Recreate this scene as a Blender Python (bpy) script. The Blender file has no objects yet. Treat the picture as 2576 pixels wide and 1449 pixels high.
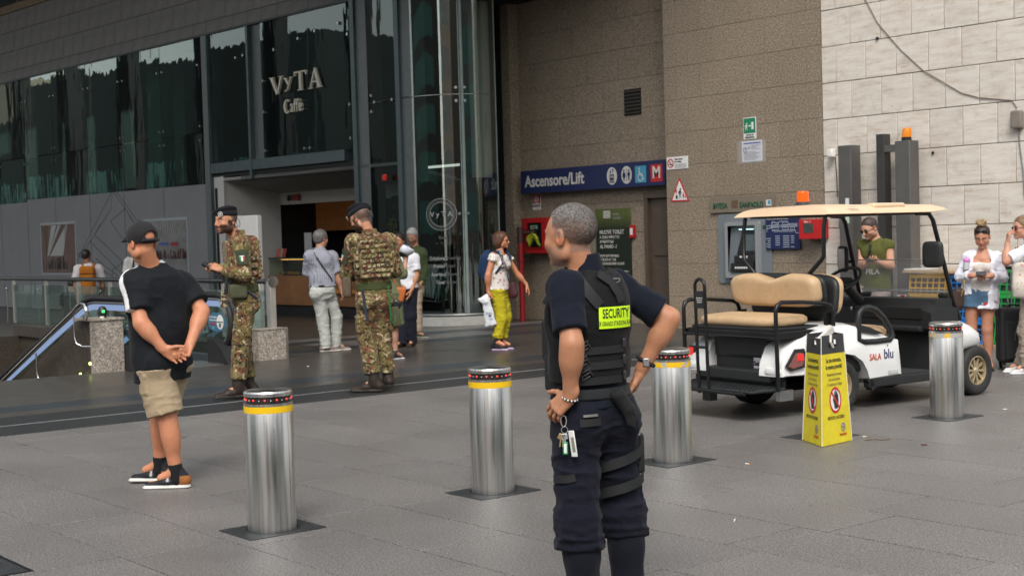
import bpy, bmesh, math, random
import numpy as np
from mathutils import Vector, Matrix, noise as mnoise
PI=math.pi
random.seed(7); np.random.seed(7)
SC=bpy.context.scene; COL=SC.collection
# ---------------------------------------------------------------- camera
CAM_AZ=math.radians(38.65); CAM_PITCH=math.atan((724.5-591)/3600.); CAM_ROLL=0.029
fh=Vector((-math.cos(CAM_AZ),math.sin(CAM_AZ),0)); rh=Vector((math.sin(CAM_AZ),math.cos(CAM_AZ),0)); zz=Vector((0,0,1))
fw=fh*math.cos(CAM_PITCH)-zz*math.sin(CAM_PITCH); u0=zz*math.cos(CAM_PITCH)+fh*math.sin(CAM_PITCH)
crt=rh*math.cos(CAM_ROLL)-u0*math.sin(CAM_ROLL); cup=u0*math.cos(CAM_ROLL)+rh*math.sin(CAM_ROLL)
cd=bpy.data.cameras.new('camera'); cam=bpy.data.objects.new('camera',cd); COL.objects.link(cam)
cam.matrix_world=Matrix(((crt.x,cup.x,-fw.x,0),(crt.y,cup.y,-fw.y,0),(crt.z,cup.z,-fw.z,1.635),(0,0,0,1)))
cd.sensor_width=36; cd.lens=36*3600/2576.; cd.clip_start=.1; cd.clip_end=600
cd.dof.use_dof=True; cd.dof.focus_distance=6.5; cd.dof.aperture_fstop=9
SC.camera=cam
# ---------------------------------------------------------------- world and sun
SUN_EL=48; SUN_AZ_DIR=Vector((0.62,-0.55,0)).normalized()   # horizontal direction towards the sun
w=bpy.data.worlds.new('World'); SC.world=w; w.use_nodes=True
nt=w.node_tree; bg=nt.nodes['Background']; sk=nt.nodes.new('ShaderNodeTexSky'); sk.sky_type='NISHITA'; sk.sun_disc=False
sk.sun_elevation=math.radians(SUN_EL); sk.sun_rotation=math.atan2(SUN_AZ_DIR.x,SUN_AZ_DIR.y); sk.air_density=1.6; sk.dust_density=2.0; sk.ozone_density=1.0
hs=nt.nodes.new('ShaderNodeHueSaturation'); hs.inputs['Saturation'].default_value=.22; nt.links.new(sk.outputs[0],hs.inputs['Color']); nt.links.new(hs.outputs[0],bg.inputs[0]); bg.inputs[1].default_value=0.15
sl=bpy.data.lights.new('sun','SUN'); sl.energy=1.4; sl.angle=math.radians(22); sl.color=(1,.93,.84)
so=bpy.data.objects.new('sun',sl); COL.objects.link(so)
sd=Vector((SUN_AZ_DIR.x*math.cos(math.radians(SUN_EL)),SUN_AZ_DIR.y*math.cos(math.radians(SUN_EL)),math.sin(math.radians(SUN_EL))))
so.rotation_euler=sd.to_track_quat('Z','Y').to_euler(); so.location=sd*40
SC.view_settings.view_transform='Standard'; SC.view_settings.look='None'; SC.view_settings.exposure=0.62; SC.view_settings.gamma=1.0
SC.view_settings.use_curve_mapping=False
SC.render.engine='CYCLES'; cy=SC.cycles; cy.max_bounces=7; cy.diffuse_bounces=3; cy.glossy_bounces=4; cy.transparent_max_bounces=14; cy.transmission_bounces=4
cy.caustics_reflective=False; cy.caustics_refractive=False; cy.use_denoising=True; cy.sample_clamp_indirect=6

# ---------------------------------------------------------------- materials
_mats={}
def srgb(r,g,b):
    f=lambda c:(c/255/12.92) if c/255<=.04045 else ((c/255+.055)/1.055)**2.4
    return (f(r),f(g),f(b))
class NT:
    def __init__(s,name):
        s.m=bpy.data.materials.new(name); s.m.use_nodes=True; s.t=s.m.node_tree; s.b=s.t.nodes['Principled BSDF']; s.out=s.t.nodes['Material Output']; s._tc=None
    def n(s,ty,**kw):
        x=s.t.nodes.new('ShaderNode'+ty)
        for k,v in kw.items(): setattr(x,k,v)
        return x
    def l(s,a,b): s.t.links.new(a,b)
    def tc(s,which='Object'):
        if s._tc is None: s._tc=s.n('TexCoord')
        return s._tc.outputs[which]
    def noise(s,scale,detail=4,rough=.55,vec=None,dist=0,sc3=None):
        x=s.n('TexNoise'); x.inputs['Scale'].default_value=scale; x.inputs['Detail'].default_value=detail; x.inputs['Roughness'].default_value=rough; x.inputs['Distortion'].default_value=dist
        v=vec or s.tc()
        if sc3:
            mp=s.n('Mapping'); mp.inputs['Scale'].default_value=sc3; s.l(v,mp.inputs[0]); v=mp.outputs[0]
        s.l(v,x.inputs['Vector']); return x.outputs['Fac']
    def ramp(s,fac,stops,interp='LINEAR'):
        r=s.n('ValToRGB'); cr=r.color_ramp; cr.interpolation=interp
        while len(cr.elements)<len(stops): cr.elements.new(.5)
        for e,(p,c) in zip(cr.elements,stops):
            e.position=p; e.color=(c,c,c,1) if isinstance(c,(int,float)) else (c[0],c[1],c[2],1)
        s.l(fac,r.inputs[0]); return r.outputs[0]
    def mix(s,fac,a,b,mode='MIX'):
        x=s.n('Mix'); x.data_type='RGBA'; x.blend_type=mode
        for i,sock,v in ((0,x.inputs[0],fac),(1,x.inputs[6],a),(2,x.inputs[7],b)):
            if hasattr(v,'is_linked'): s.l(v,sock)
            elif isinstance(v,(int,float)): sock.default_value=v if i==0 else (v,v,v,1)
            else: sock.default_value=(v[0],v[1],v[2],1)
        return x.outputs[2]
    def math(s,op,a,b=0,c=None):
        x=s.n('Math'); x.operation=op
        for i,v in enumerate((a,b) if c is None else (a,b,c)):
            if hasattr(v,'is_linked'): s.l(v,x.inputs[i])
            else: x.inputs[i].default_value=v
        return x.outputs[0]
    def col(s,v):
        if hasattr(v,'is_linked'): s.l(v,s.b.inputs['Base Color'])
        else: s.b.inputs['Base Color'].default_value=(v[0],v[1],v[2],1)
    def set(s,**kw):
        for k,v in kw.items():
            i=s.b.inputs[k.replace('_',' ')]
            if hasattr(v,'is_linked'): s.l(v,i)
            else: i.default_value=v
    def bump(s,h,strength=.3,dist=.01):
        x=s.n('Bump'); x.inputs['Strength'].default_value=strength; x.inputs['Distance'].default_value=dist; s.l(h,x.inputs['Height']); s.l(x.outputs[0],s.b.inputs['Normal'])
    def rnd(s): return s.n('ObjectInfo').outputs['Random']
def M(name,col,rough=.6,metal=0,var=.12,vs=6,bump=0,bs=60,bd=.003,**kw):
    if name in _mats: return _mats[name]
    t=NT(name)
    if var>0:
        f=t.noise(vs,5); lo=[c*(1-var) for c in col]; hi=[min(1,c*(1+var)) for c in col]
        t.col(t.ramp(f,[(.3,lo),(.7,hi)]))
    else: t.col(col)
    t.set(Roughness=rough,Metallic=metal,**kw)
    if var>0:
        t.set(Roughness=t.math('ADD',t.math('MULTIPLY',t.noise(vs*2.3,3),.2*rough),rough*.9))
    if bump>0: t.bump(t.noise(bs,4),bump,bd)
    _mats[name]=t.m; return t.m
def EM(name,col,s):
    if name in _mats: return _mats[name]
    t=NT(name); t.col((0.02,0.02,0.02)); t.set(Emission_Color=(col[0],col[1],col[2],1),Emission_Strength=s); _mats[name]=t.m; return t.m
def fabric(name,col,var=.15,bs=220,bump=.25,rough=.92,sheen=.25,stripe=None,vs=9):
    if name in _mats: return _mats[name]
    t=NT(name); f=t.noise(vs,5); f2=t.noise(350,2)
    c=t.ramp(f,[(.3,[x*(1-var) for x in col]),(.7,[min(1,x*(1+var)) for x in col])])
    c=t.mix(t.math('MULTIPLY',f2,.35),c,[x*.6 for x in col])
    t.col(c); t.set(Roughness=rough,Sheen_Weight=sheen); t.bump(t.math('ADD',t.noise(bs,3),t.math('MULTIPLY',t.noise(28,5),1.6)),bump,.004)
    _mats[name]=t.m; return t.m
def glassmat(name,tint=(.8,.9,.88),refl_rough=.0,f0=1.45,boost=1.0,absorb=1.0):
    if name in _mats: return _mats[name]
    t=NT(name); t.t.nodes.remove(t.b)
    lw=t.n('LayerWeight'); lw.inputs[0].default_value=.5; fr=t.math('MULTIPLY_ADD',t.math('POWER',lw.outputs['Facing'],4.2),.93,.045)
    tr=t.n('BsdfTransparent'); tr.inputs[0].default_value=(*tint,1)
    gl=t.n('BsdfGlossy'); gl.inputs['Roughness'].default_value=refl_rough; gl.inputs[0].default_value=(.92,1,.98,1)
    bp=t.n('Bump'); bp.inputs['Strength'].default_value=.10; bp.inputs['Distance'].default_value=.05; t.l(t.noise(1.0,3,.5,vec=t.n('NewGeometry').outputs['Position'],sc3=(1.6,1.6,.35)),bp.inputs['Height']); t.l(bp.outputs[0],gl.inputs['Normal'])
    mx=t.n('MixShader'); t.l(t.math('MINIMUM',t.math('MULTIPLY',fr,boost),1.0),mx.inputs[0]); t.l(tr.outputs[0],mx.inputs[1]); t.l(gl.outputs[0],mx.inputs[2]); t.l(mx.outputs[0],t.out.inputs[0])
    _mats[name]=t.m; return t.m

# ---------------------------------------------------------------- mesh builder
class MB:
    def __init__(s): s.v=[]; s.f=[]; s.mi=[]; s.mat=0; s.flat=set()
    def add(s,vs,fs,M4=None):
        o=len(s.v)
        for p in vs:
            p=Vector(p)
            if M4 is not None: p=M4@p
            s.v.append(p[:])
        for f in fs: s.f.append([o+i for i in f]); s.mi.append(s.mat)
        return s
    def box(s,c,d,R=None):
        x,y,z=d[0]/2,d[1]/2,d[2]/2
        vs=[(-x,-y,-z),(x,-y,-z),(x,y,-z),(-x,y,-z),(-x,-y,z),(x,-y,z),(x,y,z),(-x,y,z)]
        T=Matrix.Translation(c)
        if R is not None: T=T@R.to_4x4()
        return s.add(vs,[(0,3,2,1),(4,5,6,7),(0,1,5,4),(1,2,6,5),(2,3,7,6),(3,0,4,7)],T)
    def b2(s,x0,x1,y0,y1,z0,z1): return s.box(((x0+x1)/2,(y0+y1)/2,(z0+z1)/2),(abs(x1-x0),abs(y1-y0),abs(z1-z0)))
    def rbox(s,c,d,r=.01,seg=2,R=None):
        bm=bmesh.new(); bmesh.ops.create_cube(bm,size=1); bmesh.ops.scale(bm,vec=d,verts=bm.verts)
        bmesh.ops.bevel(bm,geom=bm.edges[:],offset=min(r,min(d)*.49),segments=seg,profile=.5,affect='EDGES')
        T=Matrix.Translation(c)
        if R is not None: T=T@R.to_4x4()
        bm.verts.index_update(); bm.normal_update(); o=len(s.f)
        for i,f in enumerate(bm.faces):
            if max(abs(c) for c in f.normal)>.9999: s.flat.add(o+i)
        s.add([v.co[:] for v in bm.verts],[[v.index for v in f.verts] for f in bm.faces],T); bm.free(); return s
    def cyl(s,a,b,r,n=16,r2=None,caps=True):
        a=Vector(a); b=Vector(b); r2=r if r2 is None else r2; z=(b-a).normalized()
        x=z.orthogonal().normalized(); y=z.cross(x); vs=[]
        for p,rr in ((a,r),(b,r2)):
            for i in range(n):
                t=2*PI*i/n; vs.append(p+x*math.cos(t)*rr+y*math.sin(t)*rr)
        fs=[(i,(i+1)%n,n+(i+1)%n,n+i) for i in range(n)]
        if caps: fs+=[tuple(range(n-1,-1,-1)),tuple(range(n,2*n))]
        return s.add(vs,fs)
    def tube(s,path,r,n=10,closed=False,caps=True):
        P=[Vector(p) for p in path]; m=len(P); rs=r if isinstance(r,(list,tuple)) else [r]*m
        T=[]
        for i in range(m):
            a=P[(i-1)%m] if (closed or i>0) else P[i]; b=P[(i+1)%m] if (closed or i<m-1) else P[i]; T.append((b-a).normalized())
        x=T[0].orthogonal().normalized(); vs=[]
        for i in range(m):
            x=(x-T[i]*x.dot(T[i])).normalized(); y=T[i].cross(x)
            for k in range(n):
                t=2*PI*k/n; vs.append(P[i]+(x*math.cos(t)+y*math.sin(t))*rs[i])
        fs=[]
        for i in range(m if closed else m-1):
            j=(i+1)%m
            for k in range(n): fs.append((i*n+k,i*n+(k+1)%n,j*n+(k+1)%n,j*n+k))
        if not closed and caps: fs+=[tuple(range(n-1,-1,-1)),tuple(range((m-1)*n,m*n))]
        return s.add(vs,fs)
    def lathe(s,prof,n=48,c=(0,0,0),axis='z',caps=True):
        vs=[];m=len(prof)
        for r,z in prof:
            for k in range(n):
                t=2*PI*k/n; p=(r*math.cos(t),r*math.sin(t),z)
                if axis=='x': p=(p[2],p[0],p[1])
                if axis=='y': p=(p[1],p[2],p[0])
                vs.append((p[0]+c[0],p[1]+c[1],p[2]+c[2]))
        fs=[(i*n+k,i*n+(k+1)%n,(i+1)*n+(k+1)%n,(i+1)*n+k) for i in range(m-1) for k in range(n)]
        if caps and prof[0][0]>1e-6: fs.append(tuple(range(n-1,-1,-1)))
        if caps and prof[-1][0]>1e-6: fs.append(tuple(range((m-1)*n,m*n)))
        return s.add(vs,fs)
    def prism(s,poly,d,M4=None):      # polygon in XY, extruded along z from 0 to d
        n=len(poly); vs=[(p[0],p[1],0) for p in poly]+[(p[0],p[1],d) for p in poly]
        fs=[tuple(range(n-1,-1,-1)),tuple(range(n,2*n))]+[(i,(i+1)%n,n+(i+1)%n,n+i) for i in range(n)]
        return s.add(vs,fs,M4)
    def ball(s,c,r,n=12,m=8):
        r=(r,r,r) if isinstance(r,(int,float)) else r
        vs=[(c[0],c[1],c[2]-r[2])]
        for i in range(1,m):
            a=-PI/2+PI*i/m
            for k in range(n): t=2*PI*k/n; vs.append((c[0]+r[0]*math.cos(a)*math.cos(t),c[1]+r[1]*math.cos(a)*math.sin(t),c[2]+r[2]*math.sin(a)))
        vs.append((c[0],c[1],c[2]+r[2])); L=len(vs)-1
        fs=[(0,1+(k+1)%n,1+k) for k in range(n)]
        for i in range(m-2):
            for k in range(n): a=1+i*n; fs.append((a+k,a+(k+1)%n,a+n+(k+1)%n,a+n+k))
        a=1+(m-2)*n; fs+=[(a+k,a+(k+1)%n,L) for k in range(n)]
        return s.add(vs,fs)
    def mesh(s,name,mats,smooth=28):
        me=bpy.data.meshes.new(name); me.from_pydata(s.v,[],s.f)
        mats=mats if isinstance(mats,(list,tuple)) else [mats]
        for m in mats: me.materials.append(m)
        if len(mats)>1: me.polygons.foreach_set('material_index',s.mi)
        if smooth:
            me.set_sharp_from_angle(angle=math.radians(smooth)); me.polygons.foreach_set('use_smooth',[i not in s.flat for i in range(len(me.polygons))])
        me.update(); return me
    def build(s,name,mats,parent=None,smooth=28,label=None):
        return obj(name,s.mesh(name,mats,smooth),parent,label)
def obj(name,me,parent=None,label=None):
    o=bpy.data.objects.new(name,me); COL.objects.link(o)
    if parent is not None: o.parent=parent
    if label: o['label']=label
    return o
def thing(name,label,cat,loc=(0,0,0),rz=0,group=None):
    o=bpy.data.objects.new(name,None); COL.objects.link(o); o.location=loc; o.rotation_euler=(0,0,rz); o.empty_display_size=.1
    o['label']=label; o['category']=cat
    if group: o['group']=group
    return o
def tag(o,label,cat,group=None):
    o['label']=label; o['category']=cat
    if group: o['group']=group
    return o
def struct(o,label=None):
    o['kind']='structure'
    if label: o['label']=label
    return o
def text_mesh(s,size,extrude=.002,align='CENTER',sx=1.0,offset=0.0,shear=0.0,spacing=1.0,res=3):
    c=bpy.data.curves.new('t','FONT'); c.body=s; c.size=size; c.extrude=extrude; c.align_x=align; c.align_y='CENTER'; c.offset=offset*size; c.shear=shear; c.space_character=spacing; c.resolution_u=res
    o=bpy.data.objects.new('t',c); COL.objects.link(o); bpy.context.view_layer.update()
    dg=bpy.context.evaluated_depsgraph_get(); me=bpy.data.meshes.new_from_object(o.evaluated_get(dg))
    bpy.data.objects.remove(o); bpy.data.curves.remove(c)
    if sx!=1.0:
        for v in me.vertices: v.co.x*=sx
    me.name='lettering'; return me
def text(s,size,mat,parent,T,name='lettering',**kw):
    me=text_mesh(s,size,**kw); me.transform(T); me.materials.clear(); me.materials.append(mat)
    return obj(name,me,parent)
def frame(o,x,y,z):      # matrix from origin and axes
    return Matrix(((x[0],y[0],z[0],o[0]),(x[1],y[1],z[1],o[1]),(x[2],y[2],z[2],o[2]),(0,0,0,1)))
def WT(x,z,y=17.0): return frame((x,y,z),(1,0,0),(0,0,1),(0,-1,0))   # a plane facing -Y
# cafe front: slightly turned against the station wall
FA=math.radians(3.45); FO=Vector((-21.85,15.15,0)); FU=Vector((-math.cos(FA),-math.sin(FA),0)); FN=Vector((math.sin(FA),-math.cos(FA),0))
def FP(s,z,t=0): return FO+FU*s+FN*t+Vector((0,0,z))
def FT(s,z,t=0): return frame(FP(s,z,t),-FU,(0,0,1),FN)
FR=Matrix((( -FU.x,-FN.x,0),(-FU.y,-FN.y,0),(0,0,1)))     # box axes: x right along the front, y inward, z up
def fbox(mb,s0,s1,z0,z1,t0,t1): return mb.box(FP((s0+s1)/2,(z0+z1)/2,(t0+t1)/2),(abs(s1-s0),abs(t1-t0),abs(z1-z0)),FR)
# ================================================================ setting materials
def stone_speckle(name,c1,c2,c3,scale=260,rough=.45,rnd=.12,bump=.08,spots=False,stain=.25):
    t=NT(name); pos=t.n('NewGeometry').outputs['Position']
    a=t.noise(scale,2,.8,vec=pos); b=t.noise(scale*.45,3,.7,vec=pos); big=t.noise(1.1,6,.62,vec=pos)
    c=t.ramp(a,[(.36,c1),(.5,c2),(.64,c3)]); c=t.mix(t.ramp(b,[(.42,0.),(.62,.55)]),c,c1)
    k=t.math('ADD',t.math('MULTIPLY',t.rnd(),rnd*2),1-rnd); k=t.math('MULTIPLY',k,t.math('ADD',t.math('MULTIPLY',big,stain*2),1-stain))
    x=t.n('VectorMath',operation='SCALE'); t.l(c,x.inputs[0]); t.l(k,x.inputs['Scale']); c=x.outputs[0]
    if spots:
        v=t.n('TexVoronoi'); v.inputs['Scale'].default_value=1.7; v.inputs['Randomness'].default_value=1; mp=t.n('Mapping'); mp.inputs['Scale'].default_value=(1,1,.01)
        nz=t.n('TexNoise'); nz.inputs['Scale'].default_value=14; t.l(pos,nz.inputs['Vector']); ad=t.n('VectorMath',operation='MULTIPLY_ADD'); t.l(nz.outputs['Color'],ad.inputs[0]); ad.inputs[1].default_value=(.05,.05,0); t.l(pos,ad.inputs[2])
        t.l(ad.outputs[0],mp.inputs[0]); t.l(mp.outputs[0],v.inputs['Vector'])
        t1=t.n('SeparateColor'); t.l(v.outputs['Color'],t1.inputs[0])
        rad=t.math('MULTIPLY',t.math('POWER',t1.outputs[0],5),.13)
        m=t.math('MULTIPLY',t.math('LESS_THAN',v.outputs['Distance'],rad),.6); c=t.mix(m,c,(.03,.03,.032))
    t.col(c); t.set(Roughness=t.math('ADD',t.math('MULTIPLY',big,.25),rough-.1)); t.bump(t.math('ADD',a,t.math('MULTIPLY',t.noise(40,3,vec=pos),.8)),bump,.002)
    _mats[name]=t.m; return t.m
m_pave=stone_speckle('grey_paving_granite',(.062,.057,.054),(.168,.158,.150),(.40,.38,.365),scale=125,rough=.45,rnd=.055,spots=True,stain=.3,bump=.15)
m_bed=M('joint_mortar',(.02,.019,.018),.95)
m_floor=stone_speckle('dark_polished_floor',(.04,.036,.032),(.07,.062,.056),(.11,.1,.09),rough=.3,rnd=.05,bump=.03)
m_floor_l=stone_speckle('light_floor_band',(.12,.115,.11),(.19,.18,.17),(.25,.24,.23),rough=.3,rnd=.05,bump=.03)
m_blue=stone_speckle('blue_grey_floor_band',(.022,.027,.034),(.04,.047,.057),(.06,.068,.08),rough=.3,rnd=.06,bump=.03)
m_gran=stone_speckle('brown_granite',(.12,.090,.062),(.30,.240,.175),(.50,.42,.33),scale=60,rough=.5,rnd=.03,stain=.16)
m_gran2=stone_speckle('pink_grey_granite',(.13,.11,.09),(.38,.33,.28),(.6,.54,.47),scale=48,rough=.45,rnd=.04)
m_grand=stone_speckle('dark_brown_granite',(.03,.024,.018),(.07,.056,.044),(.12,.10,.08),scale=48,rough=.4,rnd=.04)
m_conc=M('grey_fascia_stone',(.2,.195,.19),.8,var=.22,vs=3.0,bump=.2,bs=40)
m_core=M('wall_core',(.1,.09,.08),.9)
def trav():
    t=NT('travertine'); oi=t.n('ObjectInfo'); pos=t.n('NewGeometry').outputs['Position']
    ad=t.n('VectorMath',operation='MULTIPLY_ADD'); cb=t.n('CombineXYZ'); t.l(oi.outputs['Random'],cb.inputs[0]); t.l(oi.outputs['Random'],cb.inputs[2]); t.l(cb.outputs[0],ad.inputs[0]); ad.inputs[1].default_value=(37,0,53); t.l(pos,ad.inputs[2]); v=ad.outputs[0]
    s=t.noise(1,6,.68,vec=v,sc3=(2.2,2,13)); s2=t.noise(1,5,.7,vec=v,sc3=(9,9,34)); bl=t.noise(4.5,6,.7,vec=v)
    c=t.ramp(s,[(.26,(.44,.36,.285)),(.40,(.64,.575,.50)),(.56,(.74,.69,.625)),(.8,(.79,.75,.69))])
    c=t.mix(t.ramp(bl,[(.55,0.),(.78,.5)]),c,(.36,.27,.19))
    pit=t.math('MULTIPLY',t.ramp(s2,[(.62,0.),(.68,1.)]),t.ramp(t.noise(7,4,vec=v),[(.48,0.),(.62,1.)]))
    c=t.mix(t.math('MULTIPLY',pit,.75),c,(.17,.12,.08))
    k=t.math('ADD',t.math('MULTIPLY',oi.outputs['Random'],.09),.96); x=t.n('VectorMath',operation='SCALE'); t.l(c,x.inputs[0]); t.l(k,x.inputs['Scale'])
    t.col(x.outputs[0]); t.set(Roughness=.8); t.bump(t.math('SUBTRACT',t.math('ADD',t.noise(55,4,.7,vec=v),t.math('MULTIPLY',s2,.6)),t.math('MULTIPLY',pit,1.6)),.65,.008)
    return t.m
m_trav=trav()
m_steel=M('brushed_steel_grey',(.42,.42,.42),.33,.9,var=.1,vs=20)
m_chrome=M('polished_steel',(.62,.62,.62),.16,1,var=.06,vs=9)
m_dsteel=M('dark_painted_steel',(.055,.07,.075),.42,.2,var=.12)
m_black=M('black_metal',(.012,.012,.013),.4,.1,var=.1)
m_rubber=M('black_rubber',(.014,.014,.015),.62,var=.15)
m_white=M('white_paint',(.78,.77,.74),.6,var=.05)
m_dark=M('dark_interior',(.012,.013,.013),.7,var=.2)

# ================================================================ ground
mb=MB(); X0,X1,Y0,Y1=-160,130,-130,150; px0,px1,py0,py1=-27.0,-17.95,3.2,9.62
for a,b,c,d in ((X0,px0,Y0,Y1),(px1,X1,Y0,Y1),(px0,px1,Y0,py0),(px0,px1,py1,Y1)): mb.add([(a,c,0),(b,c,0),(b,d,0),(a,d,0)],[(0,1,2,3)])
g=obj('ground',mb.mesh('ground',m_bed,0)); g.location.z=-.007; struct(g)
pv=bpy.data.objects.new('pavement',None); COL.objects.link(pv); struct(pv)
bm_=MB().rbox((0,0,-.011),(1.192,.592,.022),.0015,1); slab_me=bm_.mesh('slab',m_pave)
n=0
for r in range(-8,19):
    yc=6.04-.3+.6*r; off=(random.Random(r*13+5).random()*1.2) if r!=0 else .03
    x=-4.5-1.2*9+off+(-.03)
    while x<-2.6:
        if x-.6>-12.6-.0:
            o=obj('slab',slab_me,pv); o.location=(x,yc+(0.003 if r>0 else -0.003),random.uniform(-.0012,.0008)); n+=1
        elif x+.6>-12.5:
            L_=x+.6+12.585; o=obj('slab',MB().rbox((0,0,-.011),(L_-.008,.592,.022),.0015,1).mesh('slab',m_pave),pv); o.location=(-12.585+L_/2,yc+(0.003 if r>0 else -0.003),0)
        x+=1.2
# end pieces that close the rows against the tread strip, one shared strip course
# outer paving beyond the individually laid slabs (right of and behind the camera)
mb=MB()
for a,b,c,d in ((-2.4,130,-130,17.0),(-160,-2.4,-130,.9),): mb.add([(a,c,0),(b,c,0),(b,d,0),(a,d,0)],[(0,1,2,3)])
o=obj('outer_paving',mb.mesh('outer_paving',m_pave,0)); o.location.z=-.003; struct(o)
def tread():
    t=NT('tread_plate_metal'); pos=t.n('NewGeometry').outputs['Position']; v=t.n('TexVoronoi'); v.feature='F1'; v.distance='CHEBYCHEV'; v.inputs['Randomness'].default_value=0; v.inputs['Scale'].default_value=22
    mp=t.n('Mapping'); mp.inputs['Rotation'].default_value=(0,0,.785); t.l(pos,mp.inputs[0]); t.l(mp.outputs[0],v.inputs['Vector'])
    h=t.ramp(v.outputs['Distance'],[(.18,1.),(.34,0.)]); t.col(t.mix(h,(.03,.032,.034),(.085,.09,.092))); t.set(Roughness=.42,Metallic=.35); t.bump(h,.8,.006); return t.m
m_tread=tread()
sf=bpy.data.objects.new('station_forecourt_floor',None); COL.objects.link(sf); struct(sf)
def course(name,xa,xb,ya,yb,length,mat,z=0,gap=.004,parent=None):
    me=MB().rbox(((0),0,-.011),(abs(xb-xa)-gap,length-gap,.022),.002,1).mesh(name,mat)
    y=ya
    while y<yb-1e-6:
        o=obj(name,me,parent or sf); o.location=((xa+xb)/2,y+length/2,z+random.uniform(-.0006,.0006)); y+=length
course('tread_plate',-13.27,-12.60,.9,20,1.0,m_tread)
course('tread_plate',-13.98,-13.30,.9,20,1.0,m_tread)
o=MB().b2(-13.297,-13.272,.9,20,-.02,.004).build('threshold_strip',M('worn_metal_strip',(.55,.56,.58),.35,.7,var=.3,vs=30),sf)
course('floor_slab',-14.36,-13.98,.9,17.4,1.4,m_floor)
course('floor_band',-14.90,-14.36,.9,17.4,1.1,m_blue)
me_fs=MB().rbox((0,0,-.011),(1.0-.003,1.4-.003,.022),.0015,1).mesh('floor_slab',m_floor)
for i in range(3):
    for k in range(12):
        o=obj('floor_slab',me_fs,sf); o.location=(-15.4-1.0*i,.9+.7+1.4*k,random.uniform(-.0005,.0005))
# remaining floor as wide sheets around the stair pit, with inlaid bands
mb=MB()
for a,b,c,d in ((-70,px0,.9,22),(px0,-17.9,py1,22),(px0,-17.9,.9,py0)): mb.add([(a,c,0),(b,c,0),(b,d,0),(a,d,0)],[(0,1,2,3)])
o=obj('hall_floor',mb.mesh('hall_floor',m_floor,0),sf); o.location.z=-.001
mb=MB(); mb.b2(-18.75,-18.25,9.9,22,-.004,.002); mb.b2(-20.2,-19.7,9.9,17.4,-.004,.002); mb.build('floor_band',m_blue,sf)
mb=MB(); mb.b2(-19.68,-18.77,11.5,14.9,-.004,.0025); mb.b2(-20.75,-20.22,10.5,17.3,-.004,.0022); mb.build('floor_inlay',m_floor_l,sf)

# ================================================================ stair pit walls
pit=thing('stair_pit','dark brown granite lined pit where the stairs and escalator go down','stairwell')
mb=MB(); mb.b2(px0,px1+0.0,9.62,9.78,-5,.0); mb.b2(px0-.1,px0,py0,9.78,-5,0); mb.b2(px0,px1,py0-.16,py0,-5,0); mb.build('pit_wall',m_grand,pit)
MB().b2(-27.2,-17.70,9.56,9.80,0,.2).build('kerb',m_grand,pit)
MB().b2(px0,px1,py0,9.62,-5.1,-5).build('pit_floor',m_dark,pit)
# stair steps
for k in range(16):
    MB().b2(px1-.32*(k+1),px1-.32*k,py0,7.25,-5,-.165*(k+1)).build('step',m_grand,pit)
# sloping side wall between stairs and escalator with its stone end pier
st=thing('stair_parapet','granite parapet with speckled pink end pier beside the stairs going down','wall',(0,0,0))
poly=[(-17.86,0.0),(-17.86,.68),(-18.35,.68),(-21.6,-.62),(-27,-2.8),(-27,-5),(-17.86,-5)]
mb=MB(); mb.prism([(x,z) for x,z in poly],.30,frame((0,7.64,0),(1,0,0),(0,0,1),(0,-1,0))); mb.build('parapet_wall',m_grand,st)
MB().b2(-17.858,-17.80,7.27,7.70,0,.675).build('end_pier',m_gran2,st)
MB().rbox((-18.06,7.485,.692),(.56,.46,.03),.006).build('coping',m_gran2,st)
def rail_at(pts,r,mat,parent,name,n=10): return MB().tube(pts,r,n).build(name,mat,parent,60)
hp=[(-17.62,7.12,.72),(-17.56,7.12,.80),(-17.60,7.12,.90),(-17.72,7.12,.915),(-17.86,7.12,.87),(-18.0,7.12,.80),(-21.8,7.12,-.66)]
rail_at(hp,.028,m_chrome,st,'stair_handrail')
for x,z in ((-18.05,.70),(-19.45,.16)):
    rail_at([(x,7.14,z+.04),(x,7.14,z-.24),(x+.03,7.15,z-.31),(x+.1,7.2,z-.35),(x+.2,7.29,z-.35)],.0125,m_chrome,st,'rail_bracket',8)
m_led=EM('lit_step_lamp',(.75,1,.2),3.0)
for x,z in ((-17.98,.12),(-18.32,-.04)):
    MB().lathe([(.0,0),(.035,.0),(.035,.02),(0,.02)],16,(0,0,0)).build('lamp_bezel',m_black,st).matrix_world=Matrix.Translation((x,7.333,z))@Matrix.Rotation(PI/2,4,'X')
    MB().ball((x,7.31,z),.022,10,6).build('lamp_lens',m_led,st)
bx=thing('signal_dome','small black dome with a green lit arrow standing on the granite pier','signal light',(-17.98,7.5,.707))
MB().lathe([(.05,0),(.05,.04),(.062,.045),(.06,.1),(.04,.14),(0,.155)],24).build('dome',m_black,bx); MB().lathe([(.03,-.0),(.03,.02),(0,.02)],16,(.03,-.02,0)).build('base',m_white,bx)
MB().box((.052,-.012,.085),(.03,.03,.028)).build('arrow_lamp',EM('green_signal',(.05,1,.15),2.2),bx)
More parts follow.
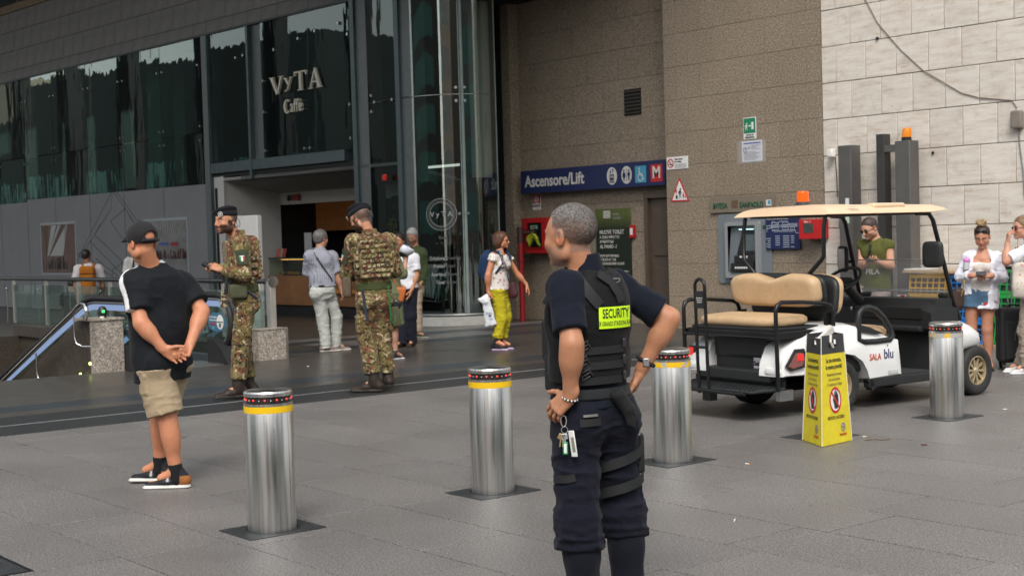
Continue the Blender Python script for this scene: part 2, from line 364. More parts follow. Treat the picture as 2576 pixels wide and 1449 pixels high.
# ================================================================ escalator
esc=thing('escalator','black and glass escalator balustrades with pale blue light strip going down left','escalator',(0,0,0))
m_glass_e=glassmat('escalator_glass',(.72,.86,.82),.0,1.45)
m_strip=EM('blue_light_strip',(.42,.58,.95),.36)
def balustrade(y):
    x1=-17.52; top=.93
    def curve(off):   # newel loop then level then incline
        P=[]; cx,cz,R=x1-.38,top-.38,.38-off
        for k in range(0,11):
            a=-PI*.42+(PI*.92)*k/10; P.append((cx+R*math.cos(a),y,cz+R*math.sin(a)))
        P=[(p[0],p[1],p[2]) for p in P]
        P.append((-18.6,y,top-off))
        for k in range(1,8):
            a=.34*k/7; P.append((-19.0-1.3*math.sin(a)*1.4,y,top-off-1.3*1.4*(1-math.cos(a))))
        lx,_,lz=P[-1]; P.append((lx-6,y,lz-6*math.tan(.352))); return P
    o=MB().tube(curve(0),.042,10).build('handrail',m_rubber,esc,60)
    MB().tube(curve(.062),.022,8).build('handrail_guide',m_steel,esc,60)
    P=curve(.085); Q=curve(.16); mb=MB()
    for t in (-.012,.012): 
        vs=[(p[0],p[1]+t,p[2]) for p in P[9:]]+[(p[0],p[1]+t,p[2]) for p in Q[9:]]; n=len(P)-9
        mb.add(vs,[(i,i+1,n+i+1,n+i) for i in range(n-1)])
    mb.build('light_strip',m_strip,esc,0)
    P=curve(.16); n=len(P); zb=lambda x:(.08 if x>-18.9 else .08+(x+18.9)*math.tan(.352)) 
    vs=[(p[0],y,p[2]) for p in P]+[(p[0],y,min(p[2],zb(p[0]))) for p in P]
    MB().add(vs,[(i,i+1,n+i+1,n+i) for i in range(n-1)]).build('glass_panel',m_glass_e,esc,0)
    mb=MB(); poly=[(-17.75,0),(-17.75,.1),(-18.9,.1),(-25,.1-6.1*math.tan(.352)),(-25,-3.5),(-18.9,-.3)]
    mb.prism(poly,.12,frame((0,y+.06,0),(1,0,0),(0,0,1),(0,-1,0))); mb.build('skirt',m_dsteel,esc)
    mb=MB(); mb.prism([(-17.95,0),(-17.35,0),(-17.55,.2),(-17.75,.32),(-17.95,.34)],.3,frame((0,y+.15,0),(1,0,0),(0,0,1),(0,-1,0))); mb.build('newel_base',m_rubber,esc)
balustrade(7.86); balustrade(9.12)
for k in range(16):
    MB().b2(-18.3-.4*(k+1),-18.3-.4*k,7.93,9.05,-.2*k-.4,-.15*k-.02).build('step',m_dsteel,esc)
MB().b2(-18.3,-17.5,7.93,9.05,-.3,.012).build('comb_plate',m_steel,esc)
# round notices stuck on the glass
def notice(y,x,z):
    t=thing('escalator_notice','blue rounded notice sticker with white pictogram on the escalator glass'+(' nearest the old man' if y<8.5 else ' behind the soldier'),'sticker',(x,y-.01,z))
    mb=MB(); pts=[(.2*math.cos(a)*1.0+(.06 if math.cos(a)>0 else -.06),.13*math.sin(a)) for a in [2*PI*k/28 for k in range(28)]]
    mb.prism(pts,.002,frame((0,0,0),(1,0,0),(0,0,1),(0,-1,0))); mb.build('backing',M('sticker_blue',(.06,.17,.27),.4,var=.03),t)
    mb=MB(); mb.prism([(.1+.1*math.cos(2*PI*k/24),.1*math.sin(2*PI*k/24)) for k in range(24)],.002,frame((0,-.003,0),(1,0,0),(0,0,1),(0,-1,0))); mb.build('disc',m_white,t)
    mb=MB(); mb.box((.1,-.007,.0),(.18,.002,.012)); mb.box((.1,-.007,-.045),(.05,.002,.05)); mb.build('pictogram',m_black,t)
    mw=M('sticker_white',(.6,.65,.68),.5,var=0); text('ATTENZIONE',.036,mw,t,WT(-.11,.06,-.004),offset=.01); text('TENERE LA MANO',.026,mw,t,WT(-.11,.02,-.004)); text('IN SICUREZZA',.028,M('sticker_red',(.5,.04,.05),.5,var=0),t,WT(-.11,-.03,-.004),offset=.02); text('i',.05,mw,t,WT(-.1,-.085,-.004),offset=.03)
notice(7.83,-17.75,.52); notice(9.09,-17.86,.56)

# ================================================================ railing by the cafe
rl=thing('glass_railing','long steel handrail railing with glass panels and flat posts beside the escalator','railing',(0,0,0))
MB().tube([(-17.75,9.9,1.08),(-34,9.9,1.05)],.038,12).build('handrail',M('dull_handrail_steel',(.16,.165,.165),.3,.9,var=.05),rl,60)
MB().cyl((-17.74,9.9,1.08),(-17.72,9.9,1.08),.075,24).build('rail_end_disc',m_chrome,rl)
mpost=M('post_steel',(.46,.44,.40),.45,.55,var=.1)
MB().rbox((-17.80,9.9,.69),(.12,.09,.78),.008).build('post',mpost,rl)
xs=[-19.2,-20.4,-21.9,-23.35,-24.75,-26.3,-28.0]
for x in xs: MB().rbox((x,9.9,.62),(.16,.025,.84),.004).build('post',mpost,rl)
for x in xs:
    mb=MB(); mb.tube([(x-.42,9.9,.2),(x-.42,9.9,.86)],.011,8); mb.ball((x-.42,9.9,.86),.03,10,6); mb.build('baluster',m_steel,rl,60)
m_glass_r=glassmat('railing_glass',(.78,.88,.84),.0,1.4)
for a,b in zip([-17.86]+xs[:-1],xs): MB().b2(a-.06,b+.06,9.865,9.877,.22,.95).build('glass_panel',m_glass_r,rl,0)
pb=thing('railing_plinth','speckled granite block with steel corner holding the railing end post','plinth',(-17.72,9.75,0))
MB().b2(-.14,.14,-.2,.25,0,.42).build('block',m_gran2,pb); MB().b2(.14,.155,.235,.265,0,.42).build('corner_strip',m_chrome,pb); MB().b2(-.15,.15,-.21,.26,.42,.435).build('cap',m_gran2,pb)

# ================================================================ station walls
def panels(parent,name,mat,xa,xb,za,zb,wd,ht,y,gap,th=.04,stag=.5,bev=.004,seed=1,proud=.002,skip=None):
    rg=random.Random(seed); me={}
    r=0; z=za
    while z<zb-.01:
        off=(r%2)*stag*wd; x=xa-off
        while x<xb-.01:
            a=max(x,xa); b=min(x+wd,xb)
            if b-a>.03 and not (skip and skip(a,b,z,z+ht)):
                k=round(b-a,3)
                if k not in me: me[k]=MB().rbox((0,th/2,0),(k-gap,th,ht-gap),bev,2).mesh(name,mat)
                o=obj(name,me[k],parent); o.location=((a+b)/2,y-rg.random()*proud,z+ht/2)
            x+=wd
        z+=ht; r+=1
tw=thing('travertine_wall','bright rough travertine block wall at the right of the station','wall')
MB().b2(-13.72,-6.0,17.02,17.6,0,12).build('wall_core',M('travertine_joint',(.13,.105,.085),.9),tw)
panels(tw,'travertine_block',m_trav,-13.745,-8.0,-.01,6.95,.53,.535,17.0,.010,seed=3,proud=.006,bev=.007)
MB().b2(-8.0,-6.0,16.99,17.02,0,12).build('plain_facing',m_trav,tw); MB().b2(-13.745,-8.0,16.99,17.02,6.95,12).build('upper_facing',m_trav,tw)
gw=thing('granite_wall','brown speckled granite wall with signs and cash machine','wall')
MB().b2(-17.05,-13.75,17.03,18.3,0,12).build('wall_core',m_core,gw)
atm_hole=lambda a,b,z0,z1: False
panels(gw,'granite_panel',m_gran,-17.05,-13.75,0,7.02,.55,.54,17.0,.0045,seed=5,proud=.0012,bev=.0015)
panels_side=MB().b2(-17.056,-17.03,17.03,17.52,0,12); panels_side.build('side_facing',m_gran,gw)
MB().b2(-17.05,-13.75,17.0,17.03,7.02,12).build('upper_facing',m_gran,gw)
rw=thing('recess_wall','shaded granite recess wall under the blue lift sign','wall')
MB().b2(-23,-17.03,17.53,18.3,0,12).build('wall_core',m_core,rw)
panels(rw,'granite_panel',m_gran,-21.95,-17.06,0,7.02,.815,.54,17.5,.005,seed=6,proud=.0015,bev=.0015,skip=lambda a,b,z0,z1:a>-17.95 and z1<2.2 or (b>-17.95 and z1<2.2 and False))
MB().b2(-21.95,-17.06,17.5,17.53,7.02,12).build('upper_facing',m_gran,rw)
MB().rbox((-21.62,17.40,3.6),(.26,.24,7.2),.01).build('corner_pilaster',m_gran,rw)
dr=thing('recess_door','tall dark brown panelled door in the recess beside the granite corner','door',(-17.5,17.46,0))
md=M('brown_door_paint',(.085,.062,.047),.5); MB().b2(-.45,.44,0.01,.05,0,2.2).build('leaf',md,dr); MB().b2(-.52,-.44,-.06,.05,0,2.3).build('door_frame',md,dr); MB().b2(-.52,.44,-.07,.05,2.2,2.3).build('lintel',md,dr)
for z in (.6,1.6): MB().rbox((-.02,-.005,z),(.62,.02,.8),.006).build('door_panel',md,dr)
vt=thing('wall_vent','dark louvred vent high on the recess wall','vent',(-18.33,17.49,3.9))
MB().b2(-.21,.21,-.005,.01,-.23,.23).build('backing',m_dark,vt)
for k in range(7): MB().box((0,-.012,-.19+.063*k),(.4,.035,.008),Matrix.Rotation(.6,3,'X')).build('slat',M('vent_metal',(.10,.085,.07),.5,.3),vt)

# steel guide posts in front of the travertine
gp=thing('steel_gate_posts','three tall grey steel posts with crossbar against the travertine wall','post')
mpg=M('gate_post_steel',(.16,.153,.147),.42,.6,var=.12,vs=3); mpd=M('gate_post_dark',(.075,.073,.07),.4,.6)
for x0,x1,zt,nm in ((-13.17,-12.94,2.775,'post'),(-12.19,-11.95,2.775,'post')): MB().rbox(((x0+x1)/2,16.72,zt/2),(x1-x0,.22,zt),.008).build(nm,mpg,gp)
MB().rbox((-12.52,16.80,1.45),(.13,.16,2.9),.006).build('guide_post',mpd,gp); MB().rbox((-12.32,16.78,2.69),(.28,.1,.1),.005).build('crossbar',mpg,gp)
MB().b2(-13.05,-12.99,16.603,16.61,1.9,2.02).build('sticker',m_white,gp); MB().b2(-13.05,-12.99,16.603,16.61,1.66,1.86).build('sticker',M('pale_sticker',(.5,.62,.5),.5),gp)
MB().rbox((-13.02,16.600,.75),(.1,.012,.2),.003).build('switch_plate',M('slate_plate',(.05,.055,.06),.4),gp)
bl=thing('gate_beacon','amber flashing beacon on top of the right hand steel post','beacon',(-12.07,16.72,2.775))
MB().lathe([(.07,0),(.07,.045),(.064,.05),(0,.05)],20).build('base',m_black,bl)
t=NT('amber_plastic'); t.col((.75,.24,.01)); t.set(Roughness=.18,Transmission_Weight=.35,Emission_Color=(1,.35,.01,1),Emission_Strength=.12); m_amber=t.m
mb=MB(); mb.lathe([(.066,.05),(.064,.15),(.05,.175),(0,.18)],20); me=mb.mesh('lens',m_amber,60)
for v in me.vertices: v.co.x+= .12*(v.co.z-.05)
obj('lens',me,bl)
sn=thing('wall_sensor','small white sensor box with drooping black cable on the travertine','sensor',(-13.53,16.96,2.70)); MB().rbox((0,-.05,0),(.09,.1,.12),.015).build('housing',m_white,sn); MB().tube([(.03,.0,-.05),(.035,.02,-.3),(.04,.02,-.65)],.006,6).build('cable',m_black,sn)
jb=thing('junction_box','weathered grey junction box hanging from a cable on the travertine wall','junction box',(-10.51,16.95,2.95)); MB().rbox((0,0,0),(.16,.09,.23),.02).build('housing',M('weathered_plastic',(.22,.19,.165),.7),jb)
cb=tag(MB().tube([(x,16.985,z) for x,z in ((-12.95,5.6),(-12.92,4.86),(-12.72,4.505),(-12.33,4.07),(-11.96,3.74),(-11.357,3.375),(-11.1,3.29),(-10.8,3.241),(-10.6,3.206),(-10.53,3.1))],.0065,6).build('wall_cable',M('dusty_cable',(.2,.16,.12),.7),None,60),'thin sagging cable strung diagonally across the travertine blocks','cable')
cb=tag(MB().tube([(x,16.985,z) for x,z in ((-10.51,2.84),(-10.50,2.6),(-10.46,2.3),(-10.44,1.9))],.009,6).build('wall_cable',M('grey_cable',(.2,.22,.24),.6),None,60),'grey cable dropping straight down from the junction box','cable')
tag(MB().cyl((-11.83,16.99,2.60),(-11.83,16.97,2.60),.018,10).build('wall_bolt',m_black),'dark bolt hole between the two tall steel posts','bolt'); tag(MB().cyl((-12.72,16.985,4.28),(-12.72,16.965,4.28),.022,10).build('wall_bolt',m_black),'dark bolt where the sagging cable crosses a joint high on the travertine','bolt')
# ================================================================ cafe building
m_glass=glassmat('green_tinted_glass',(.58,.70,.67),.0,1.5,1.9)
m_glass_c=glassmat('cafe_front_glass',(.55,.63,.63),.0,1.5,1.6)
m_fin=glassmat('glass_fin',(.35,.55,.5),.05,1.5,1.6)
m_film=M('black_window_film',(.006,.008,.009),.08,var=0)
m_blackpanel=M('matt_black_panel',(.008,.008,.009),.75,var=0)
cf=thing('cafe_building','tall glass cafe front with stone fascia, steel columns and a curved glass corner','building')
# stone fascia
rg=random.Random(4); fme={}
for z0,z1,off in ((6.27,6.53,.0),(6.53,7.055,.28),(7.055,7.58,.1),(7.58,8.10,.4)):
    s=-1.4-off
    while s<21:
        k=(round(z1-z0,3));
        if k not in fme: fme[k]=MB().rbox((0,0,0),(.563,.06,z1-z0-.010),.003,1).mesh('fascia_stone',m_conc)
        o=obj('fascia_stone',fme[k],cf); P=FP(s+.285,(z0+z1)/2,-.03+rg.uniform(-.002,.002)); o.matrix_world=Matrix.Translation(P)@FR.to_4x4(); s+=.57
mb=MB(); fbox(mb,-1.6,26,6.24,12,-.5,-.065); mb.build('fascia_core',m_core,cf)
mb=MB(); fbox(mb,-1.2,26,6.225,6.262,-.06,.04); mb.build('drip_edge',m_dsteel,cf)
mb=MB(); fbox(mb,6,26,8.10,8.30,-.1,.05); mb.build('sill_course',M('tan_weathered_stone',(.22,.17,.11),.8,var=.25,vs=8),cf)
for k in range(12):
    mb=MB(); fbox(mb,8+1.5*k,9.44+1.5*k,8.32,9.8,-.03,0); mb.build('window_pane',m_glass,cf,0)
    mb=MB(); fbox(mb,9.44+1.5*k,9.5+1.5*k,8.3,9.8,-.06,.02); mb.build('mullion',M('olive_mullion',(.2,.19,.12),.6),cf)
mb=MB(); fbox(mb,6,26,9.8,12,-.1,.04); mb.build('upper_wall',m_conc,cf)
# left glass curtain wall
js=[7.43,9.28,11.24,13.09,15.09,16.84,18.6,20.4,22.2]
rg=random.Random(2)
for a,b in zip(js[:-1],js[1:]):
    for z0,z1 in ((.02,4.10),(4.11,6.25)):
        mb=MB(); w_=abs(b-a)-.016; mb.box((0,0,0),(w_,.012,z1-z0-.008)); o=mb.build('glass_pane',m_glass,cf,0)
        R=Matrix.Rotation(rg.uniform(-.006,.006),3,'Z')@Matrix.Rotation(rg.uniform(-.004,.004),3,'X')
        o.matrix_world=Matrix.Translation(FP((a+b)/2,(z0+z1)/2,0))@(FR@R).to_4x4()
m_fit=M('spider_fitting_steel',(.5,.52,.52),.25,1)
fit=MB(); 
def fitting(mb,s,z,t=0.01):
    for ds in (-.09,.09):
        mb.cyl(FP(s+ds,z,t-.02),FP(s+ds,z,t+.02),.026,10)
for a in js[:7]:
    mb=MB(); fbox(mb,a-.012,a+.012,.02,6.25,-.32,-.012); mb.build('glass_fin',m_fin,cf,0)
    for z in (4.10,): 
        for dz in (-.16,.16):
            for ds in (-.1,.1):
                MB().cyl(FP(a+ds,z+dz,-.01),FP(a+ds,z+dz,.022),.028,10).build('spider_fitting',m_fit,cf)
    for ds in (-.12,.12): MB().cyl(FP(a+ds,5.62,-.01),FP(a+ds,5.62,.022),.026,10).build('spider_fitting',m_fit,cf)
# hoarding behind the left glass, with two printed pictures and a line drawing
m_hoard=M('grey_hoarding_print',(.23,.235,.245),.7,var=.06,vs=2)
hd=None
for a,b in zip([7.36]+js[1:],js[1:]+[24]):
    mb=MB(); fbox(mb,a+.012,b-.012,.02,2.96 if a<16 else 2.9,.008,.016); hd=mb.build('hoarding_panel',m_hoard,cf)
mb=MB(); fbox(mb,7.36,23,.02,2.96,-.34,-.33); mb.build('hoarding_back',m_dark,cf)
def photo_print(name,stops,sc3,seed):
    t=NT(name); n=t.noise(3,5,.6,sc3=sc3,dist=.4); t.col(t.ramp(n,stops)); t.set(Roughness=.5); return t.m
def poster(s0,s1,z0,z1,mats,label):
    t=thing('printed_picture',label,'poster',FP((s0+s1)/2,z0,.020)); t.rotation_euler=(0,0,FA)
    w_=s1-s0; h_=z1-z0
    MB().b2(-w_/2-.05,w_/2+.05,-.004,.0,-.04,h_+.06).build('border',M('poster_border',(.36,.40,.42),.5,var=0),t)
    return t,w_,h_
t,w_,h_=poster(14.0,16.02,.98,2.25,None,'picture of a bright hall ceiling on the grey hoarding left of the orange backpack')
mb=MB(); mb.b2(-w_/2,w_/2,-.008,-.004,0,h_); mb.build('print',photo_print('print_brown',[(.3,(.05,.035,.03)),(.5,(.16,.13,.11)),(.62,(.2,.09,.08)),(.8,(.3,.3,.3))],(3,3,1.2),1),t)
mwp=M('print_white',(.42,.43,.42),.6,var=.05); mbr=M('print_rib_brown',(.12,.085,.06),.6)
for x0,x1,x2,x3,m in ((-.9,-.55,-.75,-.68,mbr),(-.35,-.05,-.66,-.6,mwp),(.05,.2,-.62,-.58,mwp),(.3,.5,-.56,-.52,mbr),(.52,.62,-.5,.3,mwp)):
    MB().prism([(x0,h_-.02),(x1,h_-.02),(x3,.45),(x2,.45)],.002,frame((0,-.010,0),(1,0,0),(0,0,1),(0,-1,0))).build('print_beam',m,t)
mb=MB()
for k in range(9): mb.b2(.42+.062*k,.455+.062*k,-.012,-.009,.2,h_-.01)
mb.build('print_louvres',M('print_rose',(.20,.12,.11),.6),t)
mb=MB(); rg=random.Random(3)
for k in range(34): x=rg.uniform(-.95,.5); mb.b2(x,x+.03,-.013,-.011,.1,rg.uniform(.2,.42))
mb.build('print_crowd',M('print_crowd_dark',(.035,.03,.035),.7),t)
t,w_,h_=poster(8.27,10.24,.95,2.2,None,'pale picture of a shopping hall on the grey hoarding behind the man in the cap')
MB().b2(-w_/2,w_/2,-.008,-.004,.0,h_).build('print',photo_print('print_grey',[(.3,(.14,.135,.13)),(.7,(.25,.25,.25))],(1,1,1),2),t)
mb=MB()
for k in range(15): x=-.9+.13*k; mb.prism([(x*1.0,h_),(x+.02,h_),(x*.45+.01,.68),(x*.45,.68)],.002,frame((0,-.010,0),(1,0,0),(0,0,1),(0,-1,0)))
mb.build('print_ceiling_lines',mwp,t)
mb=MB(); rg=random.Random(5)
for k in range(60): x=rg.uniform(-.95,.92); mb.b2(x,x+rg.uniform(.02,.06),-.013,-.011,.36,rg.uniform(.4,.6))
mb.build('print_shelves',M('print_maroon',(.09,.035,.035),.7),t)
MB().b2(-.3,.15,-.016,-.013,.68,.74).build('print_sign',M('print_blue',(.08,.1,.35),.6),t); MB().b2(.25,.6,-.016,-.013,.66,.74).build('print_sign',M('print_red',(.3,.03,.03),.6),t)
# line drawing on the hoarding
def LN(pts):
    mb=MB()
    for (a,b),(c,d) in pts:
        P=FP(a,b,.018); Q=FP(c,d,.018); dd=(Q-P); n=FN.cross(dd.normalized())*.012
        mb.add([P-n,Q-n,Q+n,P+n],[(0,1,2,3)])
    return mb
L=[((11.75,2.95),(9.9,1.55)),((11.6,2.95),(9.75,1.6)),((11.9,2.95),(14.0,1.25)),((11.2,2.55),(12.0,2.25)),((12.0,2.25),(10.1,.9)),((12.9,1.95),(10.7,.9)),((13.2,1.8),(11.3,.85)),((13.9,1.45),(12.0,.9)),((11.2,2.55),(9.9,1.25)),((12.55,2.2),(12.9,1.95)),((11.85,2.95),(11.95,2.55)),((11.95,2.55),(13.8,1.35)),((13.4,1.6),(13.9,1.45)),((13.3,1.4),(12.5,1.0)),((12.9,1.35),(11.7,.9)),((11.1,1.3),(11.1,.4)),((10.9,1.35),(10.9,.4)),((10.5,1.4),(10.5,.4)),((10.25,1.3),(10.25,.4)),((11.5,1.2),(11.5,.4)),((12.0,1.05),(12.0,.4)),((11.1,1.3),(10.3,1.5)),((12.0,1.05),(11.1,1.35))]
LN(L).build('printed_line_drawing',M('drawing_ink',(.075,.08,.095),.7),hd)
# dark hall behind the glass
mb=MB(); fbox(mb,7.3,26,0,6.3,-6.2,-6); mb.build('back_wall',M('hall_back',(.02,.035,.03),.8),cf)
mb=MB(); fbox(mb,-1,26,6.05,6.2,-6,-.35); mb.build('hall_ceiling',m_dark,cf)
mb=MB(); fbox(mb,7.36,26,3.0,3.05,-6,-.35); mb.build('hall_mezzanine',m_dark,cf)
mb=MB(); fbox(mb,11.0,12.2,2.9,6.1,-1.6,-1.2); mb.build('hall_pillar',M('pale_green_pillar',(.14,.22,.19),.7),cf)
mb=MB(); fbox(mb,13.4,14.9,3.0,4.6,-2.0,-1.9); mb.build('hall_brick_panel',M('dark_brick_red',(.10,.03,.02),.8,var=.4,vs=30),cf)
# steel columns and beams of the entrance
m_col=M('grey_green_steel',(.115,.15,.16),.38,.5,var=.1); m_coll=M('column_face_grey',(.17,.19,.19),.45,.4,var=.08)
def fcol(name,s0,s1,z0,z1,t0,t1,mat):
    mb=MB(); fbox(mb,s0,s1,z0,z1,t0,t1); return mb.build(name,mat,cf)
fcol('steel_column',7.10,7.34,0,6.22,-.3,.03,m_coll); fcol('column_edge',7.06,7.10,0,6.22,-.3,.06,m_col)
fcol('steel_column',5.0,5.42,3.2,6.22,-.35,-.05,m_coll); fcol('column_edge',5.36,5.44,3.0,6.22,-.3,.06,m_col)
for s0,s1 in ((1.24,1.70),(-.09,.32)):
    fcol('steel_column',s0,s1-.13,0,6.6,-.35,.0,m_coll); fcol('column_edge',s1-.13,s1,0,6.6,-.3,.05,m_col)
fcol('entrance_beam',2.0,7.10,3.175,3.39,-.3,.05,m_col); fcol('beam_soffit',1.7,5.9,2.97,3.09,-.9,.0,m_blackpanel)
fcol('transom',1.24,7.1,3.09,3.17,-.3,-.02,m_dark)
fcol('brown_stone_pier',5.62,6.83,3.42,5.6,-1.5,-.9,m_gran); fcol('dark_backing',.3,6.9,3.1,6.2,-2.2,-2.0,m_blackpanel)
for a,b,z0,z1 in ((7.05,5.45,3.4,6.25),(4.95,1.72,3.4,6.25),(1.22,.34,0.02,4.2),(1.22,.34,4.22,6.6)):
    mb=MB(); fbox(mb,a,b,z0,z1,-.012,0); mb.build('glass_pane',m_glass_c,cf,0)
mb=MB(); fbox(mb,4.9,1.75,3.4,6.2,-.3,-.26); mb.build('sign_backing',M('near_black_teal',(.006,.012,.016),.5,var=0),cf)
for s,z in ((4.86,5.0),(4.86,4.35),(4.86,3.55),(1.8,5.6),(1.8,4.25),(1.8,3.6),(3.4,3.5),(3.2,3.5),(5.6,5.62),(5.9,5.6),(4.4,5.6),(3.5,5.72),(2.9,5.8),(2.1,5.85),(1.0,4.22),(.45,4.22),(1.1,4.35),(1.1,4.05)):
    MB().cyl(FP(s,z,-.01),FP(s,z,.04),.032,10).build('spider_fitting',m_fit,cf)
MB().tube([FP(1.24,4.215,.02),FP(.3,4.225,.02),FP(-.05,4.23,.03)],.008,6).build('joint_cable',m_fit,cf,60)
# raised serif letters of the sign
m_let=M('cream_letters',(.74,.70,.58),.5,var=.04); m_letside=M('letter_side',(.45,.43,.36),.5)
def glyph(polys,s,z,h,wd,parent,t=.03,dep=.05):
    # polygons in a unit box x 0..1, y 0..1, left edge at s
    mb=MB()
    for P in polys:
        mb.prism([(x*wd,y*h) for x,y in P],dep,FT(s,z,t))
    return mb.build('letter',m_let,parent)
sg=thing('cafe_sign_letters','raised cream serif letters of the cafe name on the dark glass','sign')
V=[[(0.02,1),(.24,1),(.60,.0),(.48,.0)],[(.82,1),(.93,1),(.60,.0),(.52,.0)],[(-.03,.96),(.34,.96),(.34,1.0),(-.03,1.0)],[(.70,.96),(1.03,.96),(1.03,1.0),(.70,1.0)]]
Yl=[[(.02,1),(.27,1),(.62,.32),(.52,.2)],[(.80,1),(.92,1),(.45,-.18),(.33,-.18)],[(-.04,.95),(.38,.95),(.38,1.0),(-.04,1.0)],[(.66,.95),(1.05,.95),(1.05,1.0),(.66,1.0)],[(.08,-.3),(.28,-.3),(.45,-.15),(.36,-.08),(.2,-.2),(.08,-.18)]]
T=[[(.4,0.02),(.6,.02),(.6,1),(.4,1)],[(.0,.93),(1,.93),(1,1),(0,1)],[(0,.78),(.05,.78),(.09,.93),(0,.93)],[(1,.78),(.95,.78),(.91,.93),(1,.93)],[(.27,0),(.73,0),(.73,.045),(.27,.045)]]
A=[[(.05,.02),(.13,.02),(.52,1),(.44,1)],[(.66,.02),(.9,.02),(.54,1.04),(.42,1.04)],[(.22,.3),(.72,.3),(.74,.37),(.24,.37)],[(-.05,0),(.25,0),(.25,.04),(-.05,.04)],[(.56,0),(1.0,0),(1.0,.04),(.56,.04)]]
glyph(V,4.53,4.665,.36,.50,sg); glyph(Yl,4.0,4.755,.215,.31,sg); glyph(T,3.62,4.67,.385,.43,sg); glyph(A,3.10,4.665,.385,.45,sg)
def serif_text(s,body,z,size,t=.055):
    me=text_mesh(body,size,extrude=.025,offset=.004,sx=.74,align='LEFT',spacing=1.12); me.transform(FT(s,z,t)); me.materials.clear(); me.materials.append(m_let); return obj('letter',me,sg)
C=[[(1-.5*(1+math.cos(a))*1.0 if 0 else .5+.5*math.cos(a),.5+.5*math.sin(a)) for a in [math.radians(d) for d in range(45,316,18)]]+[(.5+.27*math.cos(a),.5+.42*math.sin(a)) for a in [math.radians(d) for d in range(315,44,-18)]]]
glyph(C,4.03,4.24,.29,.24,sg)
serif_text(3.80,'affè',4.37,.37)
# ---------------- curved glass corner
CC=FO-FN*1.1
def CP(phi,z,R=1.1):
    a=math.radians(phi); return CC+(FN*math.cos(a)-FU*math.sin(a))*R+Vector((0,0,z))
def arc_sheet(name,p0,p1,z0,z1,R,mat,parent,n=24,thick=.012):
    mb=MB(); vs=[]
    for RR in (R,R-thick):
        for z in (z0,z1):
            for i in range(n+1): vs.append(CP(p0+(p1-p0)*i/n,z,RR))
    m=n+1; fs=[]
    for i in range(n):
        fs.append((i,i+1,m+i+1,m+i)); fs.append((2*m+i,3*m+i,3*m+i+1,2*m+i+1)); fs.append((m+i,m+i+1,3*m+i+1,3*m+i)); fs.append((i,2*m+i,2*m+i+1,i+1))
    fs+=[(0,m,3*m,2*m),(n,2*m+n,3*m+n,m+n)]
    mb.add(vs,fs); return mb.build(name,mat,parent,40)
cg=thing('curved_glass_corner','rounded glass corner of the cafe with menu lettering on black film and white base','glass corner')
mgc=glassmat('curved_glass',(.72,.78,.76),.0,1.5,3.2)
arc_sheet('glass_pane',0,55,.2,4.21,1.1,mgc,cg); arc_sheet('glass_pane',56,94,.2,4.21,1.1,mgc,cg,14); arc_sheet('glass_pane',0,55,4.23,6.6,1.1,mgc,cg); arc_sheet('glass_pane',56,94,4.23,6.6,1.1,mgc,cg,14)
arc_sheet('window_film',3,54,.2,2.66,1.085,m_film,cg); arc_sheet('black_panel',60,96,.06,2.70,1.07,m_blackpanel,cg)
for p in (55.5,94.5,58): MB().tube([CP(p,.2,1.09),CP(p,6.6,1.09)],.014 if p!=58 else .03,8).build('glass_edge',M('pale_glass_edge',(.40,.47,.44),.2,.2),cg)
MB().tube([CP(p,4.22,1.105) for p in range(0,96,4)],.009,6).build('joint_ring',m_fit,cg,60)
MB().tube([CP(p,.20,1.12) for p in range(0,96,4)],.025,8).build('base_rail',m_steel,cg,60)
arc_sheet('base_kerb',-2,98,.0,.17,1.13,M('pale_marble_base',(.55,.54,.5),.3,var=.1),cg,30,.3)
arc_sheet('base_gap',-2,98,.17,.2,1.05,m_black,cg,20,.1)
for p in (52,60):
    for z in (4.1,4.34,2.05): MB().cyl(CP(p,z,1.09),CP(p,z,1.14),.028,10).build('spider_fitting',m_fit,cg)
MB().cyl((-21.72,16.72,2.72),(-21.72,16.72,6.3),.2,24).build('white_column',M('white_round_column',(.62,.61,.57),.5,var=.03),cg)
MB().cyl((-21.95,16.2,6.28),(-21.95,16.2,6.5),1.0,32).build('ceiling_disc',m_white,cg)
mb=MB(); fbox(mb,-.05,.9,.2,6.3,-2.6,-2.5); mb.build('inner_wall',m_blackpanel,cg); MB().b2(-23.2,-21.7,17.3,17.45,0,6.3).build('inner_wall',m_blackpanel,cg)
# lettering on the film, wrapped round the curve
m_film_w=M('film_lettering',(.55,.56,.54),.5,var=0); m_film_g=M('film_lettering_dim',(.17,.175,.17),.5,var=0)
def curved_text(s,phi,z,size,mat,align='CENTER',shear=0,sx=.8,offset=0):
    me=text_mesh(s,size,extrude=0,align=align,shear=shear,sx=sx,offset=offset)
    for v in me.vertices:
        P=CP(phi+math.degrees(v.co.x/1.1),z+v.co.y,1.118); v.co=P
    me.materials.clear(); me.materials.append(mat); return obj('lettering',me,cg)
for a,b,z in (('Colazione/','Breakfast',1.245),('Pranzo/','Lunch',1.10),('Aperitivo/','Aperitif',.95),('Cena/','Dinner',.805)):
    ph={'Colazione/':37.5,'Pranzo/':37,'Aperitivo/':38,'Cena/':36.5}[a]
    curved_text(a,ph,z,.088,m_film_w,'RIGHT',offset=.008); curved_text(b,ph+.6,z,.088,m_film_g,'LEFT',.25)
curved_text('V y T A',34.5,2.045,.135,m_film_w,sx=1.0); curved_text('Roma',36,1.62,.088,m_film_g); curved_text('Italia      Milano      Torino',36,1.52,.035,m_film_g); 
def ring(r0,r1,phi,z,n=72):
    vs=[];
    for r in (r0,r1):
        for k in range(n):
            a=2*PI*k/n; x=r*math.cos(a); vs.append(CP(phi+math.degrees(x/1.1),z+r*math.sin(a),1.117))
    return MB().add(vs,[(k,(k+1)%n,n+(k+1)%n,n+k) for k in range(n)])
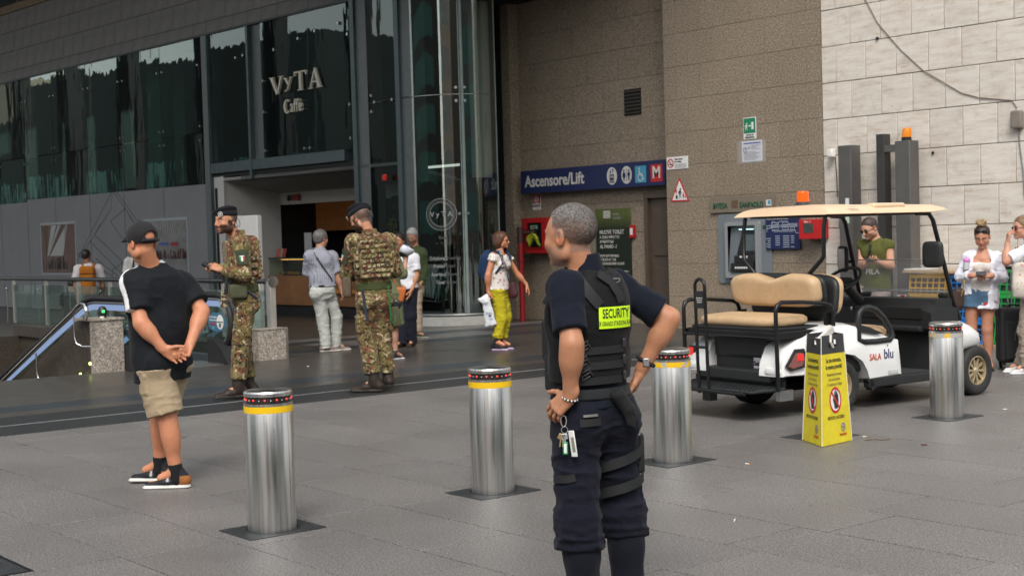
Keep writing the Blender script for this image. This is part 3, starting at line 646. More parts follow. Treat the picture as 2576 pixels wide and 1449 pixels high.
for r0,r1 in ((.285,.292),(.225,.230),(.212,.215)): ring(r0,r1,34.5,2.045).build('emblem_ring',m_film_w,cg,0)
mb=MB()
for k in range(52):
    for sgn in (-1,1):
        a=2*PI*k/52; d=a+sgn*.9
        r=.258; x=r*math.cos(a); y=r*math.sin(a); tx=math.cos(d)*.022*sgn; ty=math.sin(d)*.022*sgn
        q=[(x-tx,y-ty),(x+ty*.18,y-tx*.18),(x+tx,y+ty),(x-ty*.18,y+tx*.18)]
        mb.add([CP(34.5+math.degrees(p[0]/1.1),2.045+p[1],1.117) for p in q],[(0,1,2,3)])
mb.build('emblem_leaves',m_film_g,cg,0)['kind']='stuff'
# ---------------- inside the entrance
ci=thing('cafe_interior','dim white walled cafe entrance with sloping soffit and wooden slat blind','room')
m_iw=M('interior_white_wall',(.60,.585,.55),.7,var=.04)
def ib(name,s0,s1,z0,z1,t0,t1,mat,parent=ci):
    mb=MB(); fbox(mb,s0,s1,z0,z1,t0,t1); return mb.build(name,mat,parent)
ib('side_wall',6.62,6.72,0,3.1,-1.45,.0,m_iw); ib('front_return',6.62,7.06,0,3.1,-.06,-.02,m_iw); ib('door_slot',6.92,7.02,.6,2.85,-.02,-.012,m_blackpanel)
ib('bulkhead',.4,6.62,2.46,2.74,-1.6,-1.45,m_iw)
mb=MB(); P=[FP(6.62,3.0,0),FP(.4,3.0,0),FP(.4,2.72,-1.45),FP(6.62,2.72,-1.45)]; Q=[p+Vector((0,0,.06)) for p in P]; mb.add(P+Q,[(0,1,2,3),(4,7,6,5),(0,4,5,1),(2,6,7,3),(0,3,7,4),(1,5,6,2)]); mb.build('soffit',M('soffit_grey',(.33,.32,.30),.7,var=.05),ci)
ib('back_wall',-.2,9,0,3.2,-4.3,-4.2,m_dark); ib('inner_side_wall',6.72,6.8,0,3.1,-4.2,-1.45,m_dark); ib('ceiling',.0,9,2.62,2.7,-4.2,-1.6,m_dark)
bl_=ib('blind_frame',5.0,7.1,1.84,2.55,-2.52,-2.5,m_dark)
for k in range(15): ib('slat',4.15,7.05,1.86+.046*k,1.895+.046*k,-2.5,-2.47,M('wood_slat_orange_glow',(.22,.085,.03),.5,var=.25,vs=8,Emission_Color=(1,.35,.08,1),Emission_Strength=.018),bl_)  # faint emission stands in for warm lamplight on the slats
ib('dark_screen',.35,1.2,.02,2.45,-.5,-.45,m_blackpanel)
mye=M('yellow_script',(.75,.42,.04),.5,var=0)
me=text_mesh('caffè',.42,extrude=.004,shear=.25,offset=.0,align='RIGHT',sx=.75); me.transform(FT(1.02,1.86,-.42)); me.materials.clear(); me.materials.append(mye); obj('lettering',me,ci)
ib('yellow_panel',.75,1.0,1.95,2.4,-.449,-.44,M('olive_yellow',(.10,.085,.015),.6)); ib('pictogram_disc',1.1,1.16,2.2,2.26,-.449,-.44,m_film_g); ib('pictogram_disc',1.1,1.16,2.03,2.09,-.449,-.44,m_film_g)
ct=thing('serving_counter','wood fronted cafe counter with glass case of orange lit pastries','counter')
mwood=M('counter_wood',(.26,.115,.04),.45,var=.25,vs=3)
for k in range(11): ib('front_board',1.8+.43*k,2.225+.43*k,.24,.885,-1.02,-1.0,mwood,ct)
ib('kick',1.8,6.55,0,.23,-1.3,-1.06,m_blackpanel,ct); ib('carcass',1.8,6.55,.23,.87,-1.8,-1.03,m_dark,ct)
ib('case_glass',1.8,6.55,.89,1.25,-1.06,-1.05,m_glass_r,ct); ib('case_top',1.8,6.55,1.25,1.28,-1.5,-1.03,M('dark_green_glass',(.02,.05,.045),.1),ct)
ib('case_back',1.8,6.55,.89,1.25,-1.6,-1.55,m_dark,ct)
mlamp=EM('pastry_lamp',(1,.42,.1),2.2); ib('case_lamp',2.0,6.4,1.225,1.235,-1.3,-1.27,mlamp,ct)
rg=random.Random(8); mpas=M('pastry_orange',(.55,.20,.05),.5,var=.4,vs=30)
for k in range(34):
    s=6.3-.12*k; c=FP(s+rg.uniform(-.02,.02),.93,-1.2+rg.uniform(-.05,.05)); MB().ball(c[:],(.045,.035,.035),8,6).build('pastry',mpas,ct,60)
ib('orange_lit_shelf',3.0,3.9,.52,.60,-.95,-.9,M('orange_wood_lit',(.55,.22,.04),.5),ct); ib('orange_lit_shelf',2.6,3.3,1.02,1.06,-1.0,-.95,mpas,ct)  # orange lamplight put into the shelf colours
for s,z in ((4.02,1.5),(3.5,1.5),(3.2,1.5)):
    MB().lathe([(.02,0),(.02,.1),(.008,.13),(.008,.19),(0,.19)],10,tuple(FP(s,z,-2.3))).build('tap',m_chrome,ct)
lf=thing('leaflet_stand','red and white leaflet cards standing on the cafe counter','leaflet',FP(6.3,1.28,-1.2)); 
for k in range(3): MB().box((.1*k-.1,.02*k,.1),(.14,.01,.2),Matrix.Rotation(-.25,3,'X')).build('card',M('leaflet_%d'%k,((.5,.12,.08),(.45,.3,.22),(.35,.05,.05))[k],.5,var=.4,vs=25),lf)
mn=thing('menu_sheets','two white paper sheets hanging inside the cafe behind the plaid man','paper sheet',FP(5.05,1.25,-1.1)); MB().box((.0,0,.25),(.3,.01,.62)).build('sheet',M('paper_white',(.38,.38,.37),.7),mn); MB().box((.25,-.01,.08),(.3,.01,.3)).build('sheet',M('paper_white',(.4,)*3),mn)
al=thing('fire_alarm_sign','small red fire alarm sign with bell on the white cafe wall','alarm',FP(6.0,2.53,-1.3)); al.location=FP(6.60,2.62,-1.0)
al.location=FP(5.95,2.60,-1.42)
MB().rbox((0,-.0,0),(.34,.03,.13),.006).build('plate',M('alarm_red',(.35,.02,.02),.5),al); MB().ball((-.28,-.02,0),(.07,.04,.07),12,8).build('bell',m_black,al); MB().ball((-.28,-.06,.01),(.03,.02,.03),10,6).build('bell_cap',m_chrome,al)
tw_=M('alarm_text',(.6,.3,.28),.5,var=0); text('ALLARME',.055,tw_,al,frame((0,-.018,.028),(1,0,0),(0,0,1),(0,-1,0))); text('INCENDIO',.055,tw_,al,frame((0,-.018,-.03),(1,0,0),(0,0,1),(0,-1,0)))
rd=thing('red_alarm_lamp','small red alarm lamp hanging between the two steel columns','alarm lamp',FP(.62,2.72,.12)); MB().lathe([(.05,0),(.055,.06),(.05,.11),(0,.12)],16).build('lens',M('alarm_lamp_red',(.7,.02,.015),.3,var=0),rd); MB().box((-.06,0,.05),(.04,.05,.05)).build('bracket',m_chrome,rd)
# tall info stand behind the soldier
tp=thing('info_pillar','slim white and steel notice pillar standing behind the bearded soldier','pillar',(-19.35,10.42,0)); tp.rotation_euler=(0,0,.35)
MB().rbox((0,0,1.02),(.44,.1,2.04),.01).build('board',M('pillar_white',(.52,.51,.50),.5,var=.05),tp); MB().rbox((-.2,-.055,.95),(.035,.02,1.88),.004).build('edge_strip',m_steel,tp)
mb=MB()
for k,(x,z) in enumerate(((-.06,1.42),(.06,1.42),(-.06,1.15),(.06,1.15))):
    MB().add(*[[(x+.045*math.cos(a)*q,-.053,z+.045*math.sin(a)*q) for q in (1,.8) for a in [2*PI*i/24 for i in range(24)]],[(i,(i+1)%24,24+(i+1)%24,24+i) for i in range(24)]]).build('pictogram_ring',M('pictogram_grey',(.2,.14,.13),.5),tp,0)

# ================================================================ station canopy over the entrance and the place opposite (seen in the reflections), plus two added dark blocks
cn=thing('station_canopy','broad concrete station canopy overhead in front of the cafe','canopy')
MB().b2(-95,-12.9,3.5,16.0,11.9,12.5).build('roof_slab',M('canopy_concrete',(.18,.17,.16),.85),cn)
MB().b2(-12.9,-12.6,3.5,16.0,11.3,12.5).build('edge_beam',M('canopy_concrete',(.18,)*3),cn)
for k in range(13): MB().b2(-20-5.8*k,-19.4-5.8*k,4.5,17,11.2,11.9).build('rib',M('canopy_concrete',(.18,)*3),cn)
MB().b2(-23.5,-17.06,12.0,17.5,6.95,7.3).build('recess_soffit',M('canopy_concrete',(.18,)*3),cn)
mpier=M('dark_pier',(.05,.052,.05),.8,var=.1)
for k in range(14):
    x=-30.5-5.0*k
    t=thing('canopy_pier','dark slanting canopy pier of the row left of the picture','pier',(x,.4,0),0,'slanting piers along the canopy front')
    MB().add([(-.6,-.3,0),(.6,-.3,0),(.6,.3,0),(-.6,.3,0),(-.95,-.3,11.9),(-.15,-.3,11.9),(-.15,.3,11.9),(-.95,.3,11.9)],[(0,3,2,1),(4,5,6,7),(0,1,5,4),(1,2,6,5),(2,3,7,6),(3,0,4,7)]).build('shaft',mpier,t)
ob=thing('beige_street_building','long beige building across the street, seen only in the glass reflections','building',(-150,-22,0))
MB().b2(-80,40,-10,0,12.0,15.4).build('wall',M('beige_render',(.42,.37,.28),.8),ob); MB().b2(-80,78,-10,.0,0,12.0).build('lower_wall',M('dark_green_shade',(.03,.045,.04),.7),ob); MB().b2(40,78,-10,0,12.0,14.6).build('wall',M('dark_green_shade',(.03,)*3),ob)
mgw=M('greenish_windows',(.07,.24,.20),.3)
for k in range(34):
    for j in range(2): MB().b2(-78+4.6*k,-75.4+4.6*k,-.1,.06,1.4+3.3*j,3.9+3.3*j).build('window',mgw,ob)
sb=thing('street_building','tall orange and cream striped building across the square behind the camera','building',(26,-40,0),math.radians(-42+0))
sb.rotation_euler=(0,0,math.radians(40.5))
MB().b2(-13,13,-1,-14,0,24).build('wall',M('orange_render',(.75,.36,.15),.8,var=.1,vs=1),sb)
for k in range(8): MB().b2(-11.5+3.0*k,-10.1+3.0*k,-1.0,.4,0,24).build('pilaster',M('cream_pilaster',(.88,.85,.78),.7),sb)
for k in range(7):
    for j in range(6): MB().b2(-9.9+3.0*k,-8.9+3.0*k,-1.0,-.8,1.6+3.7*j,3.9+3.7*j).build('window',M('blue_windows',(.08,.13,.25),.2),sb)

db=thing('dark_reflection_block','unseen dark block added at the far side for the curved glass to reflect','building',(-25,-75,0)); MB().b2(-50,48,-12,0,0,24).build('wall',M('dark_render',(.07,.065,.06),.8),db)  # added out of view so the curved glass mirrors no bright sky
for k in range(14):
    for j in range(5): MB().b2(-43+5.1*k,-40+5.1*k,-.1,.06,2+4*j,4.6+4*j).build('window',mgw,db)
db=thing('grey_reflection_block','unseen grey block added at the right for the curved glass to reflect','building',(55,10,0)); MB().b2(0,12,-75,40,0,22).build('wall',M('grey_render',(.16,.15,.14),.8),db)  # second added block, keeps the open horizon out of the glass
for k in range(14):
    for j in range(4): MB().b2(-.06,.1,-33+5.1*k,-30+5.1*k,2+4*j,4.6+4*j).build('window',mgw,db)

mb=MB(); fbox(mb,25.9,26.1,0,9.5,-6.2,0); mb.build('end_wall',m_dark,cf); mb=MB(); fbox(mb,-2,26,6.62,6.75,-6.2,-.5); mb.build('roof_slab',m_dark,cf)
# ================================================================ signs on the walls
def plate(name,label,cat,x0,x1,z0,z1,y,mat,th=.006,r=.002,group=None):
    t=thing(name,label,cat,((x0+x1)/2,y,(z0+z1)/2)); MB().rbox((0,-th/2,0),(x1-x0,th,z1-z0),r,1).build('panel',mat,t); return t
def ltext(t,s,x,z,size,mat,y=-.008,**kw): return text(s,size,mat,t,frame((x,y,z),(1,0,0),(0,0,1),(0,-1,0)),**kw)
LP=lambda y: frame((0,y,0),(1,0,0),(0,0,1),(0,-1,0))
def lpoly(t,pts,mat,y=-.009,th=.002,name='pictogram'): return MB().prism(pts,th,LP(y)).build(name,mat,t,0)
def circ(cx,cz,r,n=28,ry=None): ry=ry or r; return [(cx+r*math.cos(2*PI*k/n),cz+ry*math.sin(2*PI*k/n)) for k in range(n)]
def lring(t,cx,cz,r0,r1,mat,y=-.011,n=36,name='ring'):
    vs=[(cx+r*math.cos(2*PI*k/n),y,cz+r*math.sin(2*PI*k/n)) for r in (r0,r1) for k in range(n)]
    return MB().add(vs,[(k,(k+1)%n,n+(k+1)%n,n+k) for k in range(n)]).build(name,mat,t,0)
mW=M('sign_white',(.62,.60,.56),.5,var=0); mWd=M('sign_white_bright',(.78,.78,.77),.45,var=.02); mK=M('sign_black',(.015,.015,.017),.5,var=0); mR=M('sign_red',(.52,.02,.025),.45,var=0); mB=M('sign_navy',(.012,.02,.085),.45,var=.05); mG=M('sign_green',(.01,.22,.10),.45,var=0); mC=M('sign_cyan',(.06,.30,.45),.45,var=0)
def man(t,x,z,h,mat,y=-.012,lean=0,dress=False,stick=False):
    lpoly(t,circ(x+lean*h*.1,z+h*.88,h*.1,14),mat,y)
    b=[(x-h*.13,z+h*.74),(x+h*.13,z+h*.74),(x+h*.09,z+h*.36),(x-h*.09,z+h*.36)]
    if dress: b=[(x-h*.08,z+h*.74),(x+h*.08,z+h*.74),(x+h*.2,z+h*.3),(x-h*.2,z+h*.3)]
    lpoly(t,b,mat,y)
    for s_ in (-1,1):
        lpoly(t,[(x+s_*h*.01,z+h*.38),(x+s_*h*.09,z+h*.38),(x+s_*h*(.09+abs(lean)*.12),z),(x+s_*h*(.03+abs(lean)*.12),z)],mat,y)
        lpoly(t,[(x+s_*h*.10,z+h*.74),(x+s_*h*.15,z+h*.72),(x+s_*h*(.2+abs(lean)*.08),z+h*.42),(x+s_*h*(.15+abs(lean)*.08),z+h*.4)],mat,y)
# big blue lift sign
t=plate('lift_sign','long navy blue lift direction sign with white lettering and pictograms','sign',-21.2,-17.08,2.404,2.838,17.36,mB,.12,.004)
t.location.y=17.40; t.location.x=-19.305; t.scale=(.942,1,1)
mb=MB(); mb.b2(-2.06,2.06,-.0,.1,-.2,.2); mb.build('sign_box',mB,t)
ltext(t,'Ascensore/Lift',-1.92,.0,.30,mW,-.124,align='LEFT',offset=.022,sx=1.02)
for cx,kind in ((.66,'lift'),(1.06,'wc')):
    lpoly(t,circ(cx,.0,.14,32,.155),mW,-.122,.002,'disc')
    if kind=='wc': man(t,cx-.065,-.1,.2,mB,-.126,dress=True); man(t,cx+.065,-.1,.2,mB,-.126); lpoly(t,[(cx-.004,-.12),(cx+.004,-.12),(cx+.004,.12),(cx-.004,.12)],mB,-.126)
    else:
        lpoly(t,[(cx-.06,-.12),(cx+.06,-.12),(cx+.06,.03),(cx-.06,.03)],mB,-.126); lpoly(t,[(cx-.045,-.105),(cx+.045,-.105),(cx+.045,.0),(cx-.045,.0)],mW,-.129)
        for k in (-1,0,1): man(t,cx+.028*k,-.1,.09,mB,-.133)
        lpoly(t,[(cx-.055,.05),(cx-.01,.05),(cx-.033,.12)],mB,-.126); lpoly(t,[(cx+.01,.12),(cx+.055,.12),(cx+.033,.05)],mB,-.126)
lpoly(t,[(1.29,-.15),(1.58,-.15),(1.58,.14),(1.29,.14)],mC,-.122,.002,'square')
lring(t,1.43,-.055,.055,.072,mW,-.127); lpoly(t,circ(1.405,.095,.02,14),mW,-.127); lpoly(t,[(1.395,.07),(1.415,.07),(1.425,-.03),(1.405,-.03)],mW,-.127); lpoly(t,[(1.405,-.03),(1.48,-.03),(1.48,-.012),(1.405,-.012)],mW,-.127); lpoly(t,[(1.47,-.03),(1.488,-.03),(1.53,-.1),(1.51,-.105)],mW,-.127)
lpoly(t,[(1.70,-.15),(2.0,-.15),(2.0,.145),(1.70,.145)],mR,-.122,.002,'square'); ltext(t,'M',1.85,0,.28,mW,-.126,offset=.025)
# hydrant sign
t=plate('hydrant_sign','small red and white hydrant sign with spiral below the blue sign','sign',-21.165,-20.915,2.095,2.405,17.495,mWd)
lpoly(t,[(-.11,-.03),(.11,-.03),(.11,.14),(-.11,.14)],mR,-.008,.001,'panel_red')
for r0 in (.018,.04,.062): lring(t,0,.055,r0,r0+.011,mWd,-.011)
ltext(t,'IDRANTE',0,-.08,.062,mK,-.009,offset=.012,sx=.85); ltext(t,'UNI 45',.04,-.13,.02,mR,-.009)
# hydrant cabinet and red pipe
hc=thing('hydrant_cabinet','red fire hose cabinet with glass window left of the guard','cabinet',(-20.8,17.38,1.61))
mRp=M('cabinet_red',(.42,.012,.014),.4,var=.08)
MB().b2(-.36,.36,-.18,.12,-.33,.33).build('body',mRp,hc)
for (a,b,c,d) in ((-.36,-.15,-.33,.33),(.25,.36,-.33,.33),(-.15,.25,-.33,-.24),(-.15,.25,.23,.33)): pass
MB().b2(-.15,.26,-.185,-.181,-.22,.24).build('window_recess',mK,hc)
rg=random.Random(1); mHose=M('yellow_hose',(.42,.44,.03),.5,var=.3,vs=20)
for k in range(5):
    P=[(-.12+.3*i/9+.02*math.sin(i+k),-.20-.01*k,-.2+.03*k+.14*math.sin(PI*i/9)) for i in range(10)]; MB().tube(P,.024,8).build('hose_coil',mHose,hc,60)
MB().b2(-.08,.12,-.196,-.186,.12,.19).build('label_sticker',mWd,hc); MB().b2(-.04,.08,-.199,-.196,.145,.165).build('label_print',mR,hc)
for (x0,x1,z0,z1) in ((-.165,-.145,-.23,.25),(.255,.275,-.23,.25),(-.165,.275,-.24,-.22),(-.165,.275,.24,.26)): MB().b2(x0,x1,-.2,-.18,z0,z1).build('window_trim',mRp,hc)
MB().b2(-.15,.26,-.226,-.224,-.22,.24).build('window_glass',m_glass_r,hc,0)
hp_=thing('fire_pipe','upright red fire pipe with brown elbow standing by the recess wall','pipe',(-21.02,17.05,0))
MB().cyl((0,0,0),(0,0,1.58),.052,20).build('riser',M('pipe_red',(.30,.01,.015),.45,var=.1),hp_,60)
mbr_=M('pipe_brown',(.06,.025,.02),.5); MB().cyl((0,0,1.48),(0,0,1.77),.058,20).build('elbow',mbr_,hp_,60); MB().cyl((0,0,1.66),(.30,.12,1.68),.035,14).build('branch',mbr_,hp_,60); MB().cyl((0,0,1.13),(0,0,1.17),.075,20).build('flange',M('pipe_red',(0,0,0)),hp_); MB().cyl((.27,.11,1.68),(.31,.125,1.68),.06,14).build('flange',mbr_,hp_)
# toilet poster
def poster_mat():
    t=NT('toilet_poster_print'); n=t.noise(1,5,.6,sc3=(25,25,3)); s=t.n('SeparateXYZ'); t.l(t.tc(),s.inputs[0]); g=t.ramp(t.math('ADD',s.outputs[2],.0),[(.35,(.012,.02,.012)),(.62,(.13,.16,.035))])
    t.col(t.mix(t.math('MULTIPLY',n,.55),g,(.01,.018,.01))); t.set(Roughness=.35); return t.m
t=plate('toilet_poster','tall dark green poster with white text about new toilets on the recess wall','poster',-19.355,-18.45,.60,2.05,17.495,poster_mat(),.02)
MB().b2(-.47,-.453,-.03,.0,-.73,.73).build('side_trim',m_steel,t)
for s_,z,sz,of in (('NUOVE TOILET',.305,.108,.004),('A ZERO IMPATTO',.215,.075,.0),('AMBIENTALE',.135,.075,.0),('AL PIANO -1',.045,.095,.004),('NEW SUSTAINABLE',-.12,.066,.0),('TOILETS AT THE',-.19,.066,.0),('UNDERGROUND FLOOR',-.26,.066,.0)): ltext(t,s_,-.36,z,sz,mW,-.023,align='LEFT',offset=of,sx=.86)
ltext(t,'PIANO -1',.33,-.40,.04,mW,-.023,sx=.8); ltext(t,'FLOOR -1',.33,-.45,.035,M('dim_print',(.3,.3,.3),.5,var=0),-.023,sx=.8)
for k in range(5): lpoly(t,[(-.25,.56+.028*k),(-.06,.56+.028*k),(-.06,.58+.028*k),(-.25,.58+.028*k)],mW,-.022,.001,'logo_bar')
ltext(t,'ROMA',.08,.62,.06,M('dim_print',(.3,)*3),-.023,align='CENTER'); ltext(t,'TERMINI',.1,.55,.06,M('dim_print',(.3,)*3),-.023)
lpoly(t,circ(.28,-.62,.055),mW,-.022,.001,'disc'); ltext(t,'x)',.28,-.62,.06,mK,-.026)
t=plate('red_wall_button','edge of a small red call point beside the toilet poster','call point',-18.45,-18.33,1.52,1.745,17.49,mRp,.05); MB().b2(-.03,.03,-.056,-.05,-.06,.06).build('face',mWd,t)
# no smoking
t=plate('no_smoking_sign','small white no smoking sign at the granite corner above the warning triangle','sign',-17.02,-16.53,2.64,2.845,16.995,mWd)
lring(t,-.155,0,.058,.075,mR,-.009); lpoly(t,[(-.205,.04),(-.195,.052),(-.105,-.04),(-.115,-.052)],mR,-.010,.001); lpoly(t,[(-.2,-.028),(-.11,-.028),(-.11,-.014),(-.2,-.014)],mK,-.0085,.001); MB().tube([(-.12,-.009,-.01),(-.11,-.009,.02),(-.13,-.009,.03),(-.12,-.009,.045)],.003,4).build('pictogram',mK,t)
ltext(t,'Vietato fumare',-.06,.06,.034,mK,align='LEFT',offset=.02,sx=.9); ltext(t,'No smoking',-.06,.02,.034,mK,align='LEFT',offset=.02,sx=.9)
for k in range(5): lpoly(t,[(-.06,-.02-.016*k),(.21,-.02-.016*k),(.21,-.015-.016*k),(-.06,-.015-.016*k)],M('print_grey_line',(.35,)*3,.5,var=0),-.008,.001,'text_line')
# warning triangle
t=thing('warning_triangle','red bordered triangular sign with walking family on the granite wall','sign',(-16.74,16.995,2.30))
def tri(w_,h_,z): return [(-w_/2,z),(w_/2,z),(0,z+h_)]
MB().prism(tri(.43,.40,-.195),.004,LP(0)).build('panel',mR,t); MB().prism(tri(.345,.32,-.172),.002,LP(-.0045)).build('face',mWd,t)
man(t,.01,-.145,.17,mK,-.008,lean=.8); man(t,.09,-.145,.1,mR,-.008,dress=True); man(t,-.075,-.07,.09,mR,-.008); lpoly(t,[(-.085,-.15),(-.045,-.15),(-.045,-.09),(-.085,-.09)],mK); man(t,.13,-.15,.05,mK,-.008)
# emergency exit
t=plate('exit_sign','green and white emergency exit sign high on the granite wall','sign',-15.31,-15.045,3.02,3.36,16.995,mWd)
lpoly(t,[(-.12,-.075),(.12,-.075),(.12,.158),(-.12,.158)],mG,-.008,.001,'panel_green'); lpoly(t,[(.04,-.02),(.085,-.02),(.085,.095),(.04,.095)],mWd,-.010,.001); lpoly(t,[(-.02,.03),(.01,.03),(.01,.015),(.032,.038),(.01,.06),(.01,.045),(-.02,.045)],mWd,-.010,.001)
man(t,-.065,-.03,.12,mWd,-.010,lean=1); ltext(t,'USCITA DI',0,-.105,.038,mK,offset=.005,sx=.9); ltext(t,'EMERGENZA',0,-.142,.038,mK,offset=.005,sx=.9)
# notice paper in sleeve
t=plate('paper_notice','white printed notice taped in a clear sleeve under the exit sign','notice',-15.455,-14.87,2.645,3.005,16.998,M('clear_sleeve',(.33,.30,.26),.25,var=.1),.002)
MB().b2(-.19+.0,.23,-.005,-.002,-.155,.17).build('sheet',M('paper_bluewhite',(.6,.62,.68),.5,var=.02),t)
lpoly(t,[(-.15,.125),(.2,.125),(.2,.14),(-.15,.14)],M('print_blue_bar',(.05,.07,.35),.5,var=0),-.007,.001,'bar'); lring(t,-.12,.03,.034,.042,M('print_navy',(.03,.04,.15),.5,var=0),-.008); ltext(t,'f',-.12,.03,.05,mK,-.008); lpoly(t,[(-.06,.05),(-.01,.05),(-.01,.08),(-.06,.08)],M('print_grey_line',(.3,)*3),-.007,.001)
for k in range(12):
    if k in (4,): continue
    z=.095-.02*k; x0=.01 if k<5 else -.15; lpoly(t,[(x0,z),(.2-.05*(k%3),z),(.2-.05*(k%3),z+.006),(x0,z+.006)],M('print_grey_line',(.3,)*3),-.007,.001,'text_line')
# bank plate
t=plate('bank_plaque','translucent plaque with green bank name above the cash machine','sign',-16.03,-14.69,1.89,2.14,16.965,M('plaque_acrylic',(.20,.165,.125),.2,var=.05),.01)
mGt=M('bank_green',(.005,.09,.045),.4,var=0); ltext(t,'INTESA',-.60,-.02,.125,mGt,-.014,align='LEFT',sx=.76,offset=.004,extrude=.005); ltext(t,'SANPAOLO',-.03,-.02,.125,mGt,-.014,align='LEFT',sx=.76,offset=.004,extrude=.005)
lpoly(t,[(-.2,-.06),(-.07,-.06),(-.07,.06),(-.2,.06)],M('bank_brown',(.14,.08,.05),.5),-.012,.002,'emblem'); ltext(t,'arc',-.135,0,.05,M('plaque_acrylic',(.2,)*3),-.016)
lpoly(t,[(.52,-.045),(.62,-.045),(.62,.045),(.52,.045)],mWd,-.012,.002,'sticker'); lpoly(t,[(.555,-.025),(.61,-.025),(.61,.035),(.555,.035)],mC,-.015,.002,'sticker_print')
# cash machine
am=thing('cash_machine','grey wall cash machine with recessed keypad and screen behind the golf cart','cash machine',(-15.326,17.0,1.315))
mAt=M('atm_grey',(.17,.195,.215),.45,var=.03); mAl=M('atm_light_grey',(.27,.285,.30),.4,var=.02)
def rr(w_,h_,r,n=6):
    P=[]
    for cx,cz,a0 in ((w_/2-r,h_/2-r,0),(-w_/2+r,h_/2-r,PI/2),(-w_/2+r,-h_/2+r,PI),(w_/2-r,-h_/2+r,1.5*PI)):
        for k in range(n+1): a=a0+PI/2*k/n; P.append((cx+r*math.cos(a),cz+r*math.sin(a)))
    return P
# fascia ring round the recess opening
def ringprism(outer,inner,d0,d1):
    n=len(outer); vs=[(p[0],-d0,p[1]) for p in outer]+[(p[0],-d1,p[1]) for p in outer]+[(p[0],-d0,p[1]) for p in inner]+[(p[0],-d1,p[1]) for p in inner]
    fs=[]
    for k in range(n):
        j=(k+1)%n; fs+=[(k,j,n+j,n+k),(2*n+j,2*n+k,3*n+k,3*n+j),(n+k,n+j,3*n+j,3*n+k)]
    return MB().add(vs,fs)
inn=[(p[0]-.0,p[1]-.02) for p in rr(.70,.88,.02)]; ringprism(rr(1.12,1.10,.06),inn,-.0,.03).build('fascia',mAt,am)
inn2=[(p[0]-.0,p[1]-.0+.0) for p in rr(.57,.74,.015)]; inn2=[(x,z-.01) for x,z in inn2]
ringprism(inn,inn2,.028,.10).build('bezel',mAl,am)
MB().add([(x,-.10,z) for x,z in ((-.285,.36),(.285,.36),(.285,-.38),(-.285,-.38))]+[(x,-.02,z) for x,z in ((-.285,.36),(.285,.36),(.285,-.38),(-.285,-.38))],[(0,1,5,4),(1,2,6,5),(2,3,7,6),(3,0,4,7),(4,5,6,7)]).build('recess',mAt,am,0)
MB().add([(-.28,-.02,.35),(-.28,-.098,-.37),(-.28,-.02,-.37),(.0,-.021,.3),(.0,-.021,-.37)],[(0,3,4,2),(0,1,2)]).build('side_shade',mAt,am,0)
MB().prism([(-.02,.30),(.27,.30),(.27,-.10),(-.16,-.10)],.01,LP(-.025)).build('screen_hood',mK,am); MB().prism([(.02,.22),(.25,.22),(.25,-.04),(-.06,-.04)],.004,LP(-.037)).build('screen',M('atm_screen',(.10,.13,.14),.15,var=.1),am)
MB().rbox((.06,-.07,-.17),(.42,.09,.12),.01).build('ledge',mK,am); MB().rbox((.02,-.085,-.30),(.46,.09,.14),.008).build('keypad_body',mK,am)
for k in range(6): MB().box((-.1+.045*k,-.133,-.30),(.028,.006,.03)).build('key',mWd,am)
MB().box((.06,-.12,-.13),(.16,.005,.03)).build('paper_slip',mWd,am); MB().box((.1,-.09,.30),(.3,.01,.014)).build('lamp_strip',EM('atm_lamp',(.6,.95,1),1.3),am)
MB().lathe([(.032,0),(.03,.012),(0,.014)],18).build('green_button',M('atm_green',(.02,.08,.02),.3),am).matrix_world=am.matrix_world@Matrix.Translation((.42,-.03,.33))@Matrix.Rotation(PI/2,4,'X')
# floor map
t=plate('floor_map','navy ground floor plan board with white lines beside the cash machine','map',-14.855,-14.175,1.295,1.785,16.96,mB,.02)
mLn=M('map_line',(.45,.5,.58),.5,var=0)
def seg(pts,wd=.004):
    mb=MB()
    for (a,b),(c,d) in zip(pts[:-1],pts[1:]):
        L_=math.hypot(c-a,d-b) or 1; nx,nz=-(d-b)/L_*wd,(c-a)/L_*wd; mb.add([(a-nx,-.023,b-nz),(c-nx,-.023,d-nz),(c+nx,-.023,d+nz),(a+nx,-.023,b+nz)],[(0,1,2,3)])
    mb.build('map_line',mLn,t,0)
ltext(t,'PIANO TERRA/ GROUND FLOOR',-.31,.222,.032,mW,-.022,align='LEFT',sx=.9,offset=.006)
seg([(-.31,.08),(-.21,.08),(-.21,.18),(-.16,.18),(-.12,.15),(-.08,.15),(-.06,.18),(.1,.18),(.13,.14),(.3,.14)]); seg([(-.31,.12),(.3,.12)]); seg([(-.25,.10),(.3,.10)]); seg([(-.21,.04),(.26,.04),(.26,.0),(.32,.0)]); seg([(-.31,.12),(-.31,.02)])
for x in (-.2,.0): 
    for z in (.13,.055): seg([(x,z),(x+.12,z),(x+.12,z+.035),(x,z+.035),(x,z)],.003)
seg([(.16,.055),(.24,.055),(.24,.09),(.16,.09),(.16,.055)],.003); seg([(-.17,.02),(.22,.02)],.002)
for c_ in range(4):
    for r_ in range(6):
        if (c_*7+r_*3)%11==0: continue
        x=-.30+.155*c_; z=-.05-.033*r_; lpoly(t,[(x,z),(x+.06+.03*((r_*3+c_)%3),z),(x+.06+.03*((r_*3+c_)%3),z+.010),(x,z+.010)],mLn,-.022,.001,'map_text')
for z in (-.09,-.17,-.21): lpoly(t,[(-.325,z),(-.31,z),(-.31,z+.015),(-.325,z+.015)],mW,-.022,.001,'map_key')
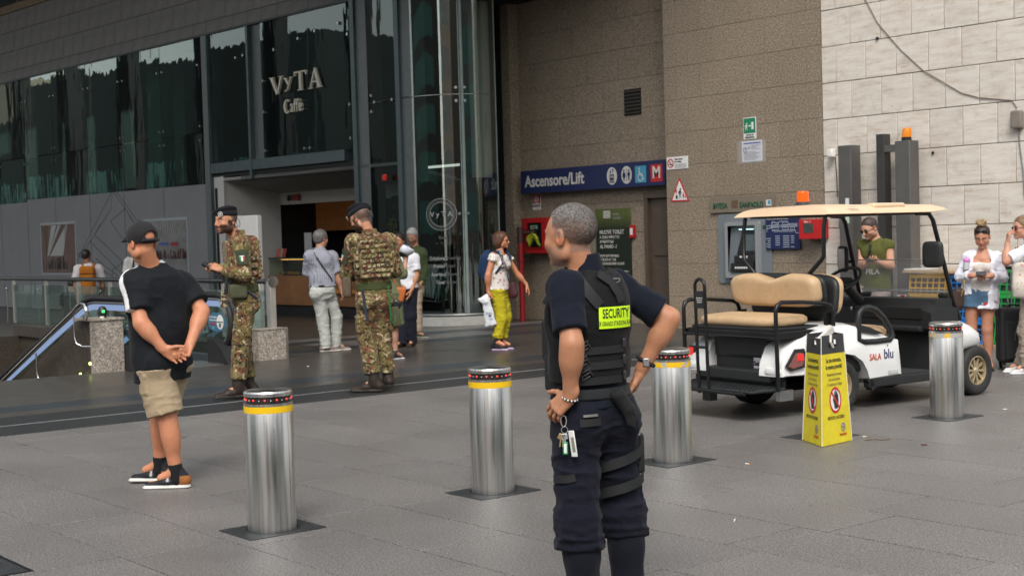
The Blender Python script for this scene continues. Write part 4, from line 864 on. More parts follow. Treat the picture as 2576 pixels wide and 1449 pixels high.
# red key box
rb=thing('red_key_box','red metal box with small dark window where granite meets travertine','box',(-13.86,16.88,1.59)); MB().rbox((0,0,0),(.37,.24,.29),.006).build('body',M('box_red',(.50,.012,.015),.35,var=.04),rb); MB().b2(-.10,.09,-.124,-.12,-.055,.085).build('window',M('box_window',(.06,.065,.06),.1),rb); MB().box((.03,-.126,.02),(.1,.003,.006),Matrix.Rotation(.6,3,'Y')).build('key',mK,rb)
ltext(rb,'Mano . 4',-.02,.11,.035,mWd,-.122,offset=.01)
# ================================================================ bollards
def bollard_steel():
    t=NT('bollard_brushed_steel'); s=t.n('SeparateXYZ'); t.l(t.tc(),s.inputs[0]); at=t.math('ARCTAN2',s.outputs[0],s.outputs[1])
    cb=t.n('CombineXYZ'); t.l(t.math('MULTIPLY',at,3.0),cb.inputs[0]); t.l(t.math('MULTIPLY',s.outputs[2],.5),cb.inputs[1]); t.l(t.math('MULTIPLY',t.rnd(),50),cb.inputs[2])
    n=t.noise(2.2,5,.65,vec=cb.outputs[0]); n2=t.noise(9,6,.7); 
    t.col(t.ramp(n,[(.3,(.33,.32,.31)),(.5,(.55,.54,.52)),(.72,(.66,.655,.65))]))
    wear=t.ramp(n2,[(.6,0.),(.75,1.)])
    t.set(Metallic=1.0,Roughness=t.math('ADD',t.math('MULTIPLY',n,.25),t.math('ADD',t.math('MULTIPLY',wear,.18),.19)),Anisotropic=.5)
    t.bump(n2,.05,.002); return t.m
mbs=bollard_steel()
def band_mat(name,wear):
    t=NT(name); n=t.noise(7,6,.75); k=t.ramp(n,[(wear,0.),(wear+.02,1.)]); c=t.mix(k,(.80,.50,.005),(.42,.41,.39)); t.col(c); t.set(Roughness=.4); return t.m
mband=[band_mat('yellow_band',.66),band_mat('yellow_band_peeling',.55),band_mat('yellow_band_torn',.48)]
m_ledr=EM('red_led',(1,.04,.015),1.8); m_lens_d=M('smoked_ring',(.02,.015,.015),.15,var=0); mplate=M('bollard_ground_plate',(.045,.05,.052),.5,.3,var=.35,vs=14,bump=.4,bs=70)
def make_bollard():
    t=thing('bollard','x','bollard',(0,0,0),0,'retractable steel bollards in a row on the plaza')
    r=.1375
    MB().lathe([(r,0.0),(r,.672),(r-.002,.676),(0,.676)],56).build('shaft',mbs,t)
    MB().lathe([(r+.0015,.676),(r+.0015,.712),(r-.002,.713)],56).build('yellow_band',mband[0],t)
    MB().lathe([(r,.713),(r,.728),(r-.006,.729)],56).build('lower_collar',mbs,t)
    MB().lathe([(r-.008,.728),(r-.008,.768)],56).build('led_ring',m_lens_d,t)
    MB().lathe([(r-.005,.767),(r,.768),(r,.786),(r-.006,.796),(r-.02,.800),(0,.800)],56).build('cap',mbs,t)
    lm=MB().ball((0,0,0),(.0055,.0055,.0048),8,6).mesh('led',m_ledr,60); wm=MB().ball((0,0,0),.004,6,4).mesh('clear_led',M('clear_led',(.6,.6,.6),.2,var=0),60)
    for k in range(12):
        a=2*PI*k/12+.1
        o=obj('led',lm,t); o.location=((r-.006)*math.cos(a),(r-.006)*math.sin(a),.750)
        o=obj('clear_led',wm,t); a+=PI/12; o.location=((r-.008)*math.cos(a),(r-.008)*math.sin(a),.747)
    mb=MB(); 
    n=48; ring=[(.155*math.cos(2*PI*k/n),.155*math.sin(2*PI*k/n)) for k in range(n)]; sq=[]
    for k in range(n):
        c,s_=math.cos(2*PI*k/n),math.sin(2*PI*k/n); q=1/max(abs(c)/.195,abs(s_)/.245); sq.append((c*q,s_*q))
    vs=[(x,y,.004) for x,y in ring]+[(x,y,.004) for x,y in sq]+[(x,y,-.01) for x,y in ring]+[(x,y,-.01) for x,y in sq]
    mb.add(vs,[(k,n+k,n+(k+1)%n,(k+1)%n) for k in range(n)]+[(n+k,3*n+k,3*n+(k+1)%n,n+(k+1)%n) for k in range(n)]); mb.build('ground_plate',mplate,t,0)
    MB().lathe([(.139,.003),(.150,.006),(.154,.004)],48).build('ground_seal',m_rubber,t); return t
def copy_tree(o,parent=None):
    c=o.copy(); COL.objects.link(c)
    if parent is not None: c.parent=parent
    for ch in list(o.children): copy_tree(ch,c)
    return c
b0=make_bollard()
for i,(x,y,rz,lab,bm__) in enumerate(((-7.207,3.965,.3,'steel bollard nearest the camera, in front of the bearded soldier',0),(-7.205,5.56,1.4,'steel bollard in open paving between the soldiers and the guard',0),(-7.20,7.18,2.2,"steel bollard just right of the guard's elbow, its yellow band peeling",1),(-7.10,10.33,.9,'steel bollard in front of the golf cart front wheel, yellow band mostly torn',2))):
    o=b0 if i==0 else copy_tree(b0); o.location=(x,y,0); o['label']=lab
    for c in o.children:
        n=c.name.split('.')[0]
        if n in('led','clear_led'): 
            v=Matrix.Rotation(rz,3,'Z')@Vector(c.location); c.location=v
        elif n=='yellow_band': c.rotation_euler=(0,0,rz)
        if n=='yellow_band' and bm__:
            c.data=c.data.copy(); c.data.materials[0]=mband[bm__]
lb=thing('lowered_bollard_plate','flat dark ground plate of a lowered bollard under the yellow cone sign','ground plate',(-7.19,8.78,0)); MB().b2(-.195,.195,-.245,.245,-.01,.0035).build('plate',mplate,lb)
MB().lathe([(.137,.003),(.137,.007),(0,.007)],40).build('bollard_top',m_steel,lb)
cov=thing('manhole_cover','corner of a dark ground cover at the bottom left of the paving','manhole cover',(-7.45,2.35,0)); MB().rbox((0,0,-.004),(.5,.42,.02),.01).build('cover',mplate,cov); MB().b2(-.27,.27,-.23,.23,-.01,.003).build('cover_frame',m_black,cov)

# ================================================================ yellow cone sign
cs=thing('warning_cone_box','yellow cardboard no entry cone box with torn black top beside the golf cart','warning cone',(-7.01,8.645,0))
A_=Vector((.195,-.304,0)); Lc=Vector((-.145,-.116,0)); Rc=Vector((.15,.104,0)); Bc=Lc+Rc-A_
ctr=(A_+Bc)/2; kt=.73; zt=.815
def cpt(v,z): k=1-(1-kt)*z/zt; return ctr+(v-ctr)*k+Vector((0,0,z+.004))
def card_yellow():
    t=NT('cone_yellow_card'); n=t.noise(9,6,.7); n2=t.noise(1,5,.7,sc3=(30,30,6)); c=t.ramp(n,[(.3,(.66,.52,.01)),(.7,(.78,.66,.02))]); c=t.mix(t.ramp(n2,[(.62,0.),(.75,.45)]),c,(.35,.30,.06)); t.col(c); t.set(Roughness=.4); t.bump(n,.15,.01); return t.m
mcy=card_yellow(); mck=M('cone_black_card',(.035,.035,.038),.5,var=.3,vs=12); mcw=M('cone_worn_white',(.62,.60,.55),.7)
corners=[A_,Rc,Bc,Lc]
for i in range(4):
    a,b=corners[i],corners[(i+1)%4]; vis=i in (0,3)
    nrm=(b-a).cross(Vector((0,0,1))).normalized(); 
    mb=MB(); th_=.006
    def q(z0,z1,f0=0,f1=1):
        P=[cpt(a,z0).lerp(cpt(b,z0),f0),cpt(a,z0).lerp(cpt(b,z0),f1),cpt(a,z1).lerp(cpt(b,z1),f1),cpt(a,z1).lerp(cpt(b,z1),f0)]
        I=[p-nrm*th_ for p in P]; mb.add(P+I,[(0,1,2,3),(7,6,5,4),(0,4,5,1),(1,5,6,2),(2,6,7,3),(3,7,4,0)])
    q(0,.672); mb.build('yellow_face',mcy,cs,0)
    mb=MB(); q(.674,.72); q(.72,.775,0,.33); q(.72,.775,.67,1); q(.775,.812-(.02 if i==3 else 0)); mb.build('black_top',mck,cs,0)
    if True:
        ez=Vector((0,0,1)); ex=(b-a).normalized()
        up_=(cpt((a+b)/2,.8)-cpt((a+b)/2,0)).normalized(); ny=ex.cross(up_).normalized()
        O_=cpt((a+b)/2,0)
        def FM(u,v,w_=.003): return frame(O_+ex*u+up_*v+ny*w_,ex,up_,ny)
        hw=(b-a).length/2
        mtx=M('cone_print_black',(.02,.02,.02),.5,var=0); mgx=M('cone_print_grey',(.25,.22,.06),.5,var=0)
        text('La tua sicurezza,',.047,mtx,cs,FM(-.0,.625),offset=.012,sx=.66,extrude=.0005); text('la nostra priorità!',.047,mtx,cs,FM(.0,.575),offset=.012,sx=.66,extrude=.0005)
        text('Manutenzione preventiva',.033,mgx,cs,FM(0,.52),sx=.6,extrude=.0005); text('per la tua sicurezza.',.033,mgx,cs,FM(0,.483),sx=.6,extrude=.0005); text('Ci scusiamo per il disagio',.033,mgx,cs,FM(0,.446),sx=.6,extrude=.0005)
        def disc(r0,r1,u,v,w_,m,nm,sx=.8):
            n=40
            vs=[(sx*r*math.cos(2*PI*k/n),r*math.sin(2*PI*k/n),0) for r in (r0,r1) for k in range(n)]
            MB().add(vs,[(k,n+k,n+(k+1)%n,(k+1)%n) for k in range(n)],FM(u,v,w_)).build(nm,m,cs,0)
        disc(0.0005,.098,.0,.325,.0022,mWd,'white_disc',.82); disc(.079,.098,0,.325,.003,mR,'red_ring',.82)
        hand=[(-.02,-.06),(.02,-.06),(.035,-.02),(.034,.03),(.028,.055),(.022,.03),(.020,.07),(.012,.07),(.010,.03),(.006,.08),(-.002,.08),(-.004,.03),(-.010,.072),(-.018,.068),(-.017,.0),(-.035,.02),(-.042,.012),(-.028,-.02)]
        MB().prism(hand,.001,FM(.005,.322,.0032)).build('hand_print',mK,cs,0); MB().prism([(-.055,.055),(-.043,.066),(.055,-.055),(.043,-.066)],.001,FM(0,.325,.0044)).build('red_bar',mR,cs,0)
        text("VIETATO L'ACCESSO",.034,mtx,cs,FM(.0,.195),offset=.008,sx=.72,extrude=.0005)
        disc(.02,.034,hw*.45,.115,.0025,M('cone_logo_grey',(.22,.23,.25),.4,var=0),'logo_ring',.85); text('W',.03,M('cone_logo_grey',(.22,)*3),cs,FM(hw*.45,.115),sx=.8); text('Schindler',.031,M('cone_logo_red',(.5,.07,.01),.5,var=0),cs,FM(hw*.42,.062),offset=.015,sx=.85,extrude=.0005)
        MB().tube([cpt(a,0)+ (a-ctr).normalized()*.001,cpt(a,.812)+(a-ctr).normalized()*.001],.0035,6).build('worn_edge',mcw,cs)
MB().tube([cpt(A_,.80).lerp(cpt(Rc,.80),.42)+Vector((.004,-.004,.012)),cpt(A_,.76).lerp(cpt(Rc,.76),.40)+Vector((.012,-.012,0)),cpt(A_,.72).lerp(cpt(Rc,.72),.5)+Vector((.012,-.012,0))],.011,6).build('tape_strip',mcw,cs)
MB().box((ctr.x,ctr.y,.80),(.03,.2,.05),Matrix.Rotation(.5,3,'X')).build('inner_flap',mcw,cs)

# ================================================================ golf cart
TH=math.radians(4.5)
ca=thing('golf_cart','white golf cart with tan seats, tan roof and rear facing bench seat','golf cart',(-8.522,10.036,0),PI/2-TH)
m_cw=M('cart_white_paint',(.80,.80,.79),.28,var=.04,vs=3,Coat_Weight=.3); m_ck=M('cart_black_plastic',(.016,.017,.018),.5,var=.15,bump=.15,bs=300); m_cf=M('cart_black_frame',(.011,.011,.012),.3,.2,var=.1)
t=NT('cart_tan_vinyl'); n=t.noise(5,6,.65); n2=t.noise(16,5,.7); t.col(t.mix(t.ramp(n2,[(.55,0.),(.8,.5)]),t.ramp(n,[(.3,(.50,.335,.185)),(.7,(.62,.43,.25))]),(.27,.18,.11))); t.set(Roughness=.5); t.bump(t.math('ADD',t.noise(30,4),t.math('MULTIPLY',t.noise(400,2),.4)),.2,.006); m_tan=t.m
m_roof=M('cart_tan_roof',(.73,.54,.36),.42,var=.05,vs=3)
def loft(secs,cap=True):    # secs: list of closed rings with equal counts
    n=len(secs[0]); vs=[p for s_ in secs for p in s_]; fs=[]
    for i in range(len(secs)-1):
        for k in range(n): j=(k+1)%n; fs.append((i*n+k,i*n+j,(i+1)*n+j,(i+1)*n+k))
    if cap: fs+=[tuple(range(n-1,-1,-1)),tuple(range((len(secs)-1)*n,len(secs)*n))]
    return MB().add(vs,fs)
def subdiv(o,lv=2):
    m=o.modifiers.new('s','SUBSURF'); m.levels=lv; m.render_levels=lv; return o
def finish_mods(o):
    dg=bpy.context.evaluated_depsgraph_get(); me=bpy.data.meshes.new_from_object(o.evaluated_get(dg)); o.modifiers.clear(); old=o.data; o.data=me; bpy.data.meshes.remove(old); return o
def cushion(name,c,d,r,mat,parent,curve=0,R=None,notch=0):
    # rounded padded slab; notch dips the middle of its top edge
    bm=bmesh.new(); bmesh.ops.create_grid(bm,x_segments=1,y_segments=1,size=1); bm.free()
    mb=MB(); nu,nv=28,10
    secs=[]
    import itertools
    a,b,t_=d[1]/2,d[2]/2,d[0]/2
    vs=[];fs=[]
    N=72
    def outline(k,shr):
        an=2*PI*k/N; ca_,sa=math.cos(an),math.sin(an); e=.38
        y=(a-shr)*math.copysign(abs(ca_)**e,ca_); z=(b-shr)*math.copysign(abs(sa)**(e+.1),sa)
        if notch and z>0: z-=notch*math.exp(-(y/(a*.16))**2)*(z/b)
        return y,z
    for (x,shr) in ((-t_,b*.55),(-t_*1.0,b*.3),(-t_*.85,b*.1),(-t_*.4,0),(t_*.4,0),(t_*.85,b*.1),(t_*1.0,b*.3),(t_,b*.55)):
        secs.append([(x+curve*(1-(outline(k,shr)[0]/a)**2)*0+c[0],outline(k,shr)[0]+c[1],outline(k,shr)[1]+c[2]) for k in range(N)])
    mb=loft(secs); 
    if R is not None: mb.v=[tuple(R@(Vector(p)-Vector(c))+Vector(c)) for p in mb.v]
    return mb.build(name,mat,parent,60)
# wheels
def wheel(name,x,y,side,steer=0):
    w_=bpy.data.objects.new('wheel',None); COL.objects.link(w_); w_.parent=ca; w_.location=(x,y,.232); w_.rotation_euler=(0,0,steer)
    R=.232; prof=[(.135,-.085),(.20,-.098),(.222,-.09),(R,-.065),(R+.002,0),(R,.065),(.222,.09),(.20,.098),(.135,.085)]
    prof=[(.130,-.08),(.165,-.1),(.205,-.1),(.224,-.088)]+[v for k in range(5) for v in ((R,-.07+.032*k),(R,-.052+.032*k),(R-.006,-.050+.032*k),(R-.006,-.040+.032*k))][:-2]+[(R,.074),(.224,.088),(.205,.1),(.165,.1),(.130,.08)]
    MB().lathe(prof,56,axis='y',caps=False).build('tyre',M('tyre_rubber',(.022,.022,.022),.75,var=.25,vs=12,bump=.2,bs=80),w_,50)
    s_=side
    mr=M('wheel_gold',(.50,.40,.25),.32,.45,var=.08)
    MB().lathe([(.133,s_*.04),(.137,s_*.085),(.130,s_*.088),(.125,s_*.07),(.122,s_*.03)],48,axis='y',caps=False).build('rim',mr,w_,50)
    MB().lathe([(.0,s_*.02),(.123,s_*.02)],32,axis='y').build('rim_back',m_black,w_)
    MB().lathe([(.0,s_*.078),(.024,s_*.076),(.032,s_*.068),(.034,s_*.03)],24,axis='y').build('hub',mr,w_,50)
    sm=MB().prism([(.028,-.010),(.118,-.022),(.128,-.020),(.128,.0),(.118,.004),(.028,.010)],.022)
    me=sm.mesh('spoke',mr)
    for k in range(10):
        a=2*PI*k/10; o=obj('spoke',me,w_); o.matrix_parent_inverse=Matrix(); o.matrix_local=Matrix(((math.cos(a),-math.sin(a),0,0),(0,0,s_,s_*.045),(math.sin(a),math.cos(a),0,0),(0,0,0,1)))
wheel('w',0,-.50,-1); wheel('w',0,.50,1); wheel('w',1.82,-.52,-1,.04); wheel('w',1.82,.50,1,.04)
MB().cyl((0,-.45,.23),(0,.45,.23),.04,12).build('rear_axle',m_cf,ca); MB().cyl((1.8,-.45,.23),(1.8,.45,.23),.03,12).build('front_axle',m_cf,ca)
# side body
prof=[(-.74,.37),(-.73,.47),(-.66,.59),(-.53,.675),(-.36,.735),(-.12,.77),(.10,.765),(.32,.715),(.55,.645),(.725,.60),(.745,.45),(.765,.275),(.34,.262),(.31,.34),(.25,.43),(.14,.505),(.0,.53),(-.14,.505),(-.25,.43),(-.30,.36)]
def inset(P,d,cx,cz): return [(x+(cx-x)*d,z+(cz-z)*d) for x,z in P]
for s_ in (-1,1):
    secs=[]
    for y,d,dz in ((.34,.0,.02),(.52,.0,.012),(.585,.004,0),(.612,.02,-.004),(.622,.06,-.01)):
        secs.append([(x,s_*y,z+dz*(1 if z>.5 else 0)) for x,z in inset(prof,d,.1,.55)])
    if s_>0: secs=secs[::-1]
    loft(secs).build('side_body',m_cw,ca,40)
    # tail light cluster
    tl=MB(); P=[(-.715,.46),(-.60,.60),(-.50,.60),(-.46,.52),(-.50,.44),(-.66,.42)]
    tl.prism([(x,z) for x,z in P],.02,frame((0,s_*(.625 if s_<0 else .605),0),(1,0,0),(0,0,1),(0,-1,0))); tl.build('light_surround',m_ck,ca)
    tp_=MB(); tp_.prism([(-.69,.46),(-.60,.57),(-.54,.57),(-.50,.52),(-.53,.46),(-.64,.44)],.012,frame((0,s_*(.64 if s_<0 else .622),0),(1,0,0),(0,0,1),(0,-1,0))); tp_.build('light_pink_lens',M('pink_lens',(.25,.09,.08),.2,var=0),ca)
    m_tail=EM('tail_light_red',(1,.02,.01),.55)
    if s_>0: MB().rbox((-.705,s_*.565,.535),(.03,.06,.07),.012).build('tail_light',m_tail,ca); MB().rbox((-.69,s_*.56,.51),(.03,.10,.15),.03).build('light_surround',m_ck,ca)
    MB().rbox((-.555,s_*.652 if s_<0 else s_*.634,.53),(.075,.012,.06),.005).build('tail_light',m_tail,ca)
    MB().rbox((-.71,s_*.50,.41),(.08,.2,.08),.03).build('bumper_corner',m_cw,ca)
    MB().prism([(.20,.762),(.34,.725),(.50,.665),(.40,.665),(.20,.70)],.008,frame((0,s_*.632 if s_<0 else s_*.624,0),(1,0,0),(0,0,1),(0,-1,0))).build('black_trim',m_ck,ca)
    # rocker rail
    MB().rbox((.88,s_*.585,.235),(1.12,.07,.085),.012).build('rocker_rail',m_ck,ca)
    MB().prism([(.30,.27),(.36,.27),(.40,.19),(.36,.17)],.07,frame((0,s_*.585+.035,0),(1,0,0),(0,0,1),(0,-1,0))).build('rail_bracket',m_ck,ca)
MB().rbox((-.05,0,.62),(1.15,.72,.26),.04).build('motor_cover',m_ck,ca); MB().rbox((-.52,0,.50),(.16,.80,.45),.05).build('rear_panel',m_ck,ca); MB().rbox((-.66,0,.36),(.14,.92,.11),.02).build('rear_bumper',m_ck,ca)
MB().rbox((.35,0,.50),(.75,1.12,.32),.05).build('seat_base',m_ck,ca); MB().b2(.3,1.5,-.56,.56,.24,.275).build('floor_mat',M('floor_rubber',(.03,.032,.033),.8,var=.2,bump=.4,bs=120),ca)
MB().b2(-.6,1.9,-.3,.3,.2,.26).build('chassis',m_cf,ca)
# front cowl, footwell and dashboard
cow=[]
for x,zb,zt_,hy in ((1.36,.34,.80,.60),(1.55,.36,.79,.615),(1.75,.40,.71,.62),(1.88,.42,.64,.59),(2.0,.42,.56,.50),(2.08,.42,.50,.40)):
    ring=[]
    for k in range(24):
        a=2*PI*k/24; e=.55; ring.append((x,hy*math.copysign(abs(math.cos(a))**e,math.cos(a)),(zb+zt_)/2+(zt_-zb)/2*math.copysign(abs(math.sin(a))**e,math.sin(a))))
    cow.append(ring)
loft(cow[::-1]).build('front_cowl',m_cw,ca,50)
MB().prism([(1.28,.27),(1.42,.30),(1.50,.62),(1.52,.93),(1.30,.93),(1.24,.80),(1.32,.62)],1.14,frame((0,.57,0),(1,0,0),(0,0,1),(0,-1,0))).build('footwell',m_ck,ca)
d=[]
for y,s_ in ((-.60,.80),(-.50,.95),(-.25,1.0),(.25,1.0),(.50,.95),(.60,.80)):
    d.append([(1.24+.0,y,.60+.02),(1.19,y,.66),(1.18,y,.66+.22*s_-.03),(1.25,y,.66+.26*s_),(1.55,y,.66+.22*s_),(1.58,y,.60)])
loft(d).build('dashboard',m_ck,ca,40)
for y0,y1 in ((-.50,-.06),(.02,.30)): MB().rbox((1.19,(y0+y1)/2,.80),(.03,abs(y1-y0),.12),.01).build('glove_box',m_black,ca)
MB().rbox((1.20,-.0,.66),(.12,1.0,.06),.02).build('dash_tray',m_ck,ca); MB().lathe([(.016,0),(.016,.02),(0,.022)],16).build('key_switch',m_chrome,ca).matrix_local=Matrix.Translation((1.178,-.02+.36,.83))@Matrix.Rotation(-PI/2,4,'Y')
# front seat
cushion('front_seat_cushion',(.47,0,.655),(.14,1.12,.52),.05,m_tan,ca,R=Matrix.Rotation(PI/2,3,'Y'))
cushion('front_seat_back',(.10,0,1.02),(.10,1.04,.38),.05,m_tan,ca,R=Matrix.Rotation(.12,3,'Y'),notch=.04)
cushion('seat_back_shell',(.045,0,1.0),(.07,1.06,.42),.05,m_ck,ca,R=Matrix.Rotation(.12,3,'Y'))
# rear seat, facing backwards
cushion('rear_seat_back',(-.19,0,1.075),(.13,1.06,.295),.05,m_tan,ca,R=Matrix.Rotation(-.16,3,'Y'),notch=.055)
cushion('rear_back_shell',(-.115,0,1.07),(.05,1.08,.31),.05,m_ck,ca,R=Matrix.Rotation(-.16,3,'Y'))
cushion('rear_seat_cushion',(-.47,0,.825),(.095,1.02,.50),.05,m_tan,ca,R=Matrix.Rotation(PI/2-.03,3,'Y'))
MB().rbox((-.46,0,.765),(.54,1.04,.03),.008).build('seat_tray',m_ck,ca); MB().rbox((-.42,0,.725),(.66,1.14,.05),.008).build('seat_frame',m_cf,ca)
for s_ in (-1,1):
    y=s_*.585
    MB().tube([(-.755,y,.25),(-.765,y,.70),(-.768,y,.93),(-.75,y,.975),(-.70,y,1.0),(-.45,y,.99),(-.17,y,.965),(-.11,y,.94),(-.085,y,.89),(-.08,y,.73)],.019,10).build('arm_rail',m_cf,ca,60)
    MB().box((-.42,y,.715),(.68,.022,.055)).build('side_rail',m_cf,ca)
    MB().box((-.09,y*.93,.80),(.1,.03,.16)).build('seat_bracket',m_cf,ca); MB().box((-.53,s_*.30,.52),(.03,.03,.42)).build('support_post',m_cf,ca)
    MB().tube([(-.06,s_*.50,1.725),(-.085,s_*.50,1.60),(-.09,s_*.50,1.37),(-.10,s_*.47,1.33),(-.11,s_*.30,1.18),(-.09,s_*.26,1.0)],.02,10).build('roof_post',m_cf,ca,60)
    MB().tube([(1.10,s_*.52,1.725),(1.26,s_*.53,1.72),(1.31,s_*.535,1.66),(1.42,s_*.55,1.30),(1.53,s_*.565,.93),(1.62,s_*.575,.72)],.021,10).build('windshield_post',m_cf,ca,60)
    # mirrors
    if s_<0:
        cushion('mirror',(1.20,-.62,1.345),(.05,.20,.24),.03,m_ck,ca,R=Matrix.Rotation(.25,3,'Z')); MB().tube([(1.22,-.62,1.30),(1.32,-.62,1.30),(1.39,-.555,1.36)],.018,8).build('mirror_arm',m_ck,ca)
    else:
        cushion('mirror',(1.38,.64,1.30),(.05,.18,.26),.03,m_ck,ca,R=Matrix.Rotation(-.35,3,'Z')); MB().box((1.35,.635,1.30),(.006,.13,.2),Matrix.Rotation(-.35,3,'Z')).build('mirror_glass',m_chrome,ca); MB().tube([(1.40,.64,1.28),(1.42,.56,1.27)],.014,8).build('mirror_arm',m_ck,ca)
    # hip restraint loop
    L_=[(.20,.63),(.20,.80),(.215,.865),(.26,.90),(.34,.905),(.43,.875),(.53,.80),(.60,.71),(.64,.635),(.60,.605),(.42,.60),(.27,.605)]
    MB().tube([(x,s_*.615,z) for x,z in L_],.027,10,closed=True).build('hip_restraint',m_ck,ca,60)
MB().tube([(-.768,-.585,.70),(-.768,.585,.70)],.016,8).build('rear_cross_tube',m_cf,ca,60)
# rear foot platform and grab bar
MB().rbox((-.86,0,.265),(.40,1.16,.025),.01).build('foot_platform',M('tread_black',(.03,.035,.036),.45,.3,var=.2,bump=.3,bs=30),ca)
fm=MB()
for i in range(6):
    for j in range(22): fm.rbox((-1.02+.062*i,-.53+.0505*j,.2805),(.035,.022,.006),.002,1)
o=fm.build('platform_tread',m_ck,ca); o['kind']='stuff'
MB().tube([(-1.06,-.5,.25),(-1.08,-.40,.25),(-1.08,.40,.25),(-1.06,.5,.25),(-.8,.585,.25)],.018,8).build('platform_edge',m_cf,ca,60)
MB().box((-.65,.0,.30),(.04,1.1,.05)).build('platform_beam',m_cf,ca); MB().box((-.60,-.50,.20),(.16,.05,.09)).build('platform_hinge',m_steel,ca); MB().box((-1.0,.0,.20),(.08,.1,.09)).build('hitch',m_cf,ca)
gb=[(-1.06,-.062,.22),(-1.075,-.062,.5),(-1.085,-.062,1.10)]+[(-1.087,-.062*math.cos(PI*k/8),1.145+.062*math.sin(PI*k/8)) for k in range(9)]+[(-1.085,.062,1.10),(-1.075,.062,.5),(-1.06,.062,.22)]
MB().tube(gb,.015,8).build('grab_bar',m_cf,ca,60)
MB().tube([(-1.08,-.062,.62),(-1.08,.062,.62)],.012,8).build('grab_bar_rung',m_cf,ca,60); MB().box((-1.088,0,1.03),(.012,.13,.15)).build('grab_plate',m_ck,ca)
BK=lambda x,y,z: frame((x,y,z),(0,-1,0),(0,0,1),(-1,0,0))    # faces backwards
mwt=M('cart_print_white',(.6,.6,.6),.5,var=0)
for k,s_ in enumerate(('attenzione','','')):
    MB().box((-1.096,0,1.045-.018*k),(.002,.08-.01*k,.006)).build('plate_print',mwt,ca)
MB().box((-.612,-.235,.50),(.006,.17,.27)).build('paper_sheet',M('paper_lilac',(.55,.52,.58),.6,var=.03),ca)
text('Sala Blu',.055,mK,ca,BK(-.617,-.235,.455),offset=.02,sx=.95); text('RFI',.055,mK,ca,BK(-.617,-.235,.395),offset=.02,sx=.95)
# roof
def roof():
    secs=[]
    xs_=[(-.10,.585,.045),(-.09,.60,.06),(.0,.61,.075),(.30,.61,.085),(.42,.61,.082),(.55,.60,.075),(.8,.605,.08),(1.2,.60,.075),(1.38,.585,.06),(1.50,.55,.035),(1.53,.52,.02)]
    for x,hy,h in xs_:
        r=[]
        zb=1.735 + (.0 if x<1.2 else .02*(x-1.2)/.3); nose=.0
        prof_=[(-1,0),(-.985,.0),(-.93,.55),(-.80,.92),(-.5,1.05),(0,1.12),(.5,1.05),(.80,.92),(.93,.55),(.985,0),(1,0),(.96,-.08),(.5,-.02),(0,-.02),(-.5,-.02),(-.96,-.08)]
        for u,v in prof_: r.append((x-(.03 if v<.1 and x<-.05 else 0),u*hy,zb+v*h))
        secs.append(r)
    return loft(secs[::-1])
roof().build('roof',m_roof,ca,35)
MB().rbox((.72,-.50,1.80),(.42,.10,.05),.024,3).build('roof_channel',m_roof,ca); MB().rbox((.6,.0,1.725),(1.3,.9,.02),.005).build('roof_underside',m_ck,ca)
for k in range(3): MB().box((.18+.03*k,-.585,1.795-.018*k),(.11,.004,.006),Matrix.Rotation(.3,3,'X')).build('roof_print',M('roof_print_white',(.75,.68,.6),.5,var=0),ca)
be=MB(); be.lathe([(.085,0),(.085,.012),(.062,.02),(.06,.045),(0,.045)],28); o=be.build('beacon_base',m_dsteel,ca); o.location=(.30,.115,1.815)
t=NT('beacon_orange'); t.col((.85,.12,.01)); t.set(Roughness=.12,Transmission_Weight=.25,Emission_Color=(1,.16,.02,1),Emission_Strength=.18); t.l
o=MB().lathe([(.055,.045)]+[(.056-.002*(k%2),.05+.008*k) for k in range(11)]+[(.05,.14),(0,.146)],28).build('beacon_lens',t.m,ca,60); o.location=(.30,.115,1.815)
# steering
st_=bpy.data.objects.new('steering_wheel',None); COL.objects.link(st_); st_.parent=ca; st_.location=(.97,.28,1.11); st_.rotation_euler=(0,-.62,0)
MB().tube([(.195*math.cos(2*PI*k/36),.195*math.sin(2*PI*k/36),0) for k in range(36)],.016,10,closed=True).build('wheel_rim',m_ck,st_,60)
MB().rbox((0,0,-.03),(.13,.17,.05),.02).build('hub',m_ck,st_)
for a in (0.1,PI-.1,-PI/2): MB().box((.1*math.sin(a)*1.0,.1*math.cos(a),-.015),(.03 if abs(math.cos(a))>.5 else .17,.17 if abs(math.cos(a))>.5 else .03,.016)).build('spoke',m_ck,st_)
MB().tube([(.99,.28,1.08),(1.25,.28,.86),(1.40,.28,.60)],[.045,.05,.03],12).build('steering_column',m_ck,ca,60)
# windshield
m_wsh=glassmat('scratched_acrylic',(.80,.82,.82),.12,1.5,1.6); 
t=NT('acrylic_haze'); t.t.nodes.remove(t.b); tr=t.n('BsdfTransparent'); tr.inputs[0].default_value=(.93,.94,.94,1); df=t.n('BsdfDiffuse'); df.inputs[0].default_value=(.75,.75,.77,1); gl=t.n('BsdfGlossy'); gl.inputs['Roughness'].default_value=.1
m1=t.n('MixShader'); m1.inputs[0].default_value=.30; t.l(tr.outputs[0],m1.inputs[1]); t.l(df.outputs[0],m1.inputs[2]); m2=t.n('MixShader'); lw=t.n('LayerWeight'); lw.inputs[0].default_value=.5; t.l(t.math('MULTIPLY_ADD',t.math('POWER',lw.outputs['Facing'],4.5),.9,.04),m2.inputs[0]); t.l(m1.outputs[0],m2.inputs[1]); t.l(gl.outputs[0],m2.inputs[2]); t.l(m2.outputs[0],t.out.inputs[0]); m_hz=t.m
def wsx(z): return 1.44+(1.27-z)*.30
mb=MB()
